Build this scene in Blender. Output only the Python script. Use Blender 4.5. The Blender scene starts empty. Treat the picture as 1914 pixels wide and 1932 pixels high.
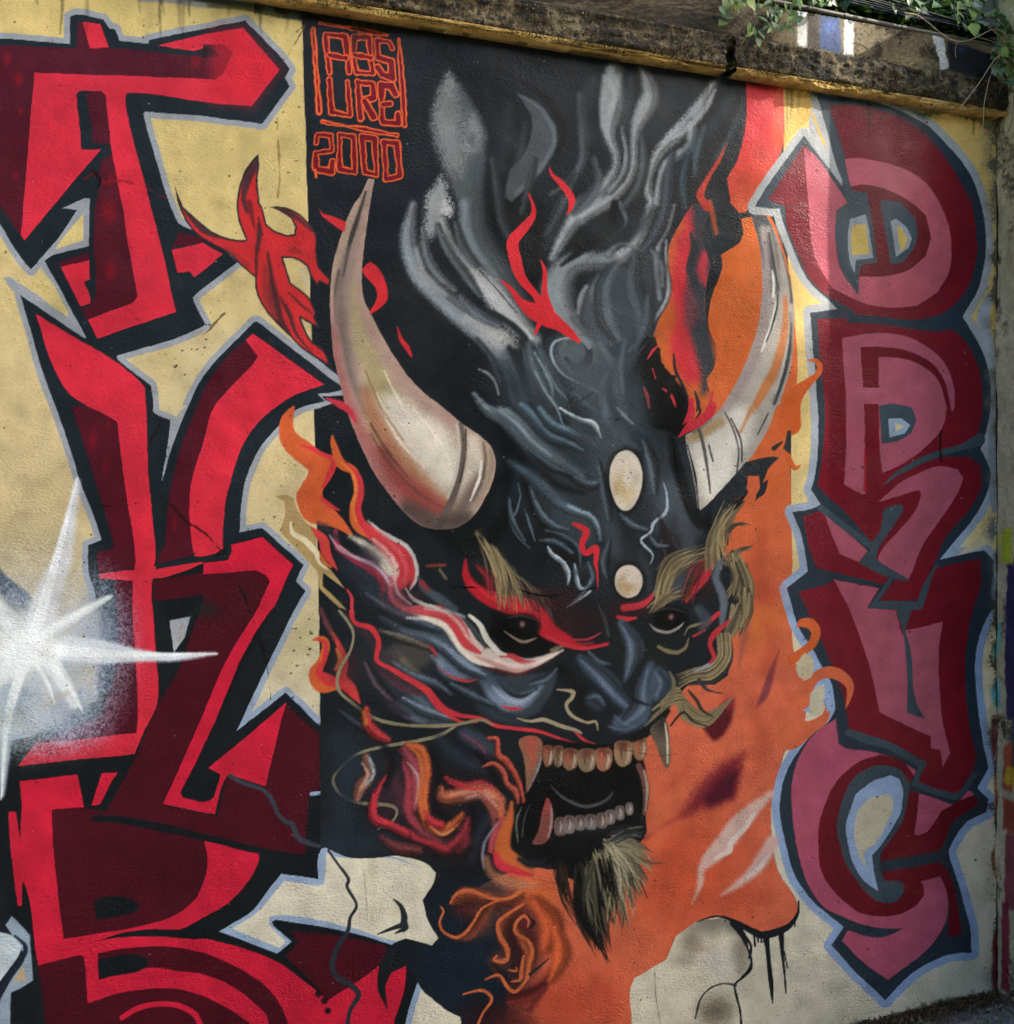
import bpy, bmesh, math, random
import numpy as np
from mathutils import Vector, Matrix

# ------------------------------------------------------------------ scene, camera, light
sc = bpy.context.scene
COL = sc.collection
S = 1.25                      # metres per unit of the first survey of the wall
FOC = 1700.0                  # focal length in survey units (1914 across the picture)
UC, VH = 957.0, 849.0         # principal column, eye level
YAW = math.atan2(1.0, 3.066)  # the wall runs away to the right
DIST, EYE = 2.074 * S, 1.6 * S
cam_data = bpy.data.cameras.new("camera")
cam_data.sensor_fit = 'HORIZONTAL'
cam_data.sensor_width = 36.0
cam_data.lens = 36.0 * FOC / 1914.0
cam_data.shift_y = -117.0 / 1914.0
cam_data.clip_start = 0.05
cam_data.clip_end = 600.0
cam = bpy.data.objects.new("camera", cam_data)
cam.location = (0, -DIST, EYE)
cam.rotation_euler = (math.pi / 2, 0, -YAW)
COL.objects.link(cam)
sc.camera = cam

SUN_DIR = Vector((2.0, -1.0, 1.15)).normalized()      # towards the sun
elev = math.asin(SUN_DIR.z)
azim = math.atan2(SUN_DIR.x, SUN_DIR.y)
world = bpy.data.worlds.new("World")
sc.world = world
world.use_nodes = True
wn = world.node_tree.nodes
wl = world.node_tree.links
bg = wn["Background"]
sky = wn.new("ShaderNodeTexSky")
sky.sky_type = 'NISHITA'
sky.sun_disc = False
sky.sun_elevation = elev
sky.sun_rotation = azim
sky.air_density = 1.0
sky.dust_density = 3.0
sky.ozone_density = 0.6
wl.new(sky.outputs[0], bg.inputs[0])
bg.inputs[1].default_value = 0.15
sun_data = bpy.data.lights.new("sun", 'SUN')
sun_data.energy = 3.6
sun_data.angle = math.radians(0.53)
sun_data.color = (1.0, 0.93, 0.82)
sun = bpy.data.objects.new("sun", sun_data)
sun.rotation_euler = SUN_DIR.to_track_quat('Z', 'Y').to_euler()
sun.location = (6, -4, 6)
COL.objects.link(sun)
sc.view_settings.view_transform = 'Standard'
sc.view_settings.look = 'None'
sc.view_settings.exposure = 1.84
sc.view_settings.gamma = 1.0
sc.view_settings.use_curve_mapping = False
sc.render.engine = 'CYCLES'

rng = np.random.default_rng(7)
random.seed(7)

def ray(u, v):
    ca, sa = math.cos(YAW), math.sin(YAW)
    k = (u - UC) / FOC
    return sa + k * ca, ca - k * sa, (VH - v) / FOC

def on_plane(u, v, y=0.0):
    """point of the plane at distance y from the wall seen at survey position u, v"""
    dx, dy, dz = ray(u, v)
    t = (y + DIST) / dy
    return dx * t, y + 0 * t, EYE + dz * t

def survey(x, y, z):
    ca, sa = math.cos(YAW), math.sin(YAW)
    rx, ry = x, y + DIST
    dep = rx * sa + ry * ca
    return UC + FOC * (rx * ca - ry * sa) / dep, VH - FOC * (z - EYE) / dep

XC = on_plane(1880, 900)[0]          # inner corner with the side wall
ZTOP = on_plane(1531, 166)[2]        # underside of the ledge

# ------------------------------------------------------------------ materials
def new_mat(name):
    m = bpy.data.materials.new(name)
    m.use_nodes = True
    n, l = m.node_tree.nodes, m.node_tree.links
    return m, n, l, n["Principled BSDF"]

def lin(c):
    if isinstance(c, str):
        c = tuple(int(c[i:i + 2], 16) / 255 for i in (0, 2, 4))
    return tuple(x / 12.92 if x <= 0.04045 else ((x + 0.055) / 1.055) ** 2.4 for x in c)

def rgba(c):
    return (*lin(c), 1.0)

def noise_node(n, l, scale, detail=4, rough=0.55, vec=None):
    t = n.new("ShaderNodeTexNoise")
    t.inputs["Scale"].default_value = scale
    t.inputs["Detail"].default_value = detail
    t.inputs["Roughness"].default_value = rough
    if vec is not None:
        l.new(vec, t.inputs["Vector"])
    return t

def ramp(n, l, src, stops):
    r = n.new("ShaderNodeValToRGB")
    e = r.color_ramp.elements
    while len(e) < len(stops):
        e.new(0.5)
    for el, (p, c) in zip(e, stops):
        el.position = p
        el.color = rgba(c)
    l.new(src, r.inputs[0])
    return r

def paint_mat(name, bump=0.35, rough=(0.36, 0.6), scale=105.0, spec=0.5):
    """painted render: colour from the painted attribute, orange-peel relief, uneven gloss"""
    m, n, l, b = new_mat(name)
    a = n.new("ShaderNodeAttribute")
    a.attribute_name = "paint"
    geo = n.new("ShaderNodeNewGeometry")
    mp = n.new("ShaderNodeMapping")
    mp.inputs["Scale"].default_value = (0.75, 1.0, 1.15)
    l.new(geo.outputs["Position"], mp.inputs[0])
    fine = noise_node(n, l, scale, 3, 0.55, mp.outputs[0])
    mid = noise_node(n, l, scale * 0.28, 3, 0.5, mp.outputs[0])
    big = noise_node(n, l, 2.3, 3, 0.5, geo.outputs["Position"])
    grime = noise_node(n, l, 14.0, 6, 0.65, geo.outputs["Position"])
    # faint dirt in the colour
    r = ramp(n, l, grime.outputs[0], [(0.25, (0.80, 0.79, 0.77)), (0.55, (1, 1, 1)), (1.0, (1, 1, 1))])
    mx = n.new("ShaderNodeMix")
    mx.data_type = 'RGBA'
    mx.blend_type = 'MULTIPLY'
    mx.inputs[0].default_value = 0.6
    l.new(a.outputs["Color"], mx.inputs[6])
    l.new(r.outputs[0], mx.inputs[7])
    l.new(mx.outputs[2], b.inputs["Base Color"])
    mr = n.new("ShaderNodeMapRange")
    mr.inputs[1].default_value = 0.35
    mr.inputs[2].default_value = 0.65
    mr.inputs[3].default_value = rough[0]
    mr.inputs[4].default_value = rough[1]
    l.new(big.outputs[0], mr.inputs[0])
    l.new(mr.outputs[0], b.inputs["Roughness"])
    b.inputs["Specular IOR Level"].default_value = spec
    ad = n.new("ShaderNodeMath")
    ad.operation = 'MULTIPLY_ADD'
    ad.inputs[1].default_value = 0.7
    l.new(mid.outputs[0], ad.inputs[0])
    l.new(fine.outputs[0], ad.inputs[2])
    bp = n.new("ShaderNodeBump")
    bp.inputs["Distance"].default_value = 0.006
    l.new(ad.outputs[0], bp.inputs["Height"])
    l.new(bp.outputs[0], b.inputs["Normal"])
    sx = n.new("ShaderNodeSeparateXYZ")
    l.new(geo.outputs["Position"], sx.inputs[0])
    low = n.new("ShaderNodeMapRange")
    low.inputs[1].default_value = 2.4
    low.inputs[2].default_value = 0.3
    low.inputs[3].default_value = 0.55
    low.inputs[4].default_value = 1.15
    l.new(sx.outputs[2], low.inputs[0])
    pat = noise_node(n, l, 5.5, 4, 0.6, geo.outputs["Position"])
    pr = n.new("ShaderNodeMapRange")
    pr.inputs[1].default_value = 0.36
    pr.inputs[2].default_value = 0.62
    pr.inputs[3].default_value = bump * 0.12
    pr.inputs[4].default_value = bump * 1.5
    l.new(pat.outputs[0], pr.inputs[0])
    mu = n.new("ShaderNodeMath")
    mu.operation = 'MULTIPLY'
    l.new(low.outputs[0], mu.inputs[0])
    l.new(pr.outputs[0], mu.inputs[1])
    l.new(mu.outputs[0], bp.inputs["Strength"])
    return m

def rough_mat(name, stops, scale, bump=0.6, dist=0.01, rough=0.9, spots=None, detail=8):
    """mossy / dirty concrete: layered noise colour and relief"""
    m, n, l, b = new_mat(name)
    geo = n.new("ShaderNodeNewGeometry")
    t = noise_node(n, l, scale, detail, 0.68, geo.outputs["Position"])
    r = ramp(n, l, t.outputs[0], stops)
    out = r.outputs[0]
    if spots:
        for sc_, lo, hi, c in spots:
            s = noise_node(n, l, sc_, 5, 0.7, geo.outputs["Position"])
            mr = n.new("ShaderNodeMapRange")
            mr.inputs[1].default_value = lo
            mr.inputs[2].default_value = hi
            l.new(s.outputs[0], mr.inputs[0])
            mx = n.new("ShaderNodeMix")
            mx.data_type = 'RGBA'
            l.new(mr.outputs[0], mx.inputs[0])
            l.new(out, mx.inputs[6])
            mx.inputs[7].default_value = rgba(c)
            out = mx.outputs[2]
    l.new(out, b.inputs["Base Color"])
    b.inputs["Roughness"].default_value = rough
    f = noise_node(n, l, scale * 5, 5, 0.7, geo.outputs["Position"])
    bp = n.new("ShaderNodeBump")
    bp.inputs["Strength"].default_value = bump
    bp.inputs["Distance"].default_value = dist
    l.new(f.outputs[0], bp.inputs["Height"])
    l.new(bp.outputs[0], b.inputs["Normal"])
    return m

def plain_mat(name, c, rough=0.6, var=0.12, scale=30, spec=0.4, trans=0.0):
    m, n, l, b = new_mat(name)
    oi = n.new("ShaderNodeObjectInfo")
    geo = n.new("ShaderNodeNewGeometry")
    t = noise_node(n, l, scale, 4, 0.6, geo.outputs["Position"])
    hs = n.new("ShaderNodeHueSaturation")
    hs.inputs["Color"].default_value = rgba(c)
    ad = n.new("ShaderNodeMath")
    ad.operation = 'ADD'
    l.new(oi.outputs["Random"], ad.inputs[0])
    l.new(t.outputs[0], ad.inputs[1])
    mr = n.new("ShaderNodeMapRange")
    mr.inputs[1].default_value = 0.3
    mr.inputs[2].default_value = 1.7
    mr.inputs[3].default_value = 1 - var * 2
    mr.inputs[4].default_value = 1 + var * 2
    l.new(ad.outputs[0], mr.inputs[0])
    l.new(mr.outputs[0], hs.inputs["Value"])
    l.new(hs.outputs[0], b.inputs["Base Color"])
    b.inputs["Roughness"].default_value = rough
    b.inputs["Specular IOR Level"].default_value = spec
    if trans:
        b.inputs["Transmission Weight"].default_value = 0.0
        tr = n.new("ShaderNodeBsdfTranslucent")
        l.new(hs.outputs[0], tr.inputs[0])
        mxs = n.new("ShaderNodeMixShader")
        mxs.inputs[0].default_value = trans
        l.new(b.outputs[0], mxs.inputs[1])
        l.new(tr.outputs[0], mxs.inputs[2])
        l.new(mxs.outputs[0], n["Material Output"].inputs[0])
    return m

# ------------------------------------------------------------------ the spray-can: a painter that works on the vertices of a wall
def smooth_noise(h, w, cell, r):
    gh, gw = int(h / cell) + 3, int(w / cell) + 3
    g = r.random((gh, gw)).astype(np.float32)
    yy = np.arange(h) / cell
    xx = np.arange(w) / cell
    y0, x0 = yy.astype(int), xx.astype(int)
    fy = (yy - y0).astype(np.float32)[:, None]
    fx = (xx - x0).astype(np.float32)[None, :]
    fy = fy * fy * (3 - 2 * fy)
    fx = fx * fx * (3 - 2 * fx)
    a = g[y0][:, x0]; b = g[y0][:, x0 + 1]; c = g[y0 + 1][:, x0]; d = g[y0 + 1][:, x0 + 1]
    return (a * (1 - fx) + b * fx) * (1 - fy) + (c * (1 - fx) + d * fx) * fy

def hexc(c):
    if isinstance(c, str):
        return np.array([int(c[i:i + 2], 16) / 255 for i in (0, 2, 4)], np.float32)
    return np.array(c, np.float32)

def pts(s):
    if isinstance(s, str):
        return np.array([[float(a) for a in p.split(',')] for p in s.split()], np.float32)
    return np.array(s, np.float32)

def catmull(P, closed, n=7):
    P = np.asarray(P, np.float32)
    m = len(P)
    out = []
    rngi = range(m if closed else m - 1)
    for i in rngi:
        if closed:
            p0, p1, p2, p3 = P[(i - 1) % m], P[i], P[(i + 1) % m], P[(i + 2) % m]
        else:
            p0, p1, p2, p3 = P[max(i - 1, 0)], P[i], P[i + 1], P[min(i + 2, m - 1)]
        for k in range(n):
            t = k / n
            out.append(0.5 * ((2 * p1) + (-p0 + p2) * t + (2 * p0 - 5 * p1 + 4 * p2 - p3) * t * t + (-p0 + 3 * p1 - 3 * p2 + p3) * t ** 3))
    if not closed:
        out.append(P[-1])
    return np.array(out, np.float32)

def soft_corners(P, n=5, lim=27.0):
    """round off the gentle bends of a hand-drawn outline, keep its sharp corners"""
    m = len(P)
    if m < 5:
        return P
    nx = np.roll(P, -1, 0)
    seg = nx - P
    L = np.sqrt((seg ** 2).sum(1)) + 1e-6
    u = seg / L[:, None]
    up = np.roll(u, 1, 0)
    cosv = (u * up).sum(1)
    smooth = cosv > math.cos(math.radians(lim))
    tan = u + up
    tan /= np.sqrt((tan ** 2).sum(1))[:, None] + 1e-6
    out = []
    for i in range(m):
        j = (i + 1) % m
        out.append(P[i])
        if not (smooth[i] or smooth[j]):
            continue
        m1 = (tan[i] if smooth[i] else u[i]) * L[i]
        m2 = (tan[j] if smooth[j] else u[i]) * L[i]
        for k in range(1, n):
            t = k / n
            t2, t3 = t * t, t * t * t
            out.append((2 * t3 - 3 * t2 + 1) * P[i] + (t3 - 2 * t2 + t) * m1 + (-2 * t3 + 3 * t2) * P[j] + (t3 - t2) * m2)
    return np.array(out, np.float32)

class Canvas:
    def __init__(self, xs, ys, base, seed=1):
        self.xs, self.ys = xs.astype(np.float32), ys.astype(np.float32)
        h, w = len(ys), len(xs)
        r = np.random.default_rng(seed)
        self.rgb = np.zeros((h, w, 3), np.float32) + hexc(base)
        self.idm = np.zeros((h, w), np.int16)
        self.gr = r.random((h, w)).astype(np.float32)
        self.gr2 = 0.5 * self.gr + 0.5 * smooth_noise(h, w, 2.5, r)
        self.wob = (smooth_noise(h, w, 5, r) - 0.5) * 1.1 + (smooth_noise(h, w, 22, r) - 0.5) * 1.6
        self.low = smooth_noise(h, w, 60, r)
        self.mid = smooth_noise(h, w, 14, r)
        self.parts = [None]
        self.cur = 0

    def part(self, name, parent=0, label=None):
        self.parts.append((name, parent, label))
        self.cur = len(self.parts) - 1
        return self.cur

    def win(self, x0, y0, x1, y1):
        i0, i1 = np.searchsorted(self.xs, [x0, x1])
        j0, j1 = np.searchsorted(self.ys, [y0, y1])
        return j0, j1, i0, i1

    def _apply(self, w, cov, col, o, g, clip, noid):
        j0, j1, i0, i1 = w
        sl = (slice(j0, j1), slice(i0, i1))
        if clip is not None:
            cov = cov * clip[sl]
        if g:
            cov = np.clip(cov + (self.gr2[sl] - 0.5) * g * 4 * cov * (1 - cov), 0, 1)
        a = cov * o
        c = col
        if isinstance(c, tuple) and len(c) == 4 and not isinstance(c[0], (int, float)):
            c1, c2, p, q = c
            p, q = np.array(p, np.float32), np.array(q, np.float32)
            d = q - p
            t = ((self.xs[None, i0:i1] - p[0]) * d[0] + (self.ys[j0:j1, None] - p[1]) * d[1]) / (d @ d)
            t = np.clip(t, 0, 1)[..., None]
            c = hexc(c1) * (1 - t) + hexc(c2) * t
        else:
            c = hexc(c)
        self.rgb[sl] += (c - self.rgb[sl]) * a[..., None]
        if not noid:
            m = a > 0.5
            self.idm[sl][m] = self.cur

    def poly(self, P, col, f=1.6, o=1.0, grow=0.0, sm=False, g=0.0, clip=None, noid=False, wob=1.0, mask=False):
        P = pts(P)
        P = catmull(P, True) if sm else soft_corners(P)
        R = f * 0.6 + abs(grow) + 3
        w = self.win(P[:, 0].min() - R, P[:, 1].min() - R, P[:, 0].max() + R, P[:, 1].max() + R)
        j0, j1, i0, i1 = w
        if j1 <= j0 or i1 <= i0:
            return None
        X, Y = self.xs[i0:i1], self.ys[j0:j1]
        d2 = np.full((len(Y), len(X)), R * R, np.float32)
        ins = np.zeros((len(Y), len(X)), bool)
        n = len(P)
        for k in range(n):
            a, b = P[k], P[(k + 1) % n]
            if a[1] != b[1]:
                lo, hi = (a, b) if a[1] < b[1] else (b, a)
                r0, r1 = np.searchsorted(Y, [lo[1], hi[1]])
                if r1 > r0:
                    xi = lo[0] + (Y[r0:r1] - lo[1]) * (hi[0] - lo[0]) / (hi[1] - lo[1])
                    ins[r0:r1] ^= X[None, :] < xi[:, None]
            c0, c1 = np.searchsorted(X, [min(a[0], b[0]) - R, max(a[0], b[0]) + R])
            r0, r1 = np.searchsorted(Y, [min(a[1], b[1]) - R, max(a[1], b[1]) + R])
            if c1 <= c0 or r1 <= r0:
                continue
            e = b - a
            L = float(e @ e) + 1e-9
            px, py = X[None, c0:c1] - a[0], Y[r0:r1, None] - a[1]
            t = np.clip((px * e[0] + py * e[1]) / L, 0, 1)
            dd = (px - t * e[0]) ** 2 + (py - t * e[1]) ** 2
            np.minimum(d2[r0:r1, c0:c1], dd, out=d2[r0:r1, c0:c1])
        d = np.sqrt(d2)
        d = np.where(ins, -d, d) - grow + self.wob[j0:j1, i0:i1] * wob
        cov = np.clip(0.5 - d / f, 0, 1)
        cov = cov * cov * (3 - 2 * cov)
        if mask:
            M = np.zeros(self.idm.shape, np.float32)
            M[j0:j1, i0:i1] = cov
            if col is None:
                return M
        self._apply(w, cov, col, o, g, clip, noid)
        return M if mask else None

    def stroke(self, P, W, col, f=1.8, o=1.0, sm=True, g=0.0, clip=None, noid=False, wob=0.7, closed=False):
        P = pts(P)
        if not np.iterable(W):
            W = [W] * len(P)
        W = np.asarray(W, np.float32)
        if len(W) != len(P):
            W = np.interp(np.linspace(0, 1, len(P)), np.linspace(0, 1, len(W)), W)
        Q = np.column_stack([P, W])
        if sm and len(P) > 2:
            Q = catmull(Q, closed)
        if closed:
            Q = np.vstack([Q, Q[:1]])
        Q[:, 2] = np.maximum(Q[:, 2], 0.6)
        R = Q[:, 2].max() / 2 + f * 0.6 + 3
        w = self.win(Q[:, 0].min() - R, Q[:, 1].min() - R, Q[:, 0].max() + R, Q[:, 1].max() + R)
        j0, j1, i0, i1 = w
        if j1 <= j0 or i1 <= i0:
            return
        X, Y = self.xs[i0:i1], self.ys[j0:j1]
        D = np.full((len(Y), len(X)), R, np.float32)
        for a, b in zip(Q[:-1], Q[1:]):
            c0, c1 = np.searchsorted(X, [min(a[0], b[0]) - R, max(a[0], b[0]) + R])
            r0, r1 = np.searchsorted(Y, [min(a[1], b[1]) - R, max(a[1], b[1]) + R])
            if c1 <= c0 or r1 <= r0:
                continue
            e = b[:2] - a[:2]
            L = float(e @ e) + 1e-9
            px, py = X[None, c0:c1] - a[0], Y[r0:r1, None] - a[1]
            t = np.clip((px * e[0] + py * e[1]) / L, 0, 1)
            dd = np.sqrt((px - t * e[0]) ** 2 + (py - t * e[1]) ** 2) - (a[2] + (b[2] - a[2]) * t) / 2
            np.minimum(D[r0:r1, c0:c1], dd, out=D[r0:r1, c0:c1])
        D = D + self.wob[j0:j1, i0:i1] * wob
        cov = np.clip(0.5 - D / f, 0, 1)
        cov = cov * cov * (3 - 2 * cov)
        self._apply(w, cov, col, o, g, clip, noid)

    def spray(self, x, y, rx, ry, col, o=1.0, g=0.5, rot=0.0, clip=None, noid=True, p=1.0):
        R = max(rx, ry) * 1.05
        w = self.win(x - R, y - R, x + R, y + R)
        j0, j1, i0, i1 = w
        if j1 <= j0 or i1 <= i0:
            return
        X, Y = self.xs[None, i0:i1] - x, self.ys[j0:j1, None] - y
        c, s = math.cos(rot), math.sin(rot)
        d = np.sqrt(((X * c + Y * s) / rx) ** 2 + ((-X * s + Y * c) / ry) ** 2)
        cov = np.clip(1 - d, 0, 1)
        cov = (cov * cov * (3 - 2 * cov)) ** p
        self._apply(w, cov, col, o, g, clip, noid)

    def wisp(self, P, W, col, side=1, f=6, o=.95, g=.5, clip=None, noid=False, k=(.5, 1.3), hk=.8):
        """airbrushed ribbon: dark soft body, mid tone, bright lit edge on one side, dark line under the other"""
        P = pts(P)
        if not np.iterable(W):
            W = [W] * len(P)
        W = np.asarray(W, np.float32)
        if len(W) != len(P):
            W = np.interp(np.linspace(0, 1, len(P)), np.linspace(0, 1, len(W)), W)
        T = np.gradient(P, axis=0)
        T /= np.sqrt((T ** 2).sum(1))[:, None] + 1e-6
        N = np.stack([-T[:, 1], T[:, 0]], 1) * side
        base = hexc(col)
        dark, hi = base * k[0], np.clip(base * k[1] + .03, 0, 1)
        wm = float(W.max())
        self.stroke(P - N * W[:, None] * .42, W * .4, dark * .35, f=f + wm * .3, o=o * .75, g=g, clip=clip, noid=True)
        self.stroke(P, W, dark, f=f + wm * .16, o=o, g=g, clip=clip, noid=noid)
        self.stroke(P + N * W[:, None] * .10, W * .68, base, f=f + wm * .3, o=o, g=g, clip=clip, noid=True)
        self.stroke(P + N * W[:, None] * .27, W * .32, hi, f=f * .8 + wm * .22, o=o * hk, g=g * 1.3, clip=clip, noid=True)
        if wm > 14:
            self.stroke(P - N * W[:, None] * .16, W * .10, dark * .8, f=4 + wm * .06, o=o * .55, g=g, clip=clip, noid=True)

    def hair(self, a, b, n, spread, W, cols, bend=0.15, o=0.9, f=2.0, clip=None, g=0.3, seed=0):
        r = random.Random(seed * 977 + int(a[0] * 7 + a[1] * 3))
        for _ in range(n):
            ax, ay = a[0] + r.uniform(-1, 1) * spread[0], a[1] + r.uniform(-1, 1) * spread[0]
            bx, by = b[0] + r.uniform(-1, 1) * spread[1], b[1] + r.uniform(-1, 1) * spread[1]
            k = bend + r.uniform(-0.06, 0.06)
            mx, my = (ax + bx) / 2 - (by - ay) * k, (ay + by) / 2 + (bx - ax) * k
            self.stroke([(ax, ay), (mx, my), (bx, by)], [W * 0.6, W * r.uniform(0.7, 1.1), 0.6], r.choice(cols), f=f, o=o * r.uniform(0.6, 1), g=g, clip=clip)
# ------------------------------------------------------------------ the painted wall
STEP = 1.76
xs = np.concatenate([np.arange(-330, -14, 8.0), np.arange(-14, 1880.01, STEP), [1880.0]])
xs = np.unique(np.clip(xs, -330, 1880.0))
ys = np.concatenate([np.arange(-90, -14, 8.0), np.arange(-14, 1944, STEP), np.arange(1944, 2560, 8.0)])
cv = Canvas(xs, ys, 'c4ae6b', 3)
# ground coats: mustard above, cream below, warmer towards the right corner
def ground_coat():
    X = xs[None, :].astype(np.float32)
    Y = ys[:, None].astype(np.float32)
    t = np.clip((Y + (cv.low - 0.5) * 160) / 1900, 0, 1)
    stops = [(0, 'c3af70'), (0.22, 'c2ae76'), (0.38, 'c0ae80'), (0.55, 'c0af86'), (0.62, 'b7aa86'), (0.72, 'bfb69c'), (0.85, 'cac5b0'), (1, 'ccc7b2')]
    ps = [s[0] for s in stops]
    left = np.stack([np.interp(t, ps, [hexc(s[1])[k] for s in stops]) for k in range(3)], -1)
    stops = [(0, 'd3ae66'), (0.25, 'd3b066'), (0.38, 'ccb070'), (0.5, 'd2bd86'), (0.6, 'd6c7a2'), (0.75, 'cdc3a7'), (0.85, 'cbc4ae'), (1, 'c8c1ab')]
    right = np.stack([np.interp(t, ps, [hexc(s[1])[k] for s in stops]) for k in range(3)], -1)
    k = np.clip((X - 900) / 500, 0, 1)[..., None] + 0 * t[..., None]
    cv.rgb[:] = left * (1 - k) + right * k
ground_coat()
c = cv
# older coats showing: paler repaint patches, dirt under the ledge
c.poly('500,627 560,622 612,640 606,690 540,690', 'b9ab83', f=6, o=.8)
c.poly('560,505 596,500 602,560 575,545', 'b5a98a', f=6, o=.8)
c.poly('345,640 400,625 470,610 420,690 350,760 300,770', 'bcae86', f=40, o=.7)
c.poly('-60,1000 130,990 140,1120 60,1160 -60,1080', 'b3a47f', f=60, o=.6)
c.stroke('268,-10 330,-4 383,8 420,14', [26, 22, 14, 4], '8f8f8c', f=5, g=.5)
c.stroke('372,-10 450,2 520,20 566,28', [24, 26, 24, 22], '3b463c', f=6, g=.7)
c.stroke('395,10 460,16 530,30', [8, 7, 6], '6a6540', f=5, g=.7, o=.8)

RED, RED2 = 'c2293b', 'bd1d37'
MAR, MAR2 = '4a1220', '430c1a'
BLK, BLK2 = '1a2228', '12171b'
GRY, BLU = '8d939a', '8b9fba'

def grain(col, amt):
    return col

# ================= left column of letters
L1 = '-90,63 0,72 132,83 132,31 146,27 195,36 207,54 217,56 226,77 280,83 282,75 383,54 463,38 535,114 547,131 537,146 546,163 495,234 383,219 274,210 271,214 280,250 320,383 336,421 360,433 390,445 449,494 383,545 364,561 366,569 387,611 383,615 220,671 185,680 160,633 84,492 100,481 166,465 168,376 160,374 109,449 58,508 34,479 0,423 -90,310'
LB = '38,556 160,637 220,671 222,679 286,727 290,766 289,775 300,784 322,792 318,826 306,906 314,878 332,822 356,766 383,711 479,607 486,606 649,733 640,737 599,743 613,757 575,766 557,774 531,798 495,838 469,890 457,936 452,1004 495,996 573,1066 559,1096 577,1115 557,1149 447,1379 539,1307 606,1371 606,1600 602,1610 601,1659 531,1649 506,1680 480,1715 415,1757 523,1799 550,1777 515,1747 513,1739 521,1735 653,1757 743,1781 775,1830 790,1850 768,1915 740,2200 -330,2200 -330,1440 -60,1410 60,1390 150,1300 180,1126 168,1086 166,1028 190,1018 180,982 150,906 140,870 104,766 88,723'
LT1 = c.part('graffiti_letter', 0, 'red arrow-shaped letter with maroon shading at the top of the left column')
c.poly(L1, GRY, grow=11, f=2.4, wob=1.2)
LT2 = c.part('graffiti_letter', 0, 'tall red Y-shaped letter below the arrow letter in the left column')
c.poly(LB, (GRY, BLU, (0, 900), (0, 1500)), grow=11, f=2.4, wob=1.2)
# grey between the strokes
c.poly('6,523 20,522 160,620 165,640 150,632 38,556 20,545', GRY, f=2)
c.poly('104,469 158,399 160,390 157,451', 'c5b278', f=2, noid=True)
c.poly('70,516 82,514 96,530 130,590 128,596 95,575 62,545', 'c5b278', f=3, noid=True)
c.poly('316,762 352,766 341,775 330,785 312,776', 'bcae86', f=3, noid=True)
# black bodies
c.cur = LT1
c.poly(L1, BLK)
c.poly('118,392 159,373 168,376 168,400', GRY, f=2)
c.poly('160,374 170,374 167,463 88,483 100,471', GRY, f=2)
c.poly('158,401 157,452 105,469 130,435', 'c5b278', f=2, noid=True)
c.cur = LT2
c.poly(LB, (BLK, BLK2, (0, 900), (0, 1500)))
# letter one: shade and face
c.part('letter_shade', LT1)
c.poly('-90,78 0,85 145,91 147,41 157,41 170,90 204,91 383,107 383,86 400,82 421,83 440,99 420,140 407,149 383,148 66,138 44,383 42,440 37,441 0,388 -90,250', MAR, f=2)
c.poly('383,87 401,86 416,106 383,108', BLK2, f=3)
c.poly('161,176 190,172 200,180 208,272 176,269 170,220', MAR, f=4)
c.poly('209,290 192,306 186,332 188,360 181,383 181,560 170,575 154,583 164,603 200,589 252,571 260,559 244,473 230,383 214,300', MAR, f=3)
c.poly('110,495 168,477 168,491 115,503', MAR, f=4)
c.poly('324,467 338,439 383,449 383,457', MAR, f=3)
for (x, y, r) in ((14, 112, 12), (35, 150, 14), (40, 210, 8), (30, 330, 9), (205, 400, 22), (208, 510, 18), (210, 335, 10), (370, 116, 14)):
    c.spray(x, y, r, r * 1.6, '8c0f18', o=.55)
c.part('letter_face', LT1)
c.poly('66,138 383,148 407,149 420,140 440,99 421,83 383,82 383,64 459,52 527,132 475,200 383,192 250,174 240,175 237,182 238,200 280,370 300,449 332,588 184,639 166,603 200,589 252,571 260,559 244,473 230,383 214,300 208,260 200,180 192,172 150,170 144,178 154,281 156,282 190,282 106,380 46,453 40,443 44,383', RED, f=1.8)
c.poly('294,86 383,65 383,90 366,95', RED)
c.poly('156,41 166,41 189,46 204,88 170,90', RED)
c.poly('114,503 168,491 170,527 158,531 170,561 170,572 152,578', RED)
c.poly('324,471 383,457 420,479 383,511 367,523 358,510 336,514', RED)
c.poly('400,60 459,54 525,132 474,198 400,190', 'bf1f2c', f=50, o=.6)

# letter two: shade, face
c.part('letter_shade', LT2)
c.poly('134,766 168,766 212,790 224,800 240,946 256,1056 254,1072 186,1080 182,1042 216,1034 212,1016 180,906 148,806', MAR, f=3)
c.poly('463,641 487,668 475,690 423,743 405,766 383,836 362,906 358,966 362,1016 366,1048 296,1065 300,1042 312,1030 312,1016 320,936 340,846 368,778 392,723 440,660', MAR, f=4)
c.poly('216,1096 248,1094 256,1149 262,1329 260,1385 66,1405 190,1350 222,1250', MAR2, f=3)
for (x, y, r) in ((175, 830, 12), (200, 880, 10), (330, 990, 8), (205, 800, 8)):
    c.spray(x, y, r, r * 3, '850f18', o=.45)
c.part('letter_face', LT2)
c.poly('68,593 100,612 250,706 274,731 276,766 280,886 290,1006 294,1056 290,1068 383,1060 383,1084 288,1092 286,1110 288,1149 296,1249 296,1329 266,1392 254,1423 36,1445 66,1403 258,1383 260,1329 250,1149 250,1096 200,1093 186,1092 186,1082 254,1075 256,1056 240,946 230,866 222,796 210,788 166,766 128,739 100,690', RED, f=1.8)
c.poly('477,629 611,725 553,747 523,766 487,798 463,830 437,902 423,966 421,1040 383,1050 366,1050 362,1016 358,966 362,906 383,836 405,766 423,743 475,690 487,672 463,641', RED, f=1.8)

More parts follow.
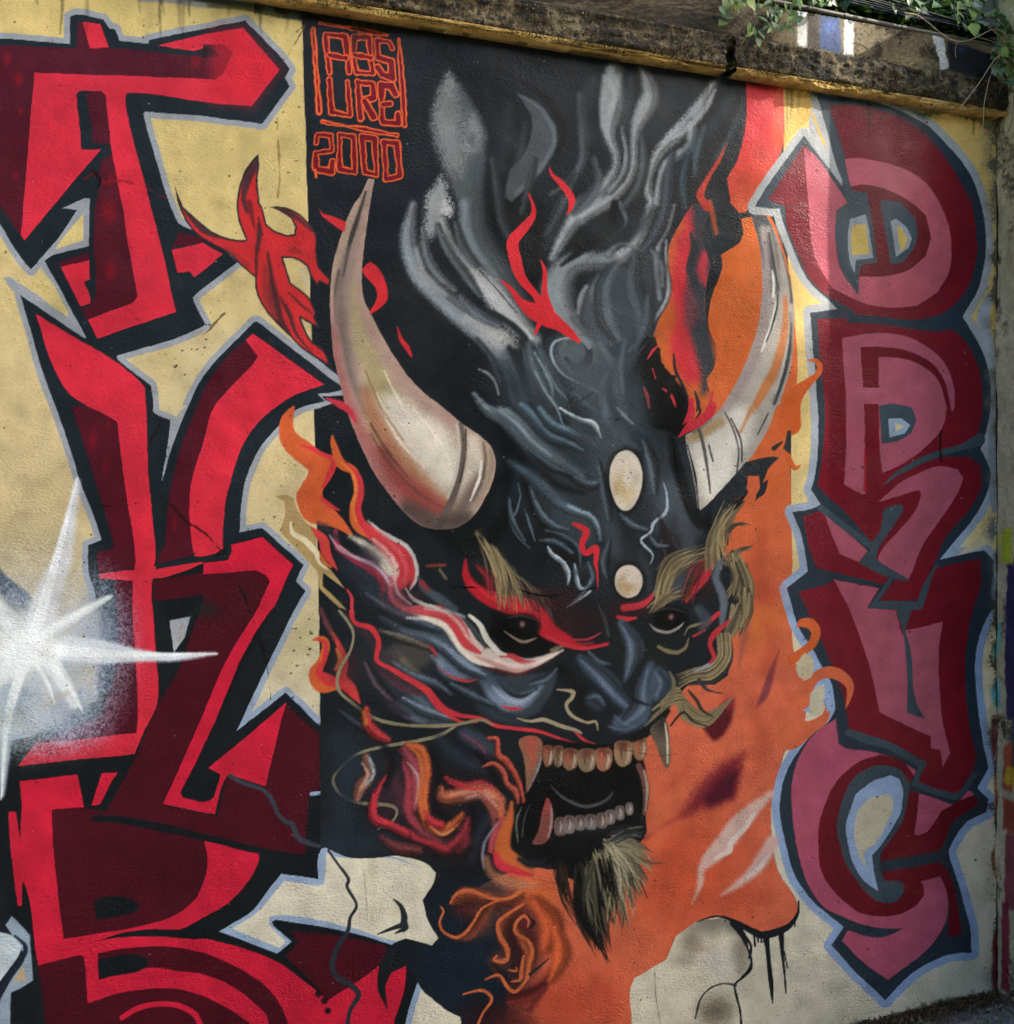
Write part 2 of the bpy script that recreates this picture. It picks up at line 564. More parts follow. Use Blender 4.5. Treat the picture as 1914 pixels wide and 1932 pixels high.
# letter three (zig-zag)
LT3 = c.part('graffiti_letter', 0, 'zigzag red letter with dark maroon stem crossing the left column')
c.poly('290,1096 383,1062 433,1028 495,1012 556,1066 517,1146 383,1411 345,1500 403,1505 415,1462 392,1449 539,1324 606,1380 606,1610 575,1616 383,1575 190,1545 256,1429 340,1257', BLK2, f=2)
c.part('letter_shade', LT3)
c.poly('539,1329 603,1385 604,1489 585,1496 581,1530 575,1613 483,1597 383,1572 190,1541 212,1509 256,1429 296,1335 340,1257 376,1159 383,1149 383,1122 290,1134 290,1096 383,1080 483,1072 512,1095 440,1250 330,1500 308,1521 410,1540 430,1461 501,1487', MAR2, f=2.4)
c.spray(390, 1150, 40, 26, '1c2420', o=.7)
c.part('letter_face', LT3)
c.poly('383,1061 427,1058 433,1055 433,1028 495,1014 553,1066 517,1146 513,1149 383,1411 340,1497 345,1505 383,1513 397,1510 403,1505 417,1461 395,1449 539,1327 501,1483 440,1465 429,1463 422,1475 406,1536 383,1532 308,1517 383,1349 433,1235 479,1161 487,1146 509,1098 503,1086 483,1076 383,1084', RED2, f=1.8)
c.cur = LT3
c.stroke('296,1071 340,1063 383,1055 425,1050 433,1040 433,1026', [6, 8, 8, 6, 8, 6], BLK, f=2)
c.poly('583,1499 605,1499 606,1600 577,1614 581,1540', BLK2, f=2)
c.stroke('588,1498 604,1497', 7, BLU)
c.poly('320,1171 360,1163 348,1203 328,1232', '949ca4', f=2)
c.stroke('344,1178 338,1190 342,1198 335,1212', 2.4, 'a8884e', o=.7, f=2)

# letter four (B)
LT4 = c.part('graffiti_letter', 0, 'red B-shaped letter with maroon bowls at the bottom left')
LT4F = c.part('letter_face', LT4)
c.poly('38,1475 146,1461 158,1523 98,1530 104,1631 120,1772 180,1763 260,1749 330,1727 370,1695 391,1635 385,1585 489,1609 487,1627 469,1661 433,1701 383,1731 340,1753 280,1755 230,1761 186,1776 220,1770 300,1767 383,1771 423,1779 469,1793 523,1815 573,1851 619,1889 713,1825 766,1823 764,1860 742,1932 700,2200 100,2200 72,1823 66,1781 58,1711 48,1670 42,1661 41,1709 34,1709 26,1651 16,1531 30,1531 39,1591 41,1525', RED2, f=1.8)
c.poly('192,1459 222,1459 188,1519 172,1521', RED2)
c.poly('500,1840 560,1860 619,1891 713,1828 762,1826 740,1932 560,1932', 'bb1c34', f=30, o=.4, noid=True)
c.part('letter_shade', LT4)
c.poly('98,1528 160,1524 200,1530 174,1545 174,1550 220,1552 383,1584 391,1607 391,1635 383,1668 370,1695 330,1727 260,1749 180,1763 120,1772 110,1691 100,1591', MAR2, f=2.4)
c.poly('72,1823 150,1803 158,1806 166,1892 240,1871 320,1865 383,1880 423,1899 470,1930 560,2200 100,2200', MAR2, f=2.2)
c.poly('184,1799 260,1787 320,1787 383,1798 443,1823 493,1855 523,1887 545,1935 600,2200 570,2200 503,1914 453,1871 383,1839 330,1831 284,1826 186,1850', MAR2, f=2.2)
c.poly('549,1757 643,1767 727,1785 730,1800 711,1825 617,1889 604,1870 575,1838 539,1805 564,1779', MAR2, f=2.2)
c.cur = LT4F
c.stroke('230,1920 262,1902 300,1894 340,1899 372,1920 380,1960', [10, 10, 9, 10, 10, 10], RED2)
c.cur = LT4
c.poly('174,1541 190,1538 383,1572 489,1599 489,1611 383,1586 220,1553 174,1549', BLK2, f=2.4)
c.poly('178,1701 200,1693 240,1695 264,1707 258,1721 230,1729 182,1736', BLK2, f=2.4, sm=False)
c.poly('185,1811 250,1801 278,1807 280,1821 270,1829 188,1847', BLK2, f=2.4)
c.poly('186,1776 230,1762 280,1754 340,1754 383,1735 440,1702 470,1668 500,1620 560,1640 470,1730 400,1765 383,1771 300,1767 220,1770', BLK2, f=2)
c.poly('158,1461 192,1458 172,1521 188,1520 222,1459 256,1429 212,1509 200,1532 162,1526 146,1461', BLK2, f=2)
for x, y in ((601, 1876), (612, 1889), (619, 1908)):
    c.spray(x, y, 8, 8, '0c0d10', g=.2, p=.4)
# cream wedge under letter three
c.cur = 0
WEDGE = '415,1757 480,1715 506,1680 531,1649 601,1659 604,1605 620,1603 640,1612 740,1616 800,1640 815,1665 800,1700 806,1731 826,1771 766,1769 745,1784 653,1757 521,1735 513,1739 515,1747 550,1777 523,1799'
c.poly(WEDGE, BLU)
c.poly('440,1752 492,1716 512,1692 536,1661 600,1672 612,1668 616,1610 640,1618 740,1620 800,1640 822,1665 805,1700 806,1731 830,1775 766,1772 745,1775 653,1747 525,1727 508,1730 508,1745 540,1777 528,1790', 'cdc8b3', f=4, g=.4)
c.stroke('700,1618 704,1650 706,1690 702,1740', [10, 12, 10, 8], 'c3bfa6', f=10, o=.8)
c.stroke('686,1640 690,1680 694,1740', 2, '9a9176', f=2, o=.7)

# ---- grey hairline crack line that wanders down over the letters
c.part('crack_line', 0, 'thin dark squiggle running down over maroon paint and cream wall')
c.stroke('435,1464 459,1477 495,1489 513,1509 523,1532 535,1547 553,1557 563,1581 589,1593 609,1598', [9, 9, 8, 9, 8, 8, 10, 10, 8, 6], '333a44', f=3)
c.stroke('620,1605 635,1627 657,1657 655,1673 671,1701 671,1715 661,1731 656,1757 639,1785 627,1819 635,1843 663,1861 677,1879 659,1915 652,1990', [5, 5, 7, 7, 6, 7, 6, 8, 10, 11, 10, 11, 10, 8, 6], '262d35', f=2.4)
c.stroke('743,1697 757,1711 763,1731 759,1745 743,1751 713,1763', [3, 8, 12, 10, 8, 3], '23292f', f=2.4)
c.stroke('764,1735 766,1750 755,1757 745,1762', [6, 10, 6, 2], '23292f', f=2, g=.6)

# ---- neighbouring tag at the lower left edge
NB = c.part('graffiti_letter', 0, 'white and pale blue letter fragment at the lower left edge')
c.poly('-330,1600 -20,1640 12,1700 20,1760 58,1762 72,1830 86,1932 110,2200 -330,2200', '171d22', f=4)
c.poly('10,1745 22,1728 40,1745 56,1765 62,1850 20,1875 14,2000 -40,2200 -330,2200 -330,1900 4,1880 46,1800', '8797a8', f=3)
c.poly('-330,1740 0,1758 22,1764 42,1785 34,1805 16,1830 0,1852 -330,1950', 'b4c1c8', f=4, sm=False)
c.stroke('28,1766 48,1786 40,1812 14,1850 -4,1885 -20,1950', [4, 8, 10, 10, 10, 10], '1d2530', f=4, g=.5)
c.poly('24,1853 44,1822 49,1850', 'a89877', f=4)
c.poly('22,1872 58,1862 70,1932 100,2200 30,2200', '15191d', f=4)
c.poly('-40,1862 -6,1880 -14,1932 -60,2000', 'a8a58f', f=10)

# ---- starburst
ST = c.part('starburst', 0, 'white airbrushed starburst with long rays over the left letters')
c.stroke('-40,1052 0,1098 40,1128 76,1160', [34, 34, 30, 30], '2c3848', f=8, g=.5)
c.poly('-330,1150 -40,1130 60,1170 100,1250 60,1330 -40,1390 -330,1380', '46586a', f=60, o=.9)
c.poly('112,1140 190,1150 186,1320 60,1390 20,1380 80,1300 120,1220', 'b3a690', f=16, o=.8)
c.poly('125,1255 180,1250 175,1300 150,1290', 'b59d63', f=20, o=.9)
c.poly('84,1290 118,1310 84,1332', 'b08d55', f=10, o=.9)
for (x, y, rx, ry, o_) in ((20, 1140, 40, 36, .8), (122, 1258, 14, 26, .9), (10, 1272, 26, 14, .8), (150, 1310, 10, 26, .7), (76, 1316, 10, 26, .6)):
    c.spray(x, y, rx, ry, '35485e', o=o_, g=.8)
c.spray(60, 1220, 250, 260, 'c3ced8', o=.7, g=.9)
c.spray(120, 1320, 150, 130, 'a9bace', o=.6, g=.7)
c.spray(185, 1200, 95, 170, 'a3b2cc', o=.62, g=1)
c.spray(120, 1370, 120, 70, 'a9b4cc', o=.5, g=1)
c.spray(40, 1370, 130, 90, 'b5c4d0', o=.6, g=.9)
W1 = 'd6dddf'
c.stroke('62,1215 92,1120 122,1040 146,908', [60, 50, 32, 9], 'cfd1d5', f=14, o=.95, g=.3)
c.stroke('62,1215 190,1230 255,1236 330,1241 405,1233', [50, 44, 26, 13, 4], 'd0d8e0', f=10, o=.95, g=.4)
c.stroke('62,1215 130,1170 200,1130 206,1128', [46, 22, 11, 5], W1, f=7, o=.9)
c.stroke('62,1220 20,1290 8,1380 4,1500', [46, 44, 34, 9], 'aebdca', f=9, o=.9, g=.3)
c.stroke('62,1215 110,1270 140,1325', [46, 30, 22], W1, f=8, o=.9)
c.stroke('62,1215 0,1280 -60,1330', [46, 28, 22], W1, f=10, o=.9)
c.stroke('62,1215 0,1150 -60,1096', [46, 30, 20], W1, f=10, o=.9)
c.stroke('62,1215 -80,1215', [60, 40], W1, f=16, o=.9)
c.stroke('80,1330 140,1300 180,1270', [14, 10, 4], 'b8b2aa', f=8, o=.6)
c.spray(50, 1220, 120, 110, 'd4dcde', o=.9, g=.3, noid=False, p=.9)
c.spray(45, 1222, 80, 75, 'e0e6e6', o=1, g=.1, noid=False, p=.6)
for P_, W_ in (('60,1215 105,1060 146,902', [26, 14, 2]), ('60,1222 220,1234 410,1234', [26, 14, 2]), ('60,1215 140,1162 212,1124', [22, 9, 2]), ('55,1225 16,1350 2,1508', [26, 14, 2]), ('60,1220 120,1280 158,1345', [22, 10, 2]), ('50,1220 90,1290 104,1330', [16, 6, 1])):
    c.stroke(P_, W_, 'e4eaec', f=6, o=.95, g=.2)
c.spray(-10, 1360, 60, 60, 'bccace', o=.9, g=.2)

# ================= the demon panel
DP = c.part('demon_panel', 0, 'dark spray-painted panel with a snarling horned demon mask wreathed in smoke')
PANEL = '570,20 578,300 590,700 600,1050 605,1500 605,1602 613,1599 640,1612 663,1619 713,1619 739,1615 766,1617 806,1631 822,1647 820,1663 798,1699 806,1731 828,1771 816,1785 766,1771 743,1781 723,1807 713,1841 713,1871 731,1905 727,1861 739,1835 766,1823 786,1849 796,1867 816,1885 846,1907 870,1920 900,2200 1192,2200 1192,1914 1190,1867 1198,1847 1258,1811 1266,1791 1276,1767 1318,1737 1368,1731 1404,1743 1424,1755 1438,1759 1468,1753 1492,1741 1506,1721 1504,1701 1472,1651 1460,1605 1455,1520 1480,1420 1515,1380 1500,1240 1490,1180 1485,1000 1493,906 1492,810 1490,560 1478,200 1478,150 1408,140 1000,60 640,20'
PM = c.poly(PANEL, '171c21', f=2.2, mask=True)
# soft tonal variation of the dark ground
for (x, y, rx, ry, col, o_) in ((720, 120, 170, 130, '191d20', .8), (870, 180, 120, 130, '111316', .95), (1000, 480, 190, 140, '0f1113', .95),
                                (1150, 130, 220, 60, '1b2024', .8), (930, 420, 120, 160, '0e1012', .9), (1290, 200, 140, 110, '23292e', .9), (760, 600, 120, 150, '1b2024', .9),
                                (1210, 560, 120, 170, '3a4046', .9), (1260, 730, 80, 90, '16191a', 1), (880, 720, 110, 70, '15191c', .9), (1330, 440, 60, 90, '2a3034', .9),
                                (1100, 920, 170, 120, '2f353a', .9), (1250, 900, 130, 130, '343a41', .8), (1200, 1090, 110, 90, '2a2f34', .8), (1000, 1180, 120, 70, '0f1112', 1),
                                (1200, 1220, 180, 110, '1a1d1f', .9), (740, 1250, 150, 90, '23282e', .9), (850, 1420, 180, 100, '14181d', .95), (1080, 1480, 130, 100, '0b0b0c', 1),
                                (680, 1450, 120, 130, '20272f', .8), (660, 1590, 140, 60, '222b35', .9), (900, 1620, 100, 80, '17161a', .9), (850, 1760, 130, 140, '141d26', .95), (860, 1850, 120, 80, '17222d', .9)):
    c.spray(x, y, rx, ry, col, o=o_, clip=PM, g=.35, p=.7)


c.cur = LT2
ARMC = c.poly('566,560 700,560 700,800 566,800', None, f=1.5, mask=True, wob=0)
c.poly('486,596 494,596 560,647 652,722 666,738 660,745 640,746 606,747 614,756 628,760 604,769 560,780 540,770 560,750 600,735', GRY, f=2.2, clip=ARMC)
c.poly('486,606 649,733 640,737 599,743 613,757 575,766 550,776 500,700', BLK, f=2, clip=ARMC)
c.poly('470,624 477,629 611,725 553,747 523,766 487,790 480,700', RED, f=1.8, clip=ARMC)
# ---- orange ground on the right of the panel
OG = c.part('orange_flame_field', DP, 'flat orange flame area right of the demon face')
ORG = '1399,413 1404,439 1396,459 1362,481 1364,499 1358,523 1346,553 1337,603 1338,623 1350,651 1352,673 1348,693 1334,715 1338,737 1348,766 1330,812 1360,940 1350,1000 1372,1060 1405,1100 1400,1180 1368,1210 1378,1240 1374,1275 1350,1292 1300,1290 1262,1340 1240,1360 1222,1392 1202,1440 1216,1459 1220,1489 1218,1532 1220,1570 1190,1612 1150,1650 1100,1664 1060,1644 1028,1640 1000,1636 930,1660 880,1690 900,1800 960,1850 940,2200 1192,2200 1192,1914 1190,1867 1198,1847 1258,1811 1266,1791 1276,1767 1318,1737 1368,1731 1404,1743 1424,1755 1438,1759 1468,1753 1492,1741 1506,1721 1504,1701 1472,1651 1460,1605 1455,1520 1480,1420 1520,1375 1520,1300 1500,1240 1495,1100 1496,1066 1493,906 1492,810 1505,700 1500,590 1492,520 1470,440 1450,400'
OM = c.poly(ORG, None, f=2.4, mask=True)
c.poly(ORG, ('c25c24', 'c86244', (0, 500), (0, 1250)), f=2.4)
for (x, y, rx, ry, col, o_) in ((1430, 1170, 90, 110, 'c06633', .8), (1300, 1650, 200, 200, 'bf4d2e', .7), (1080, 1900, 160, 120, 'b2462f', .8), (1390, 640, 60, 200, 'b85a2c', .6)):
    c.spray(x, y, rx, ry, col, o=o_, clip=OM, g=.3)
# dark ground melting into the orange at lower centre
for (x, y, rx, ry, o_) in ((890, 1760, 130, 120, 1), (900, 1860, 110, 90, 1), (925, 1680, 70, 40, .6), (960, 1800, 70, 90, .75), (880, 1930, 100, 60, 1), (905, 1820, 90, 100, 1)):
    c.spray(x, y, rx, ry, '15202b', o=o_, clip=PM, g=.5, p=.55)
c.spray(985, 1770, 55, 100, '3a1418', o=.9, clip=PM, g=.4, p=.6)
c.spray(1020, 1690, 60, 40, 'c2602f', o=.8, clip=PM)
c.spray(930, 1935, 90, 70, '2a161b', o=1, clip=PM, g=.5, p=.6)
c.spray(975, 1935, 70, 60, '5a2320', o=.7, clip=PM, g=.5)
c.stroke('962,1880 1000,1872 1030,1850 1040,1830', [14, 22, 12, 4], '4a161c', f=24, o=.8, clip=PM)
c.stroke('1000,1905 1016,1880 1028,1860', [10, 14, 5], '4a1a20', f=14, o=.7, clip=PM)

# ---- mottled red strip at the top right and red-orange tongue
c.part('flame', DP, 'red and orange flame strip beside the arrow head')
RSTRIP = '1408,150 1478,156 1480,260 1470,300 1432,360 1408,400 1396,401 1380,383 1378,365 1372,336 1394,296 1406,240 1408,200'
c.poly(RSTRIP, ('c22a33', 'c9512c', (1400, 250), (1440, 380)), f=2)
c.poly('1462,156 1480,156 1482,260 1470,290 1456,260', 'c8502f', f=16, o=.7)
c.poly('1480,164 1520,168 1531,200 1528,225 1500,250 1482,270', 'c9a24e', f=2, noid=True)
TONGUE = '1306,387 1268,449 1258,487 1266,533 1264,563 1244,603 1232,643 1244,663 1248,687 1272,713 1300,766 1310,790 1282,820 1345,790 1348,766 1338,737 1334,715 1348,693 1352,673 1350,651 1338,623 1330,560 1340,500 1320,440 1346,390 1330,383'
FL2 = c.part('flame', DP, 'orange and red flame tongue between smoke and right horn')
TM = c.poly(TONGUE, 'bb5a2b', f=2.4, mask=True)
for a in ('1292,450 1290,500 1286,545 1292,600 1290,650 1310,700', '1300,400 1312,440 1318,480'):
    c.stroke(a, [30, 40, 36, 30, 50, 50], 'bf2c38', f=26, clip=TM, o=.95)
c.stroke('1325,390 1332,450 1322,520 1330,560 1322,610 1330,660 1338,700 1328,740', [40, 46, 46, 60, 44, 34, 30, 10], '33363c', f=20, clip=TM)
c.stroke('1304,440 1310,470 1302,510 1318,540', [6, 12, 12, 4], '2d2f35', f=6, clip=TM)
c.stroke('1330,480 1326,510 1332,535', [14, 20, 10], 'b03340', f=14, clip=TM)
c.stroke('1300,555 1306,590 1300,610', [20, 30, 20], '6b3640', f=20, clip=TM, o=.8)
c.stroke('1340,380 1346,410 1352,440', [8, 9, 6], 'a04c2c', f=8, clip=PM)
c.stroke('1371,270 1358,300 1340,330 1326,356 1322,370 1335,390', [3, 7, 8, 12, 14, 16], 'b93a2c', f=5, g=.6, clip=PM)
c.stroke('1272,668 1276,700 1290,730 1300,756 1298,790', [3, 5, 6, 5, 4], '22262a', f=3, clip=PM)
c.stroke('1312,738 1318,760 1316,776', [4, 8, 3], '25282d', f=3)
c.stroke('1345,740 1338,770 1320,800 1300,812', [4, 6, 7, 4], 'c02c3c', f=3)
# lick ends falling from the tongue
c.stroke('1345,766 1330,792 1302,808 1282,824', [16, 18, 12, 2], 'c22a3a', f=3)
c.stroke('1300,760 1300,785 1292,806', [20, 22, 8], 'c22a3a', f=3)
c.stroke('1316,757 1322,776 1312,792', [3, 5, 2], '2a1a1e', f=2)

# ---- smoke, strand by strand
SMK = c.part('smoke', DP, 'grey curling smoke rising from the demon head')
def smoke(P, W, col='6d757a', f=5, o=.95, g=.5, hl=None, side=1):
    c.wisp(P, np.array(W) * 1.15, col, side, f=f + 2, o=o, g=g, clip=PM, hk=.5, k=(.62, 1.25))
c.poly('846,134 862,152 884,180 902,210 920,256 914,300 904,383 870,390 856,360 836,306 818,260 816,210 832,160', '474d51', f=18, g=.8, clip=PM)
c.poly('846,136 858,160 866,210 872,250 880,300 866,330 846,322 830,290 820,220', '747878', f=36, g=1.6, clip=PM, o=.85)  # pale speckle, partly sun sheen on the gloss painted into the smoke
c.spray(892, 255, 26, 60, 'a3a6a6', o=.5, g=1, clip=PM)
c.spray(892, 262, 14, 24, '34383b', o=.6, clip=PM)
c.poly('832,330 842,352 846,380 838,420 812,450 790,470 800,420 804,370', '85888a', f=22, g=1.4, clip=PM)  # light smoke tuft with glossy sun sheen painted in as speckle
c.spray(845, 395, 20, 30, 'b0b2b0', o=.8, g=1.4, clip=PM)
smoke('886,385 888,430 900,465 926,500 952,540 985,600', [34, 34, 36, 34, 34, 26], '5f676c', f=9)
smoke('834,414 850,463 886,503 922,543 966,593 1010,640', [10, 20, 24, 30, 34, 20], '969a9b', f=8)
c.poly('896,508 940,530 985,595 1000,640 960,620 920,570', 'b0b2b1', f=24, o=.7, g=1, clip=PM)
smoke('826,425 845,470 880,520 905,556', [8, 12, 14, 6], '4d555a', f=6)
c.stroke('905,510 940,548 975,590', [2, 3, 2], '3a4044', f=3, clip=PM)
smoke('780,385 771,443 778,483 796,523 836,563 886,603 926,633 956,673 982,723 996,766', [6, 24, 30, 30, 32, 40, 44, 34, 22, 16], '767d83', f=7, hl='8b9195')
c.spray(930, 625, 50, 30, 'b2b2ae', o=.8, g=.9, rot=.6, clip=PM)
c.spray(960, 640, 40, 20, 'bcbab4', o=.6, g=.9, rot=.7, clip=PM)
c.stroke('960,655 985,690 1000,740 1008,766', [8, 26, 24, 16], '1d2226', f=8, clip=PM)
c.stroke('930,590 965,612 992,640 1000,672', [10, 12, 12, 6], '23282b', f=7, clip=PM)
# crescent
c.poly('976,176 1016,192 1050,236 1050,276 1022,324 966,380 952,372 962,320 992,284 1004,240 1002,216', '42484d', f=6, clip=PM)
c.stroke('980,178 1020,205 1044,244 1044,276 1018,320 975,365', [3, 8, 10, 10, 12, 8], '5c646a', f=8, o=.8, clip=PM)
c.stroke('940,132 1006,166 1046,206 1062,256 1046,304', [6, 12, 14, 14, 4], '101214', f=6, clip=PM)
c.stroke('920,170 936,230 930,290', [10, 14, 8], '1a1d1f', f=10, clip=PM)
smoke('1096,180 1102,260 1098,310 1068,350 1040,366', [10, 16, 14, 10, 3], '454a50', f=8)
smoke('1160,130 1158,200 1150,250 1162,290 1160,320 1140,352 1104,388 1078,425 1058,458 1042,488', [26, 38, 18, 10, 12, 18, 30, 24, 16, 5], '81878a', f=7)
c.poly('1138,140 1172,140 1168,180 1152,216 1146,260 1134,240 1132,200', '8d9395', f=12, clip=PM)
smoke('1214,130 1228,170 1224,195 1206,230 1198,262 1196,310 1184,344 1150,378 1100,410', [10, 26, 34, 24, 10, 8, 10, 18, 22], '85898c', f=6)
smoke('1174,240 1182,290 1174,330 1150,362', [4, 8, 9, 10], '6d7478', f=5)
smoke('1346,160 1324,200 1292,240 1250,280 1230,320 1224,360 1230,383 1214,433 1188,473 1148,497', [10, 24, 26, 18, 12, 11, 12, 16, 20, 24], '848a8c', f=6, g=.9)
smoke('1305,232 1306,255 1300,280 1260,308 1246,340 1240,383', [14, 16, 16, 14, 9, 9], '7f8588', f=5)
smoke('1150,495 1090,496 1060,520 1052,553 1064,590 1090,622 1126,650', [26, 30, 44, 52, 44, 26, 10], '70777b', f=9)
c.poly('1140,500 1110,540 1092,590 1110,640 1160,660 1180,560 1165,500', '3c4349', f=18, clip=PM)
smoke('1108,540 1098,560 1092,590', [4, 10, 5], '6d757b', f=6)
smoke('1250,500 1180,460 1148,480', [3, 5, 12], '757b7e', f=4, o=.5)
smoke('1272,387 1262,429 1244,463 1240,503 1246,563', [5, 6, 8, 10, 7], '84868a', f=4)
smoke('1258,453 1258,500 1263,533 1260,563 1242,595 1214,631 1188,663', [3, 5, 6, 6, 6, 4, 2], '8a8c90', f=4)
c.poly('1236,636 1226,648 1206,668 1188,700 1180,722 1186,748 1202,782 1232,806 1264,816 1282,824 1294,804 1304,780 1298,748 1274,715 1250,689 1246,663', '0f1112', f=5, clip=PM)
for p in ('1215,730 1222,748 1226,770', '1252,733 1268,747 1276,768', '1242,652 1232,662 1222,678', '1232,695 1238,714'):
    c.stroke(p, [2, 6, 2], 'b9303c', f=2.5)
for p in ('1282,824 1300,806 1318,796 1345,770', '1290,800 1304,780 1306,755'):
    c.stroke(p, [2, 12, 14, 10], 'b92a38', f=3)
c.stroke('1170,383 1182,420 1160,440', [8, 6, 2], '54595c', f=5, clip=PM)
c.stroke('1160,383 1150,430 1100,470 1060,500', [12, 18, 14, 6], '0f1113', f=8, clip=PM)

# soft grey veils between the strands
def veil(P_, W_, col, f=30, o=.7, g=.5):
    c.stroke(P_, W_, col, f=f, o=o, g=g, clip=PM)
veil('905,300 900,380 915,450 960,520 1000,600', [20, 30, 30, 30, 20], '3a4044', 20, .7)
veil('1120,420 1150,440 1200,430 1230,400', [20, 40, 30, 14], '24292c', 24)
veil('1070,380 1050,420 1030,470', [14, 24, 10], '2c3134', 20)
veil('1160,520 1190,560 1200,620 1180,680', [40, 60, 60, 40], '3e464d', 40)
veil('1215,470 1230,520 1225,580 1200,640', [16, 24, 24, 14], '2f353a', 20)
veil('1120,560 1130,600 1150,640', [20, 30, 16], '4a5259', 24)
veil('1130,520 1120,545 1118,570', [3, 8, 3], '7c858a', 8)
veil('960,200 955,260 940,320', [16, 26, 18], '272c30', 24)
veil('990,230 985,280 965,330', [6, 12, 6], '353b40', 14)
veil('1120,150 1100,200 1110,260', [20, 24, 14], '2f3438', 24)
veil('1190,150 1186,200 1176,250', [14, 16, 8], '3d4347', 16)
veil('1260,160 1250,210 1220,250', [24, 24, 12], '2c3135', 24)
veil('1380,180 1350,230 1310,270 1270,330', [10, 16, 14, 8], '2d3a42', 18)
veil('1400,200 1380,250 1350,300', [6, 10, 5], '39474f', 12)
veil('1350,170 1330,205 1300,240 1270,262', [4, 9, 9, 4], 'a7abab', 6, .7, 1.2)
veil('1150,150 1160,180 1150,215', [6, 10, 5], 'a4a9aa', 12, .7)
veil('1222,178 1218,205 1206,230', [8, 14, 6], '9ea2a3', 10, .7)
veil('1075,420 1096,400 1130,375', [8, 14, 8], 'a2a7a8', 12, .6, 1)
veil('785,470 800,520 840,556', [8, 12, 8], '9aa0a3', 10, .6)
veil('880,600 915,620 945,655', [14, 22, 14], 'a6a8a6', 14, .7, 1)
veil('1060,520 1054,555 1070,592', [14, 20, 12], '858c90', 16, .7)
veil('1070,640 1060,660 1075,690 1110,705', [10, 14, 14, 10], '737b81', 14, .7)
veil('1115,660 1140,690 1150,730', [16, 26, 20], '697178', 20, .7)
veil('1020,650 1030,690 1050,720 1080,745', [6, 12, 14, 8], '39424a', 10, .8)
veil('985,640 1005,690 1020,740 1035,770', [6, 10, 10, 5], '262c31', 8, .9)
veil('1010,640 1022,680 1040,712', [3, 6, 3], '6d7a82', 6, .8)
veil('960,680 975,720 990,760 1010,800', [6, 14, 14, 6], '566067', 12, .8)
veil('940,655 955,690 975,730', [4, 7, 4], '8b949a', 7, .7)
veil('1085,740 1105,760 1126,775', [3, 8, 4], '78858c', 7, .8)

for P_, W_, col, sd in (('930,300 940,360 950,420 975,470', [6, 12, 12, 4], '2f3438', 1), ('1010,300 1000,350 985,400', [4, 10, 4], '33393d', 1), ('1085,330 1064,372 1046,410 1030,440', [4, 12, 12, 4], '353b40', -1),
                        ('1120,300 1128,340 1108,376 1084,402', [4, 10, 14, 6], '4a5157', -1), ('1210,250 1216,300 1206,350 1176,392', [4, 10, 10, 5], '474e53', 1), ('1270,290 1262,340 1258,390 1240,440 1210,480', [5, 12, 12, 14, 6], '39424a', 1),
                        ('1300,290 1290,340 1296,390', [4, 9, 4], '38454d', 1), ('1330,240 1316,290 1312,330', [4, 9, 3], '3d4a52', 1), ('1200,480 1196,540 1214,600 1206,650', [8, 20, 20, 6], '3f484f', 1),
                        ('1160,500 1140,540 1144,600 1166,640', [6, 18, 20, 8], '4d565d', -1), ('1225,560 1222,610 1200,660', [6, 14, 5], '434c53', 1), ('1130,650 1150,690 1160,740 1180,780', [8, 22, 24, 8], '525b62', -1),
                        ('870,560 900,590 940,612', [6, 12, 8], '59616a', 1), ('800,440 806,480 826,516 858,546', [4, 10, 10, 5], '5c646a', 1), ('860,420 872,460 900,500', [4, 10, 5], '454c52', 1),
                        ('1020,660 1034,700 1056,740 1070,780', [5, 14, 16, 6], '4b555c', 1), ('990,660 1004,710 1022,760 1044,800', [5, 13, 14, 5], '3a444b', 1), ('960,700 968,740 984,780', [4, 10, 4], '4a545b', 1),
                        ('1150,700 1140,740 1146,790', [6, 14, 6], '48525a', 1), ('1230,470 1250,500 1252,540', [3, 7, 3], '5d6366', 1), ('900,640 930,680 944,720', [3, 5, 2], '3c444a', 1)):
    c.wisp(P_, np.array(W_) * 1.5, col, sd, f=10, g=.5, clip=PM, hk=.45, k=(.6, 1.3))
# spiral on the crown of the head
c.spray(1085, 670, 70, 56, '5a6166', o=1, g=.4, clip=PM, p=.6)
c.spray(1110, 720, 50, 60, '565d64', o=.9, g=.4, clip=PM)
c.stroke('1068,676 1086,692 1106,684 1112,662 1100,645', [8, 14, 16, 12, 6], '2d3138', f=5, clip=PM)
c.stroke('1110,690 1104,640 1094,632', [3, 8, 4], '2d3138', f=5, clip=PM, o=.4)
c.stroke('1076,637 1050,643 1040,660 1046,684 1066,708 1106,728 1132,744 1132,766', [3, 5, 6, 5, 5, 5, 6, 3], '87969e', f=4, clip=PM, g=.6)
c.stroke('1076,636 1100,640 1112,655', [6, 12, 8], '6e767b', f=5, clip=PM)
smoke('1000,650 1010,690 1030,730 1050,766 1060,790', [10, 18, 22, 20, 8], '4e585f', f=9)
smoke('1010,665 1040,720 1044,750', [4, 7, 4], '6f8189', f=5, o=.8)
smoke('905,696 925,706 936,722 942,744', [2, 4, 4, 3], '80868a', f=3)


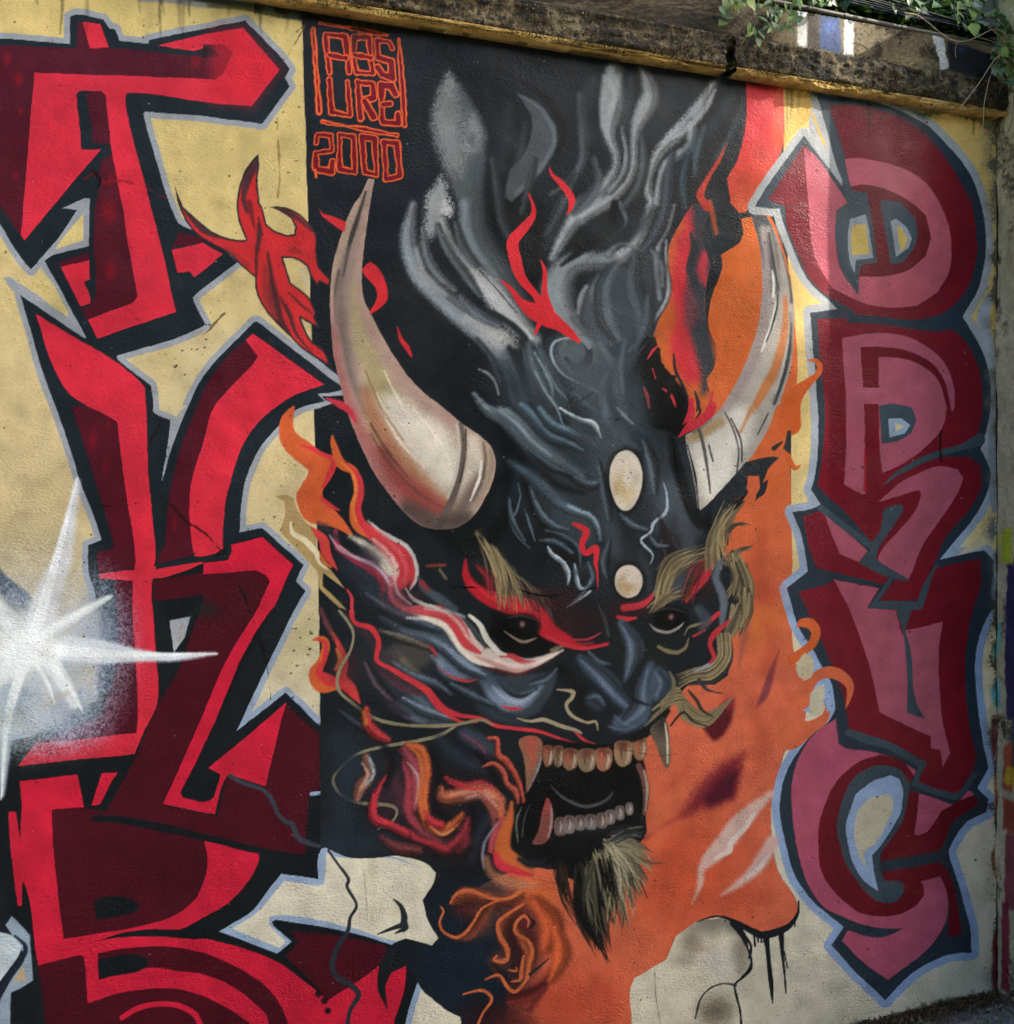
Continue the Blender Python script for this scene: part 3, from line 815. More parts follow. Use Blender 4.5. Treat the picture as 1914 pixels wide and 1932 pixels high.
def soft(P_, W_, col, f=24, o=.85, g=.4):
    c.stroke(P_, W_, col, f=f, o=o, g=g, clip=PM)
soft('950,690 1000,760 1060,820 1130,860', [40, 80, 90, 70], '2b3238', 50)
soft('1090,700 1130,760 1150,830 1140,880', [60, 70, 60, 40], '434b52', 50)
soft('1160,690 1190,740 1200,800', [40, 60, 50], '3a4249', 50)
soft('1225,880 1262,930 1250,990', [30, 50, 40], '414851', 36)
soft('930,765 955,830 1000,884 1050,915 1100,930', [10, 20, 18, 14, 6], '0e1113', 18)
soft('1000,762 1030,802 1080,842 1130,852', [6, 10, 10, 4], '13171a', 10)
soft('1046,770 1080,806 1122,818', [4, 7, 3], '101417', 8)
soft('985,900 1006,950 1026,990 1056,1002', [8, 18, 16, 6], '121110', 16)
c.poly('1036,930 1090,962 1124,990 1128,1050 1100,1030 1060,1010 1040,980', '363e45', f=26, o=.9, clip=PM, g=.4)
soft('1044,1040 1070,1050 1090,1062', [10, 20, 8], '1a1413', 14)
soft('1010,700 1028,736 1050,768 1062,800', [2, 4, 5, 2], '7b909a', 5, .8)
soft('1030,690 1050,730 1070,752', [2, 5, 2], '68777f', 6, .7)
soft('1140,752 1146,790 1164,822', [6, 14, 6], '56636b', 12, .8)
soft('1120,740 1090,760 1060,770', [3, 6, 3], '2a3036', 8)
soft('1180,640 1172,690 1176,740', [4, 8, 4], '59626a', 10, .7)
soft('1160,1000 1170,1040 1150,1070', [20, 30, 16], '262b30', 24)
soft('1210,960 1225,990 1205,1010', [10, 20, 8], '242a30', 16)
soft('850,1010 880,1030 930,1010 960,960', [40, 50, 40, 20], '0d0f11', 30)
soft('950,830 960,880 950,940', [16, 20, 16], '0f1214', 18)
for P_ in ('1232,640 1216,664 1200,700', '1244,660 1226,690 1214,720', '1250,690 1240,724 1228,744', '1272,712 1262,744 1250,770', '1296,760 1280,790 1262,806', '1236,648 1222,640 1206,660'):
    c.stroke(P_, [8, 9, 1], '131516', f=3, clip=PM)
# ---- forehead and brow modelling
FACE = c.part('demon_face', DP, 'black and slate grey demon face with heavy brows')
for P_, W_, col, f_ in (
    ('894,743 920,775 950,785 976,806 1002,836 1036,862 1076,886 1100,903', [3, 14, 26, 28, 24, 18, 12, 4], '5b646a', 12),
    ('982,766 1006,790 1036,822 1066,834 1100,850', [16, 20, 16, 12, 4], '3e4d57', 10),
    ('1015,770 1040,800 1080,818 1110,830 1130,850', [10, 16, 14, 8, 3], '42525c', 10),
    ('1056,770 1090,790 1120,800 1134,826', [3, 7, 9, 3], '7e898d', 4),
    ('976,880 1006,902 1032,926 1056,950 1086,964 1112,974 1127,994 1132,1018', [3, 9, 14, 14, 12, 10, 8, 3], '5a6b76', 9),
    ('978,914 982,936 974,966 964,980 976,1010 1000,1034', [2, 3, 4, 6, 4, 2], '4f5d68', 4),
    ('990,960 1000,990 1010,1020', [2, 5, 2], '566570', 4),
    ('1030,1000 1060,1008 1090,1030 1096,1070', [4, 6, 6, 3], '485660', 6),
    ('1034,1032 1042,1046 1062,1062 1072,1082 1072,1102', [3, 7, 9, 8, 2], '828d97', 4),
    ('1084,1064 1088,1090 1094,1110 1110,1114 1096,1126 1070,1146', [3, 7, 7, 9, 8, 2], '73818d', 4),
    ('1252,910 1258,936 1256,966 1234,986 1228,1004 1210,1020 1232,1046 1228,1064', [2, 4, 7, 6, 5, 4, 4, 2], '94a3ac', 4),
    ('1250,1018 1248,1030 1256,1042 1254,1056 1240,1074', [2, 3, 3, 3, 2], '8797a1', 3),
    ('1274,1010 1270,1022 1281,1036 1270,1052 1266,1072 1246,1082 1244,1102 1234,1120', [2, 3, 5, 2, 3, 3, 4, 3], '8494a0', 3),
    ('1166,770 1180,785 1195,800', [3, 6, 3], '6c777d', 6)):
    if max(W_) > 7.5:
        c.wisp(P_, np.array(W_) * 1.25, col, -1, f=f_ * .6, g=.7, clip=PM, k=(.55, 1.55))
    else:
        c.stroke(P_, W_, col, f=f_, g=.7, clip=PM)

soft('930,775 976,806 1010,842 1060,874 1100,890', [14, 34, 34, 26, 10], '465057', 20)
soft('944,776 976,800 1002,830 1040,860', [3, 6, 6, 3], '84909a', 6, .75)
soft('1085,800 1120,840 1150,870', [20, 34, 24], '353d44', 26)
soft('960,870 1000,895 1034,925 1066,950', [8, 22, 22, 12], '36424b', 16)
soft('1282,930 1290,985 1296,1040 1288,1090 1268,1128', [14, 26, 32, 32, 14], '424951', 18)
soft('1160,800 1180,830 1200,842', [14, 26, 14], '3f474e', 22)
soft('1215,800 1240,850 1258,900', [10, 20, 14], '2b3237', 18)
soft('1140,960 1150,1000 1160,1040', [16, 30, 20], '373e45', 24)
soft('1210,1040 1220,1080 1226,1110', [8, 16, 8], '31383f', 16)
soft('1090,1080 1120,1060 1140,1040', [8, 20, 10], '2e343a', 20)
c.poly('1240,960 1262,1000 1290,1010 1285,1060 1270,1100 1245,1130 1236,1100 1246,1040', '221a1d', f=10, clip=PM, o=.8)
c.spray(1300, 1000, 50, 60, '41474f', o=.8, clip=PM)
c.spray(1160, 860, 60, 80, '3b444b', o=.7, clip=PM)
c.stroke('1268,824 1274,860 1284,900 1300,950 1320,985 1345,985 1380,960 1410,930', [14, 20, 22, 22, 24, 26, 22, 8], '16181a', f=10, clip=PM)
c.stroke('1272,830 1275,870 1288,930 1302,965', [2, 3, 3, 2], '060606', f=3, clip=PM)

for P_, W_, col, sd in (('1060,880 1090,905 1120,915 1150,900', [6, 16, 16, 6], '3a434a', -1), ('1000,850 1040,880 1080,896', [5, 14, 6], '2f383f', -1), ('1170,970 1190,990 1220,1000', [6, 14, 6], '39424a', -1),
                        ('1130,870 1142,930 1150,980', [6, 18, 8], '333b42', 1), ('1216,830 1232,880 1236,930', [6, 20, 8], '3d464d', 1), ('1226,1010 1240,1030 1262,1030', [3, 9, 4], '39434b', -1),
                        ('1000,920 1014,960 1040,990 1070,1000', [4, 14, 16, 5], '414d56', -1), ('1020,1020 1050,1024 1080,1044', [4, 12, 5], '3b464f', -1), ('960,940 966,980 990,1020', [3, 9, 4], '39454e', -1),
                        ('1150,1020 1140,1060 1146,1090', [4, 14, 6], '343c43', 1), ('1110,1060 1120,1090 1100,1120', [4, 10, 4], '414b55', 1)):
    c.wisp(P_, W_, col, sd, f=6, g=.6, clip=PM, k=(.5, 1.5))
c.part('cut', DP, 'red zigzag cut on the forehead')
c.stroke('1082,988 1106,1002 1098,1028 1106,1044 1124,1034 1124,1062 1127,1078 1128,1110', [5, 14, 12, 11, 12, 8, 4, 1.5], 'c12a34', f=3)
# ---- forehead jewels
for (x, y, rx, ry, dark) in ((1181, 907, 31, 57, 0), (1186, 1097, 27, 31, 1)):
    c.part('forehead_jewel', DP, 'round cream jewel low on the forehead' if dark else 'long oval cream jewel on the forehead')
    ring = [(x + rx * math.cos(t) * (1 + (0.0 if dark else -.12 * math.sin(t))), y + ry * math.sin(t)) for t in np.linspace(0, 6.28, 28)[:-1]]
    c.poly(ring, '0d0e0f', grow=7, f=14, o=.7, noid=True)
    JM = c.poly(ring, 'bdb5a6' if not dark else 'c6b6a8', f=4, mask=True)
    c.spray(x - 2, y + 8, rx * 1.0, ry * .95, 'b0935f', o=.85, clip=JM, g=.9)
    c.spray(x + 3, y - 4, rx * .6, ry * .55, 'c9c3b8', o=1, clip=JM, g=.5)
    c.spray(x - rx * .6, y + ry * .3, 10, ry * .5, 'a89066', o=.6, clip=JM, g=1)

# ---- left horn
c.part('horn', DP, 'long curved ivory and brown horn on the left')
HL = '707,338 699,383 689,453 683,523 687,563 703,597 735,657 766,703 786,727 832,766 862,792 910,826 926,842 935,866 932,902 916,940 890,978 862,995 826,998 796,992 766,970 743,942 703,886 669,812 653,766 645,733 631,673 625,613 623,553 629,495 647,437 669,383 681,366 695,336'
c.stroke('640,560 640,640 660,740 700,840 760,930 830,1000 900,985 940,900', [10, 16, 20, 24, 28, 26, 26, 20], '0f1113', f=16, o=.8, clip=PM, noid=True)
HM = c.poly(HL, 'a28c7c', f=2.4, mask=True)
def hs(P, W, col, f, o=1., g=.35):
    c.stroke(P, W, col, f=f, o=o, g=g, clip=HM, noid=True)
hs('700,345 688,400 668,470 652,540 650,620 664,700', [10, 22, 26, 24, 24, 30], '8d7870', 18)
hs('676,540 676,600 690,660 720,730 770,800', [20, 26, 34, 44, 50], 'a2936f', 24)
hs('692,400 682,470 678,540 690,600 730,670 790,740 850,790', [18, 16, 12, 16, 22, 26, 26], 'a08579', 14)
hs('690,362 676,410 660,460 648,520', [5, 8, 8, 4], '3d3834', 5)
hs('640,510 632,560 634,610', [6, 5, 3], '4a4240', 6)
hs('655,470 640,540 644,620 658,700 690,780', [8, 14, 18, 16, 12], '6b5f59', 16, .8)
hs('626,560 634,640 652,720 680,790', [8, 12, 14, 10], 'a07a76', 12, .8)
hs('629,620 640,700 664,780 700,850 740,915 790,965', [10, 16, 22, 30, 36, 30], '96605c', 20)
hs('690,740 712,800 748,860 790,910 830,950', [18, 34, 44, 48, 40], '96664a', 26, .9)
hs('720,850 760,910 810,950 850,970', [20, 36, 40, 20], '87423e', 24)
hs('740,760 780,810 820,850 850,900', [40, 66, 80, 60], 'c3bbad', 40)
hs('800,800 830,850 845,890', [30, 50, 40], 'cfc8b8', 30)
hs('700,800 730,850 770,900', [4, 5, 3], '4c3833', 5, .8)
hs('712,740 730,790 760,840 800,880', [3, 5, 5, 2], 'd2c4ae', 5, .8, .9)
hs('725,700 745,740 760,765', [2, 4, 2], 'd8cfba', 4, .9, 1.2)
hs('870,800 876,840 872,880 862,920 846,960 830,992', [9, 11, 12, 13, 16, 14], '5a504c', 6)
hs('862,800 866,850 858,900 845,940', [4, 5, 6, 4], 'b9b2a5', 5, .8, .9)
hs('879,810 878,860 868,910', [3, 4, 3], '27211f', 4)
hs('892,830 894,870 888,920 876,960', [20, 30, 30, 30], 'bdb4a4', 18)
hs('904,900 884,940 860,975', [18, 30, 30], '6f5f56', 24)
hs('912,836 916,870 908,910 894,945', [4, 6, 8, 3], '63594f', 6)
hs('908,870 905,900 898,920 888,945', [4, 7, 6, 3], 'd6d1c5', 4, 1, .6)
hs('926,850 928,880 918,920', [8, 10, 8], '8b7b6b', 8)
hs('770,960 830,990 880,978', [30, 40, 30], '463c3a', 26, .85)
hs('700,820 740,880 790,930 840,960', [4, 6, 6, 3], '5a3a30', 6, .6)
hs('690,700 720,770 760,830', [3, 4, 3], '6a4a36', 5, .5)
hs('780,770 820,820 850,870', [3, 5, 3], 'ddd6c6', 6, .7, .9)
# ---- right horn
c.part('horn', DP, 'curved ivory horn with orange streaks on the right')
HR = '1418,405 1432,453 1438,513 1438,563 1428,623 1404,693 1364,766 1348,784 1318,808 1294,820 1296,842 1308,894 1316,958 1322,963 1348,938 1408,874 1448,812 1466,766 1472,763 1492,693 1498,643 1500,593 1498,563 1488,513 1468,449 1446,405'
HM = c.poly(HR, '9b948b', f=2.4, mask=True)
hs('1430,400 1448,460 1458,520 1462,600', [40, 34, 26, 10], '45494b', 14)
hs('1440,430 1448,500 1446,570 1436,640 1410,710 1370,780', [10, 14, 18, 22, 24, 26], '938582', 10)
hs('1450,430 1462,480 1470,530', [8, 10, 6], '8a8076', 8)
hs('1452,440 1462,500 1470,545', [3, 4, 2], '2c2f31', 4)
hs('1476,470 1490,520 1494,570', [4, 6, 6], '4a4b4a', 5)
hs('1462,560 1458,640 1434,710 1400,780 1360,850', [14, 20, 26, 34, 40], 'a59d92', 16)
hs('1482,560 1482,620 1466,690 1440,740 1412,790', [8, 14, 18, 18, 8], 'b06a3c', 8, .95)
hs('1492,590 1494,640 1480,700 1462,760', [6, 12, 14, 10], '77726c', 8)
hs('1494,610 1490,660 1478,715 1462,762', [3, 6, 6, 4], '2d3032', 5)
hs('1488,640 1478,690 1464,740', [3, 5, 4], 'aaa49c', 5, .9, .9)
hs('1458,510 1461,535 1459,560', [4, 7, 4], 'd3d0c6', 4)
hs('1466,570 1458,610 1446,640 1438,662', [4, 8, 5, 3], 'd3d0c6', 4)
hs('1468,555 1466,580 1456,620 1446,645', [3, 4, 4, 2], '35383a', 3)
hs('1330,850 1350,880 1340,930', [50, 70, 30], 'cbc6ba', 34)
hs('1400,790 1370,840 1350,890', [50, 70, 50], 'cbc6ba', 34)
hs('1305,828 1330,815 1360,796', [14, 18, 14], 'a68a5c', 14, .9)
hs('1310,815 1318,808 1340,790', [6, 8, 6], '55534f', 8, .7)
hs('1318,806 1328,840 1336,890 1340,930', [6, 6, 5, 3], '4e4d4a', 4)
hs('1368,778 1384,810 1394,850 1390,890', [3, 4, 3, 3], '47464a', 3)
hs('1380,790 1398,830 1400,870', [4, 4, 3], '3c3d40', 3)
hs('1450,780 1430,820', [3, 3], '35373a', 3)
hs('1418,770 1398,815', [8, 6], 'b9744a', 8, .8)
hs('1338,840 1346,870', [3, 3], '47464a', 3)
c.stroke('1319,965 1312,900 1298,840', [2, 3, 2], '090909', f=3, noid=True)

# ---- orange field details right
c.cur = OG
c.poly('1348,938 1408,872 1460,862 1470,864 1452,882 1440,910 1450,905 1444,930 1425,945 1428,920 1432,900 1415,898 1408,920 1412,928 1395,938 1372,965 1360,1010 1340,990', '24282c', f=3)
c.poly('1410,898 1432,898 1434,920 1420,945 1400,945 1412,930', 'bb5a38', f=3)
c.stroke('1460,846 1476,834', [8, 3], '2b2d30', f=3)
c.poly('1478,846 1492,812 1492,860', '2b2d30', f=2.5)
# ================= right column of letters
SL, SL2 = '39464e', '26313b'
RD, RD2 = '6c1120', '620d1b'
PK, PK2 = 'ad525e', 'a04f60'
RS = '1518,255 1531,274 1590,350 1543,180 1565,178 1611,184 1651,192 1701,210 1751,236 1791,276 1831,328 1851,383 1859,433 1859,483 1847,543 1817,597 1843,639 1867,703 1871,766 1869,786 1853,848 1869,886 1867,914 1843,968 1773,1056 1857,1038 1875,1056 1877,1149 1871,1153 1851,1195 1841,1249 1843,1309 1855,1399 1865,1449 1845,1487 1865,1507 1863,1532 1827,1550 1799,1588 1791,1608 1811,1674 1831,1750 1834,1798 1791,1802 1731,1830 1671,1888 1617,1836 1569,1784 1593,1750 1561,1724 1531,1697 1500,1651 1480,1581 1472,1531 1476,1489 1488,1449 1506,1419 1531,1387 1561,1365 1577,1339 1569,1289 1555,1263 1531,1219 1508,1185 1496,1149 1486,1110 1526,1078 1513,1010 1495,966 1531,960 1549,952 1531,924 1537,904 1543,846 1543,766 1535,663 1529,590 1581,583 1560,562 1531,535 1504,483 1488,443 1474,403 1472,394 1425,391 1428,383'
RLETTERS = [(0, 'broad red D-shaped letter with an arrow head at the top of the right column'),
            (598, 'dark red P-shaped letter with a small pointed eye below the D'),
            (850, 'hooked dark red letter with a pink curved stroke, middle of the right column'),
            (1056, 'dark red U-shaped letter with pink inside in the right column'),
            (1400, 'dark red G-shaped letter with a pointed foot at the bottom right')]
RID = []
for y0, lab in RLETTERS:
    RID.append(c.part('graffiti_letter', 0, lab))
c.cur = RID[0]
c.poly(RS, ('9d9fa0', '8aa1c4', (0, 700), (0, 1250)), grow=14, f=3, wob=1.4)
c.stroke('1868,560 1856,600 1866,650 1880,700', [14, 24, 20, 20], '9aa0a8', f=6)
c.stroke('1874,700 1878,780 1872,900 1876,960', [14, 16, 18, 12], '7d8896', f=6)
c.poly('1803,1050 1850,1010 1872,985 1876,1020 1858,1030', 'c7b898', f=3)
c.poly('1548,1190 1560,1250 1572,1300 1560,1330 1531,1348 1515,1340 1531,1260', '8ba4c6', f=4)
c.poly(RS, (SL, SL2, (1500, 0), (1880, 200)), f=1.8)
c.poly(RS, SL, f=20, o=.0)
# split the outline between the letters
bY = [0, 598, 862, 1052, 1400, 4000]
for k in range(5):
    m = (c.idm == RID[0])
    yy = ys[:, None] + 0 * xs[None, :]
    m &= (yy >= bY[k]) & (yy < bY[k + 1])
    if k:
        c.idm[m] = RID[k]
# D with arrow
A = RID[0]
AS = c.part('letter_shade', A)
c.poly('1565,200 1601,198 1651,206 1707,226 1747,254 1781,292 1811,340 1831,383 1841,433 1843,479 1831,531 1807,569 1771,593 1723,603 1661,597 1615,593 1611,585 1597,577 1557,553 1531,527 1504,469 1486,423 1482,390 1530,384 1600,384 1606,352', RD, f=2)
c.poly('1518,272 1534,290 1600,384 1528,384 1482,390 1450,376', RD, f=2)
for (x, y, rx, ry) in ((1790, 440, 30, 60), (1740, 290, 40, 30), (1800, 540, 20, 30), (1830, 400, 14, 50), (1780, 340, 30, 40)):
    c.spray(x, y, rx, ry, '78101c', o=.6)
c.part('letter_face', A)
c.poly('1595,300 1621,298 1661,304 1707,318 1747,344 1773,383 1789,423 1795,463 1791,513 1771,551 1731,577 1691,581 1643,575 1611,563 1571,543 1539,483 1531,433 1526,383 1518,278 1534,290 1600,382 1579,397 1577,453 1587,507 1619,555 1621,521 1661,521 1711,511 1747,483 1757,449 1747,407 1721,383 1681,360 1631,348 1605,352', PK, f=1.8)
c.cur = AS
c.poly('1605,352 1631,348 1681,360 1721,383 1747,407 1757,449 1747,483 1711,511 1661,521 1621,521 1590,440', RD2, f=1.8)
c.cur = A
c.poly('1597,356 1637,364 1642,390 1657,495 1626,500 1621,521 1619,556 1587,507 1577,453 1579,397 1600,382', SL, f=1.8)
c.poly('1661,376 1701,381 1727,413 1733,443 1723,471 1703,495 1681,499 1668,420', SL, f=1.8)
c.stroke('1553,184 1575,262 1600,352 1602,372', [18, 12, 12, 8], SL, f=2)
c.part('letter_counter', A)
c.poly('1605,413 1635,403 1649,487 1615,490 1614,519 1607,503 1600,453', '8a9197')
c.poly('1609,425 1634,422 1641,479 1609,481 1606,449', 'c3a659')
c.poly('1681,417 1691,413 1711,429 1721,449 1715,467 1691,485', '8a9197')
c.poly('1693,427 1701,428 1713,449 1707,469 1700,476', 'c3a659')
# grey wedge right of the arrow and the yellow splinter
c.cur = A
c.poly('1531,205 1541,206 1592,348 1531,268 1527,240', '9fa1a1', f=2)
c.poly('1531,212 1536,214 1560,276 1552,268', 'c6a14e', f=2)
# P and hook
B, H = RID[1], RID[2]
BS = c.part('letter_shade', B)
c.poly('1543,601 1597,601 1599,609 1671,613 1711,619 1761,625 1799,621 1821,643 1847,695 1855,766 1847,816 1831,838 1785,852 1711,880 1680,905 1640,960 1600,960 1587,956 1543,916 1551,866 1557,766 1549,690', RD, f=2)
HS = c.part('letter_shade', H)
c.poly('1690,893 1711,885 1790,862 1831,862 1851,878 1853,920 1831,958 1781,1020 1765,1060 1743,1106 1731,1134 1659,1134 1690,1092 1648,1052 1645,1024 1587,956 1660,900', RD, f=2)
c.poly('1516,974 1553,962 1637,1040 1621,1060 1677,1090 1669,1102 1543,1072 1530,1040', RD, f=2)
c.cur = B
c.stroke('1849,830 1815,844 1781,853 1741,868 1711,884 1690,896 1669,914', [24, 12, 11, 11, 9, 6, 2], SL, f=2)
BF = c.part('letter_face', B)
c.poly('1589,637 1651,629 1705,633 1751,655 1781,683 1799,723 1801,766 1798,777 1792,766 1788,766 1779,806 1751,840 1711,870 1665,893 1660,836 1659,762 1631,762 1634,930 1627,932 1594,914 1597,766', PK2, f=1.8)
c.cur = BS
c.stroke('1642,664 1700,667 1746,685 1776,716 1790,766', [20, 17, 15, 10, 8], RD2, f=2)
c.poly('1625,655 1659,653 1658,731 1629,731', RD2, f=2)
c.stroke('1632,850 1633,925', [4, 6], '9a1526', f=2)
c.part('letter_counter', B)
c.poly('1659,766 1680,761 1721,768 1731,792 1721,818 1701,830 1664,838', SL, f=1.8)
c.poly('1677,790 1701,789 1719,802 1709,818 1679,826', '8fa0b2')
c.poly('1689,798 1709,804 1691,815', 'c9b98a')
c.part('letter_face', H)
c.poly('1659,946 1680,928 1701,910 1735,893 1771,880 1807,884 1818,902 1807,932 1771,986 1743,1028 1715,1094 1659,1062 1657,1054 1659,1046 1701,996 1731,958 1739,935 1737,927 1731,926 1701,934', PK2, f=1.8)
c.poly('1553,962 1637,1040 1621,1060 1585,1046', PK2, f=1.8)
c.cur = H
c.poly('1667,962 1690,953 1703,952 1706,964 1683,998 1660,1030 1650,1062 1640,1055 1645,1024 1661,1000', SL, f=2)
c.poly('1637,1040 1660,1060 1715,1092 1716,1098 1686,1092 1659,1134 1731,1134 1740,1108 1768,1062 1774,1074 1745,1140 1735,1152 1636,1152 1669,1104 1677,1090 1621,1062', SL, f=2)
c.stroke('1549,958 1590,990 1645,1030', [12, 13, 12], SL, f=2)
# U
U = RID[3]
c.part('letter_shade', U)
c.poly('1508,1117 1571,1098 1576,1094 1659,1110 1636,1150 1740,1150 1765,1072 1849,1054 1851,1106 1837,1149 1825,1209 1821,1269 1825,1329 1831,1379 1843,1427 1831,1461 1805,1501 1729,1479 1741,1441 1671,1407 1603,1383 1599,1349 1589,1305 1571,1255 1535,1175', RD, f=2)
for (x, y, rx, ry) in ((1605, 1230, 20, 40), (1800, 1360, 14, 80), (1800, 1110, 30, 30), (1690, 1392, 30, 14)):
    c.spray(x, y, rx, ry, '780f1c', o=.6)
c.part('letter_face', U)
c.poly('1575,1094 1659,1110 1637,1148 1691,1151 1703,1199 1709,1189 1778,1174 1771,1229 1773,1289 1779,1359 1793,1421 1779,1447 1775,1415 1757,1411 1757,1389 1707,1367 1661,1343 1647,1279 1627,1209 1603,1149', PK2, f=1.8)
c.cur = U
c.poly('1691,1149 1721,1149 1709,1189 1719,1229 1731,1329 1747,1357 1713,1345 1713,1289 1705,1199', SL, f=2)
# G
G = RID[4]
c.part('letter_face', G)
c.poly('1531,1391 1577,1357 1583,1403 1595,1411 1651,1419 1690,1432 1728,1453 1725,1464 1700,1470 1610,1500 1600,1600 1650,1700 1735,1662 1775,1654 1785,1674 1791,1710 1785,1742 1761,1780 1731,1808 1677,1850 1631,1816 1589,1776 1601,1756 1640,1768 1671,1768 1714,1749 1687,1753 1641,1748 1591,1730 1561,1716 1531,1680 1504,1601 1495,1531 1494,1489 1504,1439', 'a64d64', f=1.8)
c.part('letter_shade', G)
c.poly('1661,1423 1621,1437 1587,1465 1567,1493 1551,1532 1545,1550 1543,1590 1551,1646 1581,1690 1621,1722 1661,1730 1701,1724 1731,1710 1745,1690 1743,1670 1735,1664 1775,1654 1785,1674 1791,1710 1789,1772 1815,1762 1807,1700 1789,1642 1775,1626 1665,1646 1669,1662 1640,1670 1600,1600 1600,1530 1640,1460 1697,1451 1717,1477 1725,1464 1710,1443 1697,1433', RD2, f=2, sm=False)
c.poly('1717,1492 1733,1496 1797,1519 1813,1510 1839,1501 1849,1515 1825,1532 1799,1550 1777,1606 1661,1626 1663,1610 1703,1550', RD2, f=2)
c.cur = G
c.poly('1697,1451 1671,1443 1643,1447 1611,1469 1591,1505 1583,1532 1579,1550 1583,1590 1597,1630 1627,1674 1651,1698 1671,1705 1691,1702 1705,1686 1707,1670 1695,1662 1669,1662 1661,1640 1661,1610 1703,1550 1715,1500 1717,1477', SL, f=2)
c.part('letter_counter', G)
c.poly('1605,1529 1615,1499 1651,1471 1681,1463 1697,1471 1704,1493 1701,1532 1691,1550 1661,1596 1645,1614 1651,1650 1658,1682 1631,1662 1611,1630 1599,1590 1597,1550', '8ea3c2', f=2)
c.poly('1619,1529 1641,1505 1671,1498 1685,1505 1686,1525 1675,1550 1651,1590 1629,1608 1635,1638 1619,1610 1611,1570', 'bdb59a', f=2)
c.part('letter_face', G)
c.poly('1735,1497 1797,1519 1778,1530 1765,1552 1752,1570 1733,1577 1726,1573 1732,1540', 'a64d64', f=2)
c.poly('1827,1491 1839,1499 1813,1509', 'a64d64', f=2)
c.cur = G
c.poly('1661,1628 1777,1607 1793,1606 1791,1622 1775,1627 1665,1645', SL2, f=2)
c.stroke('1741,1441 1733,1460 1727,1478 1765,1494 1805,1504 1822,1488 1838,1462', [14, 10, 10, 11, 11, 9, 12], SL, f=2, sm=False)
c.stroke('1603,1383 1640,1396 1680,1408 1735,1440', [14, 16, 14, 14], SL, f=2)
c.cur = OG
# flame hooks leaving the panel
FH = 'c25723'
c.part('flame', DP, 'orange flame hook curling over the cream strip beside the right horn')
c.stroke('1490,800 1494,766 1506,740 1531,717 1543,705 1547,693 1541,682 1528,679', [44, 34, 26, 14, 12, 11, 9, 4], FH, f=2.4)
c.poly('1490,790 1494,784 1503,775 1510,768 1509,786 1500,802 1490,815', FH, f=2.4)
c.stroke('1486,860 1494,876 1502,883 1510,878', [12, 11, 8, 3], FH, f=2.4)
c.poly('1486,812 1493,812 1493,858 1480,846', '2b2d30', f=2.4)
c.part('flame', DP, 'orange flame hook beside the U letter')
c.stroke('1506,1181 1516,1175 1531,1178 1540,1193 1534,1213 1518,1228 1495,1244', [6, 16, 20, 18, 16, 16, 20], 'c45a2c', f=2.6)
c.stroke('1510,1320 1520,1300 1531,1287 1547,1273 1571,1269 1595,1281 1605,1301 1597,1336', [40, 30, 20, 20, 22, 20, 14, 2], 'c8623f', f=2.6)
c.stroke('1557,1321 1561,1341 1553,1358 1528,1373 1490,1385', [3, 11, 18, 26, 60], 'c8623f', f=2.6)
c.poly('1519,1233 1532,1240 1536,1262 1530,1278 1516,1281 1505,1270 1504,1252', 'b9ac8c', f=2.6, noid=True, sm=True)
c.poly('1528,1310 1540,1296 1556,1290 1562,1310 1552,1322 1557,1338 1545,1350 1528,1352', 'bdb49a', f=3, noid=True)
c.poly('1556,1290 1570,1292 1576,1330 1562,1345 1557,1322', '8ba4c6', f=3, noid=True)
# marks in the orange
c.cur = OG
for P_ in ('1386,1321 1378,1365 1364,1389 1348,1397 1334,1383 1330,1365 1364,1329',):
    c.poly(P_, '55141f', f=12, sm=True, g=.5)
c.spray(1376, 1325, 26, 26, 'a23a34', o=.7, g=.6)
c.poly('1404,1423 1398,1459 1382,1507 1338,1525 1290,1534 1318,1485 1358,1445', '6b1c28', f=34, g=.5, sm=False, o=.95)
c.poly('1398,1450 1384,1505 1338,1523 1330,1505 1360,1470', '471020', f=22, g=.4)
c.stroke('1471,1225 1456,1269 1444,1309 1428,1336', [2, 12, 15, 2], '7f3a40', f=7, g=.6)
c.stroke('1300,1535 1265,1550 1215,1585', [10, 8, 3], '8f2b30', f=14, o=.6)
c.stroke('1408,1180 1402,1215 1395,1260', [16, 10, 3], '8d4a48', f=12, o=.6, g=.8)
c.spray(1440, 1115, 60, 50, 'a83a30', o=.5, g=.8)
for P_, W_, col in (('1440,980 1430,1060 1440,1130', [10, 30, 12], 'a9482c'), ('1300,1580 1260,1640 1250,1700', [10, 40, 14], 'a8452e'), ('1420,1320 1440,1400 1430,1460', [8, 30, 10], 'ad4a30'), ('1290,1480 1250,1530 1240,1590', [8, 30, 12], 'cc6a45'),
                   ('1330,1690 1400,1700 1450,1690', [10, 40, 14], 'b14a31'), ('1120,1850 1150,1890 1140,1930', [10, 40, 20], 'a8442f'), ('1210,1740 1240,1770 1220,1800', [10, 30, 10], 'cb6744'), ('1450,1180 1456,1230 1440,1270', [10, 24, 8], 'ab4530'), ('1300,1420 1290,1460 1260,1490', [8, 20, 8], 'b04a31')):
    c.stroke(P_, W_, col, f=36, o=.6, g=.5, clip=OM, noid=True)
c.part('highlight', DP, 'pale pink airbrushed wisps low in the orange field')
c.stroke('1456,1498 1420,1530 1394,1556 1370,1588 1345,1615 1324,1640 1322,1665 1308,1703', [10, 26, 34, 36, 30, 14, 10, 2], 'c8a79c', f=12, g=.5)
c.stroke('1424,1536 1404,1566 1380,1590 1376,1606 1350,1620', [6, 10, 10, 12, 6], 'd2c2ba', f=5, g=.3)
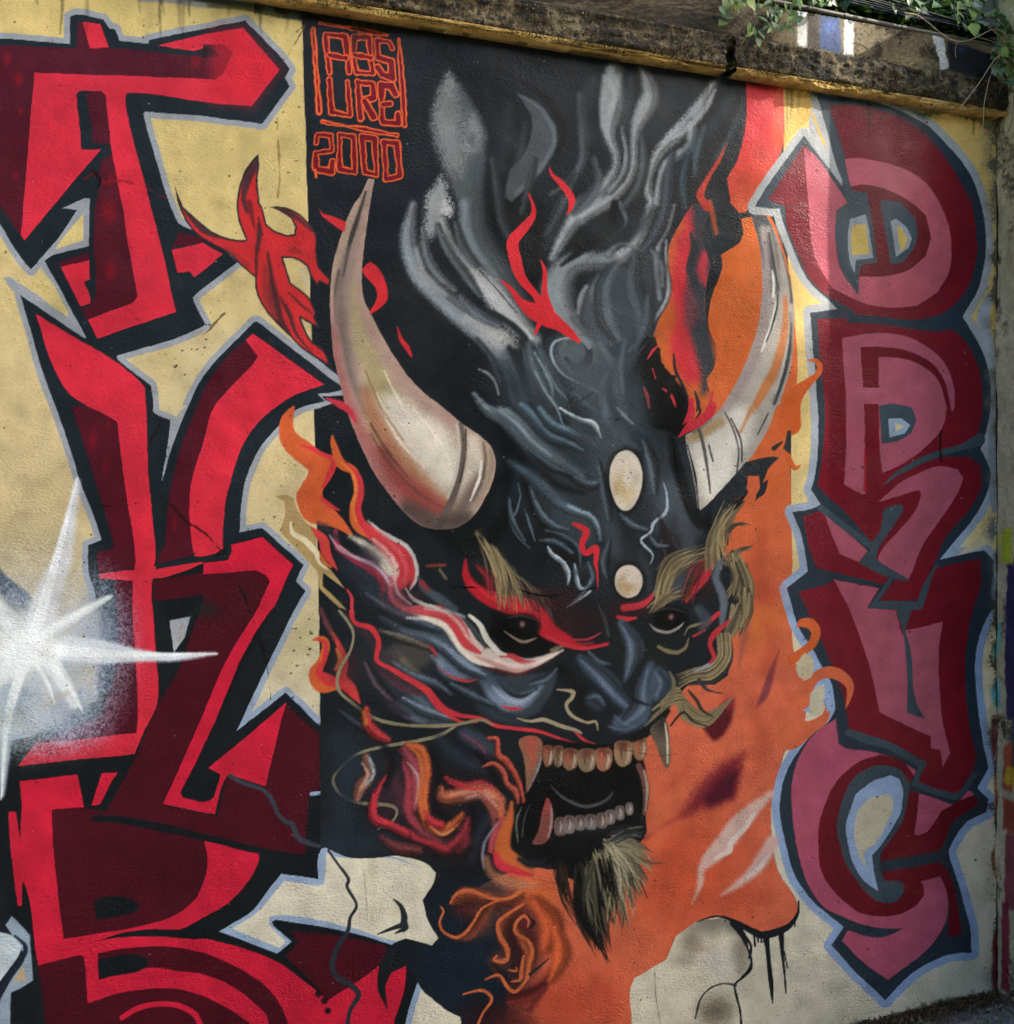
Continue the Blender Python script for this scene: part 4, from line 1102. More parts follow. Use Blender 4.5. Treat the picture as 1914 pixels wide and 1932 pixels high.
c.stroke('1458,1588 1440,1620 1420,1646 1390,1670 1362,1689', [24, 26, 20, 12, 2], 'c9a49c', f=12, g=.5)
c.stroke('1452,1612 1434,1636 1412,1656', [4, 8, 5], 'd0bfba', f=5)

# ---- left flames outside the panel
c.part('flame', DP, 'red flame with dark outline licking left over the yellow wall')
FLM = '487,290 463,320 449,360 447,383 451,419 463,451 443,451 409,441 383,423 345,390 330,350 336,383 360,430 383,451 433,479 453,499 481,523 483,547 495,577 513,601 543,631 573,661 609,683 633,701 625,689 611,661 587,641 575,619 567,599 601,621 604,618 595,599 598,590 583,561 549,533 539,503 533,485 559,489 579,503 587,523 600,542 604,532 623,543 625,527 603,503 599,479 599,449 591,427 563,401 539,391 503,389 527,397 549,411 557,429 555,441 543,443 519,435 503,421 495,389 491,383 487,340 489,300'
FMk = c.poly(FLM, '2a272c', f=2.2, mask=True)
c.poly(FLM, 'b92a2d', f=3.5, grow=-3.6, g=.5, clip=FMk)
def fs(P, W, col='33262a', f=6, o=.8):
    c.stroke(P, W, col, f=f, o=o, g=.8, clip=FMk, noid=True)
fs('488,296 470,330 460,370 466,400', [14, 18, 10, 4], '2c2a30')
fs('340,372 380,430 420,446 450,450', [16, 12, 8, 3], '2c2a30')
fs('488,410 490,440 484,480 484,520', [3, 10, 6, 4])
fs('505,475 512,520 516,560 524,600 546,632', [3, 8, 20, 20, 8])
fs('470,380 476,410 480,430', [10, 8, 4], '5a2024')
fs('536,395 560,410 590,436', [12, 8, 4], '2c2a30')
fs('528,560 545,590 560,630 590,668', [3, 8, 6, 3])
fs('545,552 565,572 590,592', [2, 4, 2])
fs('500,500 505,560 520,600', [6, 18, 8], '8c2f30', 8)
fs('550,470 565,475', [10, 10], '7a2828', 8, .6)
fs('430,470 470,500', [8, 8], '802a2a', 8, .6)
RF = 'c32a30'
c.part('flame', DP, 'small red flame scrap left of the left horn tip')
c.poly('599,387 609,402 633,410 653,419 650,437 630,424 608,407', RF, f=3)
c.part('flame', DP, 'red crescent flame right of the left horn')
c.poly('701,495 719,513 731,543 729,569 703,591 698,588 711,563 707,541 685,514 688,503', RF, f=3.5, sm=True, g=.4)
c.part('flame', DP, 'thin red flame scrap below the crescent')
c.stroke('750,617 757,640 768,655 777,672', [2, 7, 9, 3], RF, f=2.6)
c.part('flame', DP, 'red flame scrap under the hook of the Y letter')
c.stroke('617,752 640,762 660,776 672,796', [4, 12, 10, 4], 'b03040', f=5, g=.5)
# antler-like red lick in the middle of the smoke
c.part('flame', DP, 'bright red branching flame in the middle of the smoke')
for P_, W_ in (('998,366 1006,385 1006,407 986,433 968,457 974,493 986,527 1012,559 1026,590', [2, 6, 11, 18, 22, 22, 18, 14, 26]),
               ('1021,491 1028,511 1028,553 1032,590', [2, 8, 12, 30]),
               ('946,529 966,547 982,569 1006,587 1032,599 1056,613 1076,629 1093,644', [2, 8, 14, 30, 34, 22, 16, 6]),
               ('1020,605 1010,629', [12, 5])):
    c.stroke(P_, W_, 'c4262e', f=2.6)
c.part('flame', DP, 'thin red lick above the branching flame')
c.stroke('1037,312 1042,328 1062,348 1078,372 1078,389 1070,405', [1.5, 6, 12, 13, 10, 2], 'c4262e', f=2.6)

# ---- flames at the left of the face
c.part('flame', DP, 'orange S-shaped flame crossing the left border of the panel')
OF = '555,766 553,792 557,814 583,834 603,850 627,860 637,872 623,904 609,924 611,942 631,962 649,982 666,1011 633,996 599,990 579,982 567,966 559,936 569,916 581,896 579,884 549,860 531,836 527,810 533,786'
OFM = c.poly(OF, 'bb5630', f=2.4, sm=True, mask=True)
c.stroke('569,840 613,856 631,870 621,900 609,920', [3, 14, 13, 12, 3], 'bb343a', f=5, clip=OFM, noid=True)
c.stroke('606,940 625,955 640,962', [6, 8, 3], 'bb343a', f=5, noid=True)
FMR = c.part('flame', DP, 'long orange and red flame ribbon running down the left cheek')
c.stroke('627,822 630,840 643,874 668,890 676,926 668,956 674,990 705,1012', [3, 12, 18, 16, 17, 16, 20, 18], 'b9572e', f=4, g=.4)
c.stroke('650,872 676,898 682,930 676,960 686,990 712,1014 740,1034', [3, 9, 11, 11, 14, 22, 26], 'bb323c', f=4, g=.4)
c.stroke('700,1000 733,1032 756,1060 758,1090 745,1110', [16, 40, 44, 36, 16], 'b5353c', f=8, g=.5)
c.stroke('766,1030 780,1060 784,1085 776,1106', [6, 12, 14, 8], 'b5353c', f=5, g=.4)
c.stroke('695,982 723,1006 766,1030 784,1060 786,1090 774,1112', [2, 7, 7, 7, 7, 4], 'b3b3b0', f=4, g=.7)
c.stroke('660,1012 690,1028 720,1056 738,1082 742,1094', [4, 14, 24, 18, 3], 'bdb5a6', f=14, g=.6)
c.stroke('690,1040 712,1058', [18, 14], '34363a', f=16, o=.7)
c.stroke('742,1050 748,1080 740,1100', [4, 8, 4], 'bf8278', f=6, g=.6)
c.stroke('633,1002 638,1032 670,1056 703,1072 727,1092 733,1112', [8, 12, 14, 16, 14, 14], 'a63445', f=6, g=.6)
c.stroke('622,1010 645,1040 680,1056 706,1068 727,1088 735,1108 732,1130', [3, 4, 5, 5, 5, 5, 2], 'a68fa4', f=4, g=.5)
c.stroke('738,1100 745,1120 766,1150', [24, 26, 18], 'a24450', f=10, g=.7)
c.stroke('722,1106 718,1126 735,1145 760,1160', [6, 8, 10, 12], 'b23340', f=4, g=.5)
c.part('flame', DP, 'small red flame beside the tan flame')
c.stroke('571,988 595,1004 611,1020 617,1046 637,1075', [2, 12, 18, 16, 2], 'ba3c38', f=4)
c.stroke('600,1040 612,1060 625,1070', [4, 6, 3], 'b8622f', f=4)
c.stroke('655,1112 664,1128 664,1146 668,1160', [3, 6, 5, 3], 'b33440', f=3)
c.part('flame', DP, 'tan flame with a cream highlight over the left border')
TF = '519,936 539,934 555,940 563,966 583,992 595,1016 596,1036 603,1056 623,1074 651,1111 611,1082 609,1106 637,1132 653,1150 640,1146 603,1110 599,1078 569,1046 543,1018 529,1002 539,966 537,946'
c.poly(TF, '9c8559', f=2.6, sm=False)
c.stroke('549,986 553,1006 573,1018 595,1040 603,1062 618,1074', [3, 8, 10, 10, 5, 2], 'cfc4a0', f=3, g=.3)
c.part('flame', DP, 'forked red and orange flame low on the left border')
c.stroke('591,1207 609,1206 616,1221 606,1249 595,1272 608,1292 635,1290', [3, 12, 14, 17, 26, 30, 22], 'b9562f', f=4)
c.stroke('600,1207 613,1214 612,1240 602,1268 618,1282 636,1286', [3, 9, 12, 14, 22, 16], 'bf3338', f=4)
c.stroke('627,1193 643,1225 648,1253 645,1277 663,1301 679,1326', [5, 12, 18, 18, 20, 4], 'b93a38', f=5)
c.stroke('636,1225 642,1245 634,1262', [6, 10, 8], 'b5683a', f=6)
c.stroke('605,1150 618,1180 630,1205', [8, 10, 6], '6d3a3c', f=8, g=.8, o=.8)

# ---- cheeks, eye sockets
c.cur = FACE
c.poly('910,1276 1054,1268 1040,1310 1016,1345 986,1356 946,1343 922,1312', '2f363d', f=10, clip=PM)
c.stroke('914,1279 936,1307 966,1325 996,1319 1022,1296', [18, 34, 34, 22, 4], '69778a', f=16, g=.6, clip=PM)
c.stroke('936,1283 962,1308 990,1314 1014,1300', [4, 8, 9, 3], '20262c', f=6, clip=PM)
c.stroke('948,1332 966,1337 986,1336', [3, 7, 3], 'b02c36', f=4)
c.stroke('826,1237 844,1261 876,1272 912,1268', [12, 30, 22, 4], '5b6a7e', f=14, g=.6, clip=PM)
c.stroke('826,1258 856,1278 886,1285 911,1276', [2, 4, 5, 4], 'a63440', f=4, g=.5)
c.stroke('788,1212 812,1220 824,1238', [3, 8, 4], 'b02c36', f=4)
c.poly('745,1215 800,1215 822,1240 800,1260 760,1260 715,1240', '48433f', f=20, o=.8, g=.6, clip=PM)
c.stroke('720,1165 760,1180 800,1195 850,1215', [10, 26, 34, 20], '323a44', f=14, clip=PM)
c.stroke('760,1245 790,1275 805,1290', [12, 14, 6], '5c5847', f=12, o=.8, g=.7, clip=PM)
c.stroke('745,1330 790,1350 840,1362', [16, 26, 10], '4a5462', f=16, g=.6, clip=PM)
c.stroke('766,1350 800,1362', [8, 6], '6a7482', f=10, o=.7, clip=PM)
c.stroke('880,1385 912,1405 935,1420', [30, 30, 14], '333c48', f=18, g=.5, clip=PM)
c.stroke('868,1382 900,1402 916,1420', [3, 6, 3], '6e3a48', f=8, g=.6, clip=PM)
c.stroke('715,1290 740,1330 770,1350', [4, 20, 10], '2d2530', f=14, o=.8, clip=PM)
c.poly('928,1160 1000,1170 1062,1215 1052,1235 1000,1240 955,1228 925,1195', '0a0b0c', f=12, clip=PM)

soft('655,1060 700,1105 760,1152 830,1192', [16, 44, 46, 30], '29313a', 30)
soft('800,1190 850,1222 900,1262 934,1292', [16, 34, 40, 24], '3a4653', 28)
soft('890,1300 920,1342 985,1368', [10, 22, 14], '2d353e', 20)
soft('700,1210 730,1262 790,1322 850,1362', [10, 30, 44, 24], '2e3741', 30)
soft('770,1300 800,1326 820,1340', [6, 16, 6], '5a6776', 18, .8)
soft('850,1190 880,1215 905,1240', [6, 14, 8], '10141a', 12)
soft('690,1190 720,1230 745,1250', [10, 20, 12], '3a2e34', 18, .7)
soft('640,1160 690,1200 700,1260', [16, 26, 20], '1f252b', 24)
soft('720,1270 760,1300 800,1310', [3, 8, 4], '5c2c34', 10, .8)
soft('1060,1260 1090,1300 1100,1350', [20, 30, 24], '101214', 22)
# red / white ribbon under the left eye
c.part('flame', DP, 'white-edged red ribbon sweeping under the left eye')
RB = '766,1158 806,1158 846,1170 868,1195 886,1222 912,1238 946,1246 986,1254 1020,1246 1062,1227'
c.stroke(RB, [22, 34, 40, 40, 40, 36, 30, 24, 16, 4], 'b7a9a0', f=6, g=.6)
c.stroke('766,1152 806,1152 842,1160 866,1186 882,1214 906,1232', [10, 20, 26, 26, 20, 6], 'b23a41', f=6, g=.7)
c.stroke('946,1238 966,1238 990,1250 1010,1248', [4, 9, 10, 4], 'b23a41', f=5, g=.5)
c.stroke('900,1240 940,1256 980,1264 1016,1252', [4, 12, 14, 4], 'b08880', f=6, g=.7)
c.stroke('910,1258 950,1268 985,1272 1040,1246', [4, 7, 7, 3], '4a2326', f=6, g=.7, o=.8)
c.stroke('886,1161 906,1179 920,1207 940,1229 955,1236', [5, 9, 11, 9, 3], 'c2beb2', f=4, g=.4)
c.stroke('868,1160 896,1190 916,1222', [3, 8, 4], '3d4144', f=6)
c.stroke('822,1150 850,1154 876,1164', [4, 6, 4], '7b858c', f=5, g=.6)
c.stroke('760,1170 800,1177 832,1178', [4, 8, 3], 'bcb3a6', f=5, g=.6)
c.stroke('1044,1228 1066,1216', [12, 6], '8d7a62', f=8, g=.7, o=.8)
c.stroke('766,1110 778,1128 800,1140 830,1148', [3, 7, 8, 4], 'a9aaa4', f=4, g=.8)
c.stroke('790,1090 800,1110 830,1130 860,1150', [6, 14, 18, 10], '3d4650', f=8, clip=PM)
c.stroke('806,1068 840,1066', [5, 6], '7a3030', f=5, g=.6)
c.stroke('796,1100 808,1112', [12, 8], '7a2f36', f=6)
c.stroke('830,1075 842,1092', [6, 5], '6a6046', f=6)



for P_, W_, col, sd in (('690,1120 730,1150 780,1172 830,1190', [6, 18, 22, 8], '323b45', -1), ('800,1200 840,1224 880,1258 916,1276', [6, 18, 22, 8], '4d5a69', -1), ('716,1190 760,1204 806,1222', [5, 14, 8], '4a4540', -1),
                        ('740,1250 780,1276 820,1290 850,1310', [5, 16, 16, 6], '3d4753', -1), ('850,1290 890,1312 930,1330', [5, 14, 6], '38424d', -1), ('760,1318 800,1340 850,1356', [6, 18, 8], '556170', -1),
                        ('690,1250 712,1290 740,1320', [5, 14, 6], '3b3238', 1), ('640,1340 680,1370 720,1384', [4, 12, 5], '303943', -1), ('1000,1290 1030,1280 1050,1262', [4, 10, 4], '3c4753', 1),
                        ('1060,1200 1086,1216 1120,1214', [3, 8, 3], '5e2228', -1), ('1130,1140 1144,1170 1150,1200', [4, 10, 4], '2c3238', 1), ('1110,1230 1130,1250 1150,1254', [4, 12, 5], '39434f', -1)):
    c.wisp(P_, W_, col, sd, f=6, g=.6, clip=PM, k=(.5, 1.5), noid=True)
# blended edges on the cheek ribbons
def rib(P_, W_, col, f=8, o=.8, g=.7):
    c.stroke(P_, W_, col, f=f, o=o, g=g, clip=PM, noid=True)
rib('690,985 722,1010 752,1040 766,1070 762,1100', [3, 6, 8, 8, 4], 'c4555a', 8)
rib('705,1018 735,1046 748,1076 740,1102', [4, 8, 10, 4], 'd0c3b8', 10, .7)
rib('640,1030 668,1050 700,1062 724,1082 736,1104', [3, 5, 6, 6, 4], 'b9a9b4', 7)
rib('650,1046 690,1072 716,1092 724,1118', [4, 8, 8, 4], '8f2636', 8)
rib('736,1104 740,1128 760,1146 790,1152 830,1158', [6, 10, 12, 10, 6], 'b9545c', 10)
rib('745,1096 752,1120 775,1140', [3, 6, 4], 'd3b9b4', 7, .7)
rib('768,1166 806,1168 840,1180 858,1204', [3, 7, 8, 4], 'd6cfc2', 7)
rib('800,1148 838,1154 866,1176 884,1204 908,1226', [3, 5, 6, 6, 3], 'c9b7ae', 7, .7)
rib('850,1190 868,1222 892,1244 930,1258', [4, 7, 8, 4], 'd2c8bb', 7)
rib('935,1246 970,1256 1010,1252 1052,1232', [4, 9, 10, 3], 'd8c6bf', 8)
rib('650,1160 690,1195 705,1225', [8, 12, 8], '3b2a30', 14, .8)
rib('706,1250 740,1272 790,1305', [10, 14, 10], '43262b', 14, .7)
rib('610,1215 604,1245 598,1270', [4, 7, 6], 'c8632f', 7)
rib('634,1290 652,1300 670,1318', [8, 10, 4], 'c23036', 8)
rib('640,870 664,890 672,925 665,955 672,985', [3, 4, 5, 5, 3], 'cf7a3c', 6)
rib('600,990 620,1000 640,1018', [10, 14, 8], '2b2a30', 14, .8)
rib('640,1050 660,1080 690,1100', [14, 20, 12], '1f252b', 18, .8)
rib('760,1190 800,1200 836,1216', [6, 12, 8], '55606c', 14, .7)
rib('845,1225 880,1255 905,1264', [4, 8, 4], '7d8a9b', 9, .8)
rib('930,1296 955,1318 985,1324 1010,1306', [4, 10, 10, 3], '8d99a9', 9, .8)
rib('815,1238 835,1256', [5, 8], '7b8899', 9, .7)
rib('1100,1245 1124,1264 1146,1284', [3, 8, 5], '4c5867', 12, .8)

for (x, y, rx, ry, col, o_) in ((1010, 1140, 90, 50, '5a1820', .55), (930, 1110, 60, 40, '4a161c', .5), (1190, 1150, 70, 26, '4a181f', .55), (1330, 1100, 40, 50, '4a1c20', .45), (760, 1130, 60, 50, '5a2832', .4), (700, 1060, 40, 50, '3a2a34', .4),
                                (650, 1260, 50, 60, '4a1f22', .5), (820, 1500, 90, 80, '3a1820', .6), (740, 1520, 70, 60, '43202a', .5), (920, 1460, 60, 60, '331820', .5), (870, 1590, 70, 40, '4a1a20', .5), (1070, 1190, 60, 40, '3a1418', .5)):
    c.spray(x, y, rx, ry, col, o=o_, g=.7, clip=PM)
# ---- brows
c.part('brow', DP, 'tan and red bristling left eyebrow of the demon')
c.stroke('879,1056 880,1086 898,1112 938,1134 1000,1152 1036,1190 1070,1207 1100,1222 1148,1214', [3, 14, 22, 32, 40, 34, 18, 8, 3], 'a51f2b', f=7, g=.8)
c.stroke('890,1100 930,1128 990,1150', [4, 10, 14], 'bd2a32', f=6, g=.9)
c.stroke('1030,1200 1060,1214 1100,1224 1146,1216', [4, 8, 6, 3], 'b3303a', f=4)
c.stroke('1080,1207 1110,1206 1134,1194', [2, 4, 2], '94303a', f=3)
TAN = ['7d7052', '8c7d5c', '6a5f47', '94855f', '52493a']
c.hair((940, 1130), (902, 1005), 16, (22, 8), 5, TAN, bend=.1, o=.8, seed=1)
c.hair((960, 1130), (930, 1030), 16, (24, 8), 5, TAN, bend=.08, o=.8, seed=2)
c.hair((1000, 1140), (960, 1070), 14, (26, 12), 4, TAN, bend=.08, o=.7, seed=3)
c.hair((1030, 1160), (985, 1100), 12, (24, 12), 4, ['4d4538', '5e5440', '3a2a28'], bend=.08, o=.7, seed=4)
c.hair((930, 1120), (895, 1070), 8, (16, 8), 4, ['9a2530', '7a2028'], o=.7, seed=5)
c.spray(1060, 1130, 70, 40, '2a1417', o=.7, g=.9)
c.spray(1100, 1170, 80, 40, '2b1618', o=.7, g=.9)
BR = c.part('brow', DP, 'tan and red bristling right eyebrow of the demon')
c.stroke('1178,1147 1214,1140 1236,1120', [14, 12, 5], 'b3303a', f=5, g=.6)
c.stroke('1166,1164 1182,1168 1200,1166', [6, 10, 5], 'b82f38', f=5, g=.8)
c.hair((1250, 1138), (1330, 1040), 26, (16, 14), 6, TAN, bend=-.18, o=.85, seed=6)
c.hair((1230, 1148), (1290, 1118), 14, (10, 14), 5, TAN, bend=-.1, o=.85, seed=7)
c.stroke('1296,1134 1330,1090 1344,1060 1356,1034', [6, 16, 14, 5], 'a52c35', f=6, g=1)
c.hair((1300, 1130), (1352, 1040), 12, (14, 8), 4, ['6f2028', 'b23038', '59321f'], bend=-.12, o=.8, seed=8)
c.hair((1350, 1060), (1380, 960), 22, (18, 16), 6, TAN, bend=-.1, o=.9, seed=9)
c.hair((1370, 1020), (1400, 955), 10, (10, 10), 5, TAN + ['2b2d2e'], bend=-.15, o=.9, seed=10)
c.hair((1372, 1060), (1416, 1032), 8, (8, 6), 6, ['3a3a34', '6b604a'], bend=-.1, o=.9, seed=11)
c.hair((1376, 1000), (1412, 992), 5, (6, 6), 5, ['3a3a34', '5f5644'], bend=-.2, o=.9, seed=12)
c.stroke('1360,1062 1352,1090 1366,1130 1362,1180', [10, 14, 16, 10], '59626c', f=8, g=.5)
c.part('hair_lock', DP, 'tan wavy lock of hair hanging beside the right cheek')
for a_, b_, n_, s_ in (((1385, 1050), (1378, 1130), 14, 1), ((1400, 1060), (1408, 1150), 20, 2), ((1406, 1120), (1395, 1195), 22, 3), ((1390, 1150), (1362, 1215), 18, 4)):
    c.hair(a_, b_, n_, (12, 12), 8, TAN + ['3c382f'], bend=-.12 if s_ < 3 else -.08, o=.95, seed=20 + s_)
for k, P_ in enumerate(('1362,1200 1364,1240 1340,1266 1308,1272 1280,1290', '1370,1210 1372,1245 1350,1278 1310,1284 1290,1292')):
    c.stroke(P_, [20, 22, 22, 18, 6], '2d2e2d', f=5)
for k in range(9):
    d = (k - 4) * 3.0
    c.stroke([(1364 + d, 1195), (1366 + d * .9, 1240 + d * .3), (1342 + d * .5, 1267 + d), (1308, 1273 + d * .9), (1276 + k, 1286 + d)], [3, 4, 4, 3, 1.5], TAN[k % 5], f=2.5, g=.5)
c.stroke('1310,1268 1340,1254 1350,1242', [3, 8, 3], '8a919a', f=4)
c.part('whisker', DP, 'red and tan whiskers curling on the right cheek')
for P_, W_ in (('1356,1157 1338,1173 1322,1186', [8, 9, 4]), ('1376,1171 1350,1195 1340,1215 1348,1240 1340,1252', [5, 12, 9, 8, 3]), ('1310,1200 1330,1189', [6, 5])):
    c.stroke(P_, W_, 'b22f38', f=3.5, g=.6)
c.stroke('1292,1198 1300,1184 1318,1178 1336,1172', [3, 5, 6, 4], '766b50', f=4, g=.5)
c.stroke('1243,1220 1258,1228 1278,1231 1294,1222 1300,1204', [6, 8, 7, 6, 3], '7a6f52', f=4, g=.5)
for k in range(11):
    d = (k - 5) * 2.6
    c.stroke([(1250, 1330 + d * .4), (1285 + d * .4, 1312 + d), (1300 + d, 1345 - d * .4), (1335, 1358 - d * .8), (1384 - k, 1316 + k * .9)], [4, 7, 7, 7, 1.5], TAN[k % 5], f=3, g=.5)
c.stroke('1300,1303 1316,1322 1326,1340 1345,1352', [4, 6, 6, 3], '332f28', f=3)
c.stroke('1266,1370 1290,1345 1310,1362 1340,1372', [3, 5, 5, 2], '2f2b25', f=3)
c.stroke('1218,1370 1240,1348 1258,1332 1270,1310 1272,1285 1264,1268', [3, 7, 9, 10, 8, 3], '6f654c', f=4, g=.6)
c.stroke('1245,1330 1232,1340', [5, 3], '7a6f52', f=3)
c.stroke('1320,1284 1336,1302 1365,1309', [8, 6, 2], '31343a', f=3)

# ---- eyes
for lab, (ex, ey), arc, aw in (('left eye of the demon with a pink glint', (986, 1178), '952,1191 976,1207 992,1211 1012,1204', [2, 5, 6, 2]),
                               ('right eye of the demon with a pink glint', (1267, 1164), '1226,1177 1238,1188 1260,1193 1280,1185 1291,1174', [2, 6, 7, 6, 2])):
    c.part('eye', DP, lab)
    c.poly([(ex + 34 * math.cos(t), ey + 4 + 24 * math.sin(t)) for t in np.linspace(0, 6.2, 16)], '090a0b', f=14)
    c.stroke(arc, aw, '8f8783' if ex > 1100 else '7e6a5e', f=4, g=.4)
    c.spray(ex, ey + 2, 20, 15, '1d1c1e', o=.9)
    c.spray(ex, ey, 7, 8, 'b0717b', o=.85, g=.5, p=.8)
    c.stroke([(ex - 26, ey - 12), (ex, ey - 16), (ex + 26, ey - 8)], [2, 4, 2], '3b3436', f=5, g=.5)
c.stroke('1320,1150 1332,1170 1322,1190', [20, 22, 10], '3c464f', f=12, o=.8, noid=True)

# ---- nose
c.part('nose', DP, 'slate blue snub nose of the demon')
for P_, W_, col, f_ in (('1174,1176 1194,1209 1198,1230 1188,1259 1180,1285', [14, 30, 32, 18, 3], '48545f', 12),
                        ('1096,1243 1118,1262 1146,1286 1170,1312 1196,1336', [16, 30, 34, 34, 30], '3c4756', 14),
                        ('1228,1255 1216,1290 1212,1325 1200,1355 1172,1368', [14, 24, 36, 44, 34], '435061', 14),
                        ('1242,1270 1246,1290 1238,1312', [22, 44, 20], '44515f', 16),
                        ('1118,1320 1130,1330', [26, 22], '2d3540', 14)):
    c.stroke(P_, W_, col, f=f_, g=.5, clip=PM)

for P_, W_, col, sd in (('1176,1180 1194,1212 1196,1240 1184,1276', [8, 22, 22, 5], '4a5664', 1), ('1100,1246 1130,1272 1160,1304 1186,1330', [8, 20, 22, 14], '465263', 1), ('1222,1260 1210,1300 1206,1336 1180,1362', [8, 22, 28, 14], '4a5767', -1),
                        ('1240,1268 1252,1290 1242,1314', [8, 20, 8], '4a5766', 1), ('1112,1318 1126,1316 1140,1330', [5, 14, 6], '3b4654', -1), ('1150,1372 1180,1380 1210,1366', [4, 12, 5], '3c4755', -1)):
    c.wisp(P_, W_, col, sd, f=6, g=.5, clip=PM, k=(.55, 1.35))
c.stroke('1176,1295 1196,1320 1222,1330', [4, 6, 3], '14171a', f=8, clip=PM)
c.stroke('1160,1350 1176,1364 1200,1372', [3, 5, 3], '5d6b7c', f=8, clip=PM, o=.7)
c.part('whisker', DP, 'cream hook-shaped nostril line')
c.stroke('1052,1301 1080,1305 1080,1316 1069,1330 1078,1349 1106,1363 1124,1362 1129,1378', [3, 8, 8, 6, 6, 6, 5, 2], '96897099'[:6], f=3, g=.5)
c.part('whisker', DP, 'cream line along the upper lip')
c.stroke('976,1355 1000,1361 1026,1358 1056,1369 1086,1378 1098,1384', [2, 4, 7, 7, 7, 4], '958970', f=3, g=.5)
c.stroke('1086,1381 1102,1396 1124,1404', [4, 6, 2], 'b2343b', f=3)
c.part('whisker', DP, 'long red whisker line running from the left cheek to the lip')
c.stroke('661,1153 671,1175 703,1187 715,1215 711,1245 737,1261 766,1278 806,1303 832,1335 866,1349 906,1355 936,1369 976,1375 1016,1380 1056,1393 1084,1401', [5, 8, 10, 9, 8, 9, 10, 14, 16, 9, 7, 8, 7, 6, 5, 2], 'b8323a', f=3.5, g=.4)
c.stroke('700,1190 712,1205 708,1232', [4, 5, 2], 'b8323a', f=3)
c.stroke('840,1345 870,1362 900,1362', [6, 5, 3], 'b8323a', f=3.5, g=.5)
c.part('whisker', DP, 'long looping cream whisker at the lower left')
c.stroke('640,1152 660,1178 667,1199 661,1227 640,1265 638,1299 663,1325 703,1353 743,1365 800,1370 862,1367 906,1358 930,1368', [4, 5, 5, 5, 6, 6, 6, 6, 6, 6, 6, 6, 4], '80795f', f=3, g=.5)
c.stroke('862,1368 826,1389 766,1402 723,1409 673,1424 640,1453 629,1473 641,1497 673,1515 733,1519 749,1531 739,1551 713,1565', [5, 6, 6, 6, 5, 5, 5, 5, 6, 6, 5, 4, 2], '7c765e', f=3, g=.5)

# ---- mouth
MO = c.part('mouth', DP, 'open black mouth of the demon')
c.poly('990,1400 1060,1398 1120,1406 1200,1400 1216,1440 1218,1500 1206,1555 1120,1560 1060,1572 1000,1585 975,1560 985,1490', '0b0b0c', f=8)
c.stroke('1040,1483 1066,1507 1106,1522 1142,1511 1158,1495', [2, 5, 6, 5, 2], '484d52', f=5, g=.6)
c.cur = FACE
c.poly('985,1500 968,1540 962,1588 975,1610 1000,1622 1040,1632 1060,1650 1110,1672 1150,1660 1190,1610 1216,1580 1218,1556 1150,1566 1060,1580 1010,1596 985,1570', '0f1011', f=6)
c.stroke('985,1524 975,1550 978,1590', [2, 4, 2], '5d605c', f=4, g=.8)
c.stroke('1000,1520 990,1545 986,1580', [2, 3, 2], '4a4c4a', f=4, g=.8)
def tooth(name, lab, P_, col, hl=None, hlp=None, shade=None):
    c.part(name, DP, lab)
    M = c.poly(P_, col, f=4, sm=True, g=.5, mask=True)
    xs_, ys_ = pts(P_)[:, 0], pts(P_)[:, 1]
    if shade:
        c.spray(xs_.mean(), ys_.min() + 4, (xs_.max() - xs_.min()) * .7, (ys_.max() - ys_.min()) * .5, shade, o=.9, clip=M, g=.7)
    if hlp:
        c.stroke(hlp, [2, 5, 3], hl, f=4, clip=M, g=.5, noid=True)
tooth('fang', 'long upper left fang', '980,1397 1006,1389 1024,1401 1022,1439 1008,1473 994,1496 991,1461 988,1429', '7d5a47', '77828c', '1022,1430 1012,1462 998,1490', 'a04a3c')
c.stroke('1000,1405 1006,1430 1002,1455', [8, 10, 4], '9c4c3c', f=8, g=.8, noid=True)
tt = ['7a5540', '75604c', '866048', '7d6a52', '8a5c44', '8f7355', '8a664a']
for k, (x, y, rx, ry) in enumerate(((1034, 1427, 9, 19), (1054, 1428, 9, 19), (1076, 1434, 14, 19), (1108, 1436, 16, 20), (1140, 1435, 14, 20), (1177, 1424, 15, 22), (1208, 1412, 12, 22))):
    tooth('tooth', None, [(x - rx, y - ry), (x + rx, y - ry), (x + rx, y + ry * .5), (x + rx * .3, y + ry), (x - rx * .4, y + ry), (x - rx, y + ry * .4)], tt[k], 'a09684', [(x + rx * .6, y - ry * .5), (x + rx * .7, y), (x + rx * .4, y + ry * .7)], '5a2f27')
    c.stroke([(x - rx * .3, y - ry * .6), (x - rx * .2, y + ry * .3)], [5, 3], 'a5503e' if k % 2 == 0 else '5a4030', f=5, g=.7, noid=True)
c.cur = FACE
c.stroke('1196,1392 1222,1380 1244,1362 1262,1342', [16, 18, 16, 8], '141516', f=6)
tooth('fang', 'upper right fang over the orange field', '1228,1379 1242,1362 1256,1357 1264,1389 1265,1433 1259,1450 1248,1432 1240,1412', '5e5346', 'bdb6a0', '1256,1365 1260,1400 1260,1440', '2c2622')
tooth('fang', 'lower left fang', '1034,1507 1044,1531 1042,1565 1030,1590 1006,1593 1018,1565 1024,1531', '7d4740', 'a0807c', '1040,1520 1042,1550 1036,1580', '9a3d38')
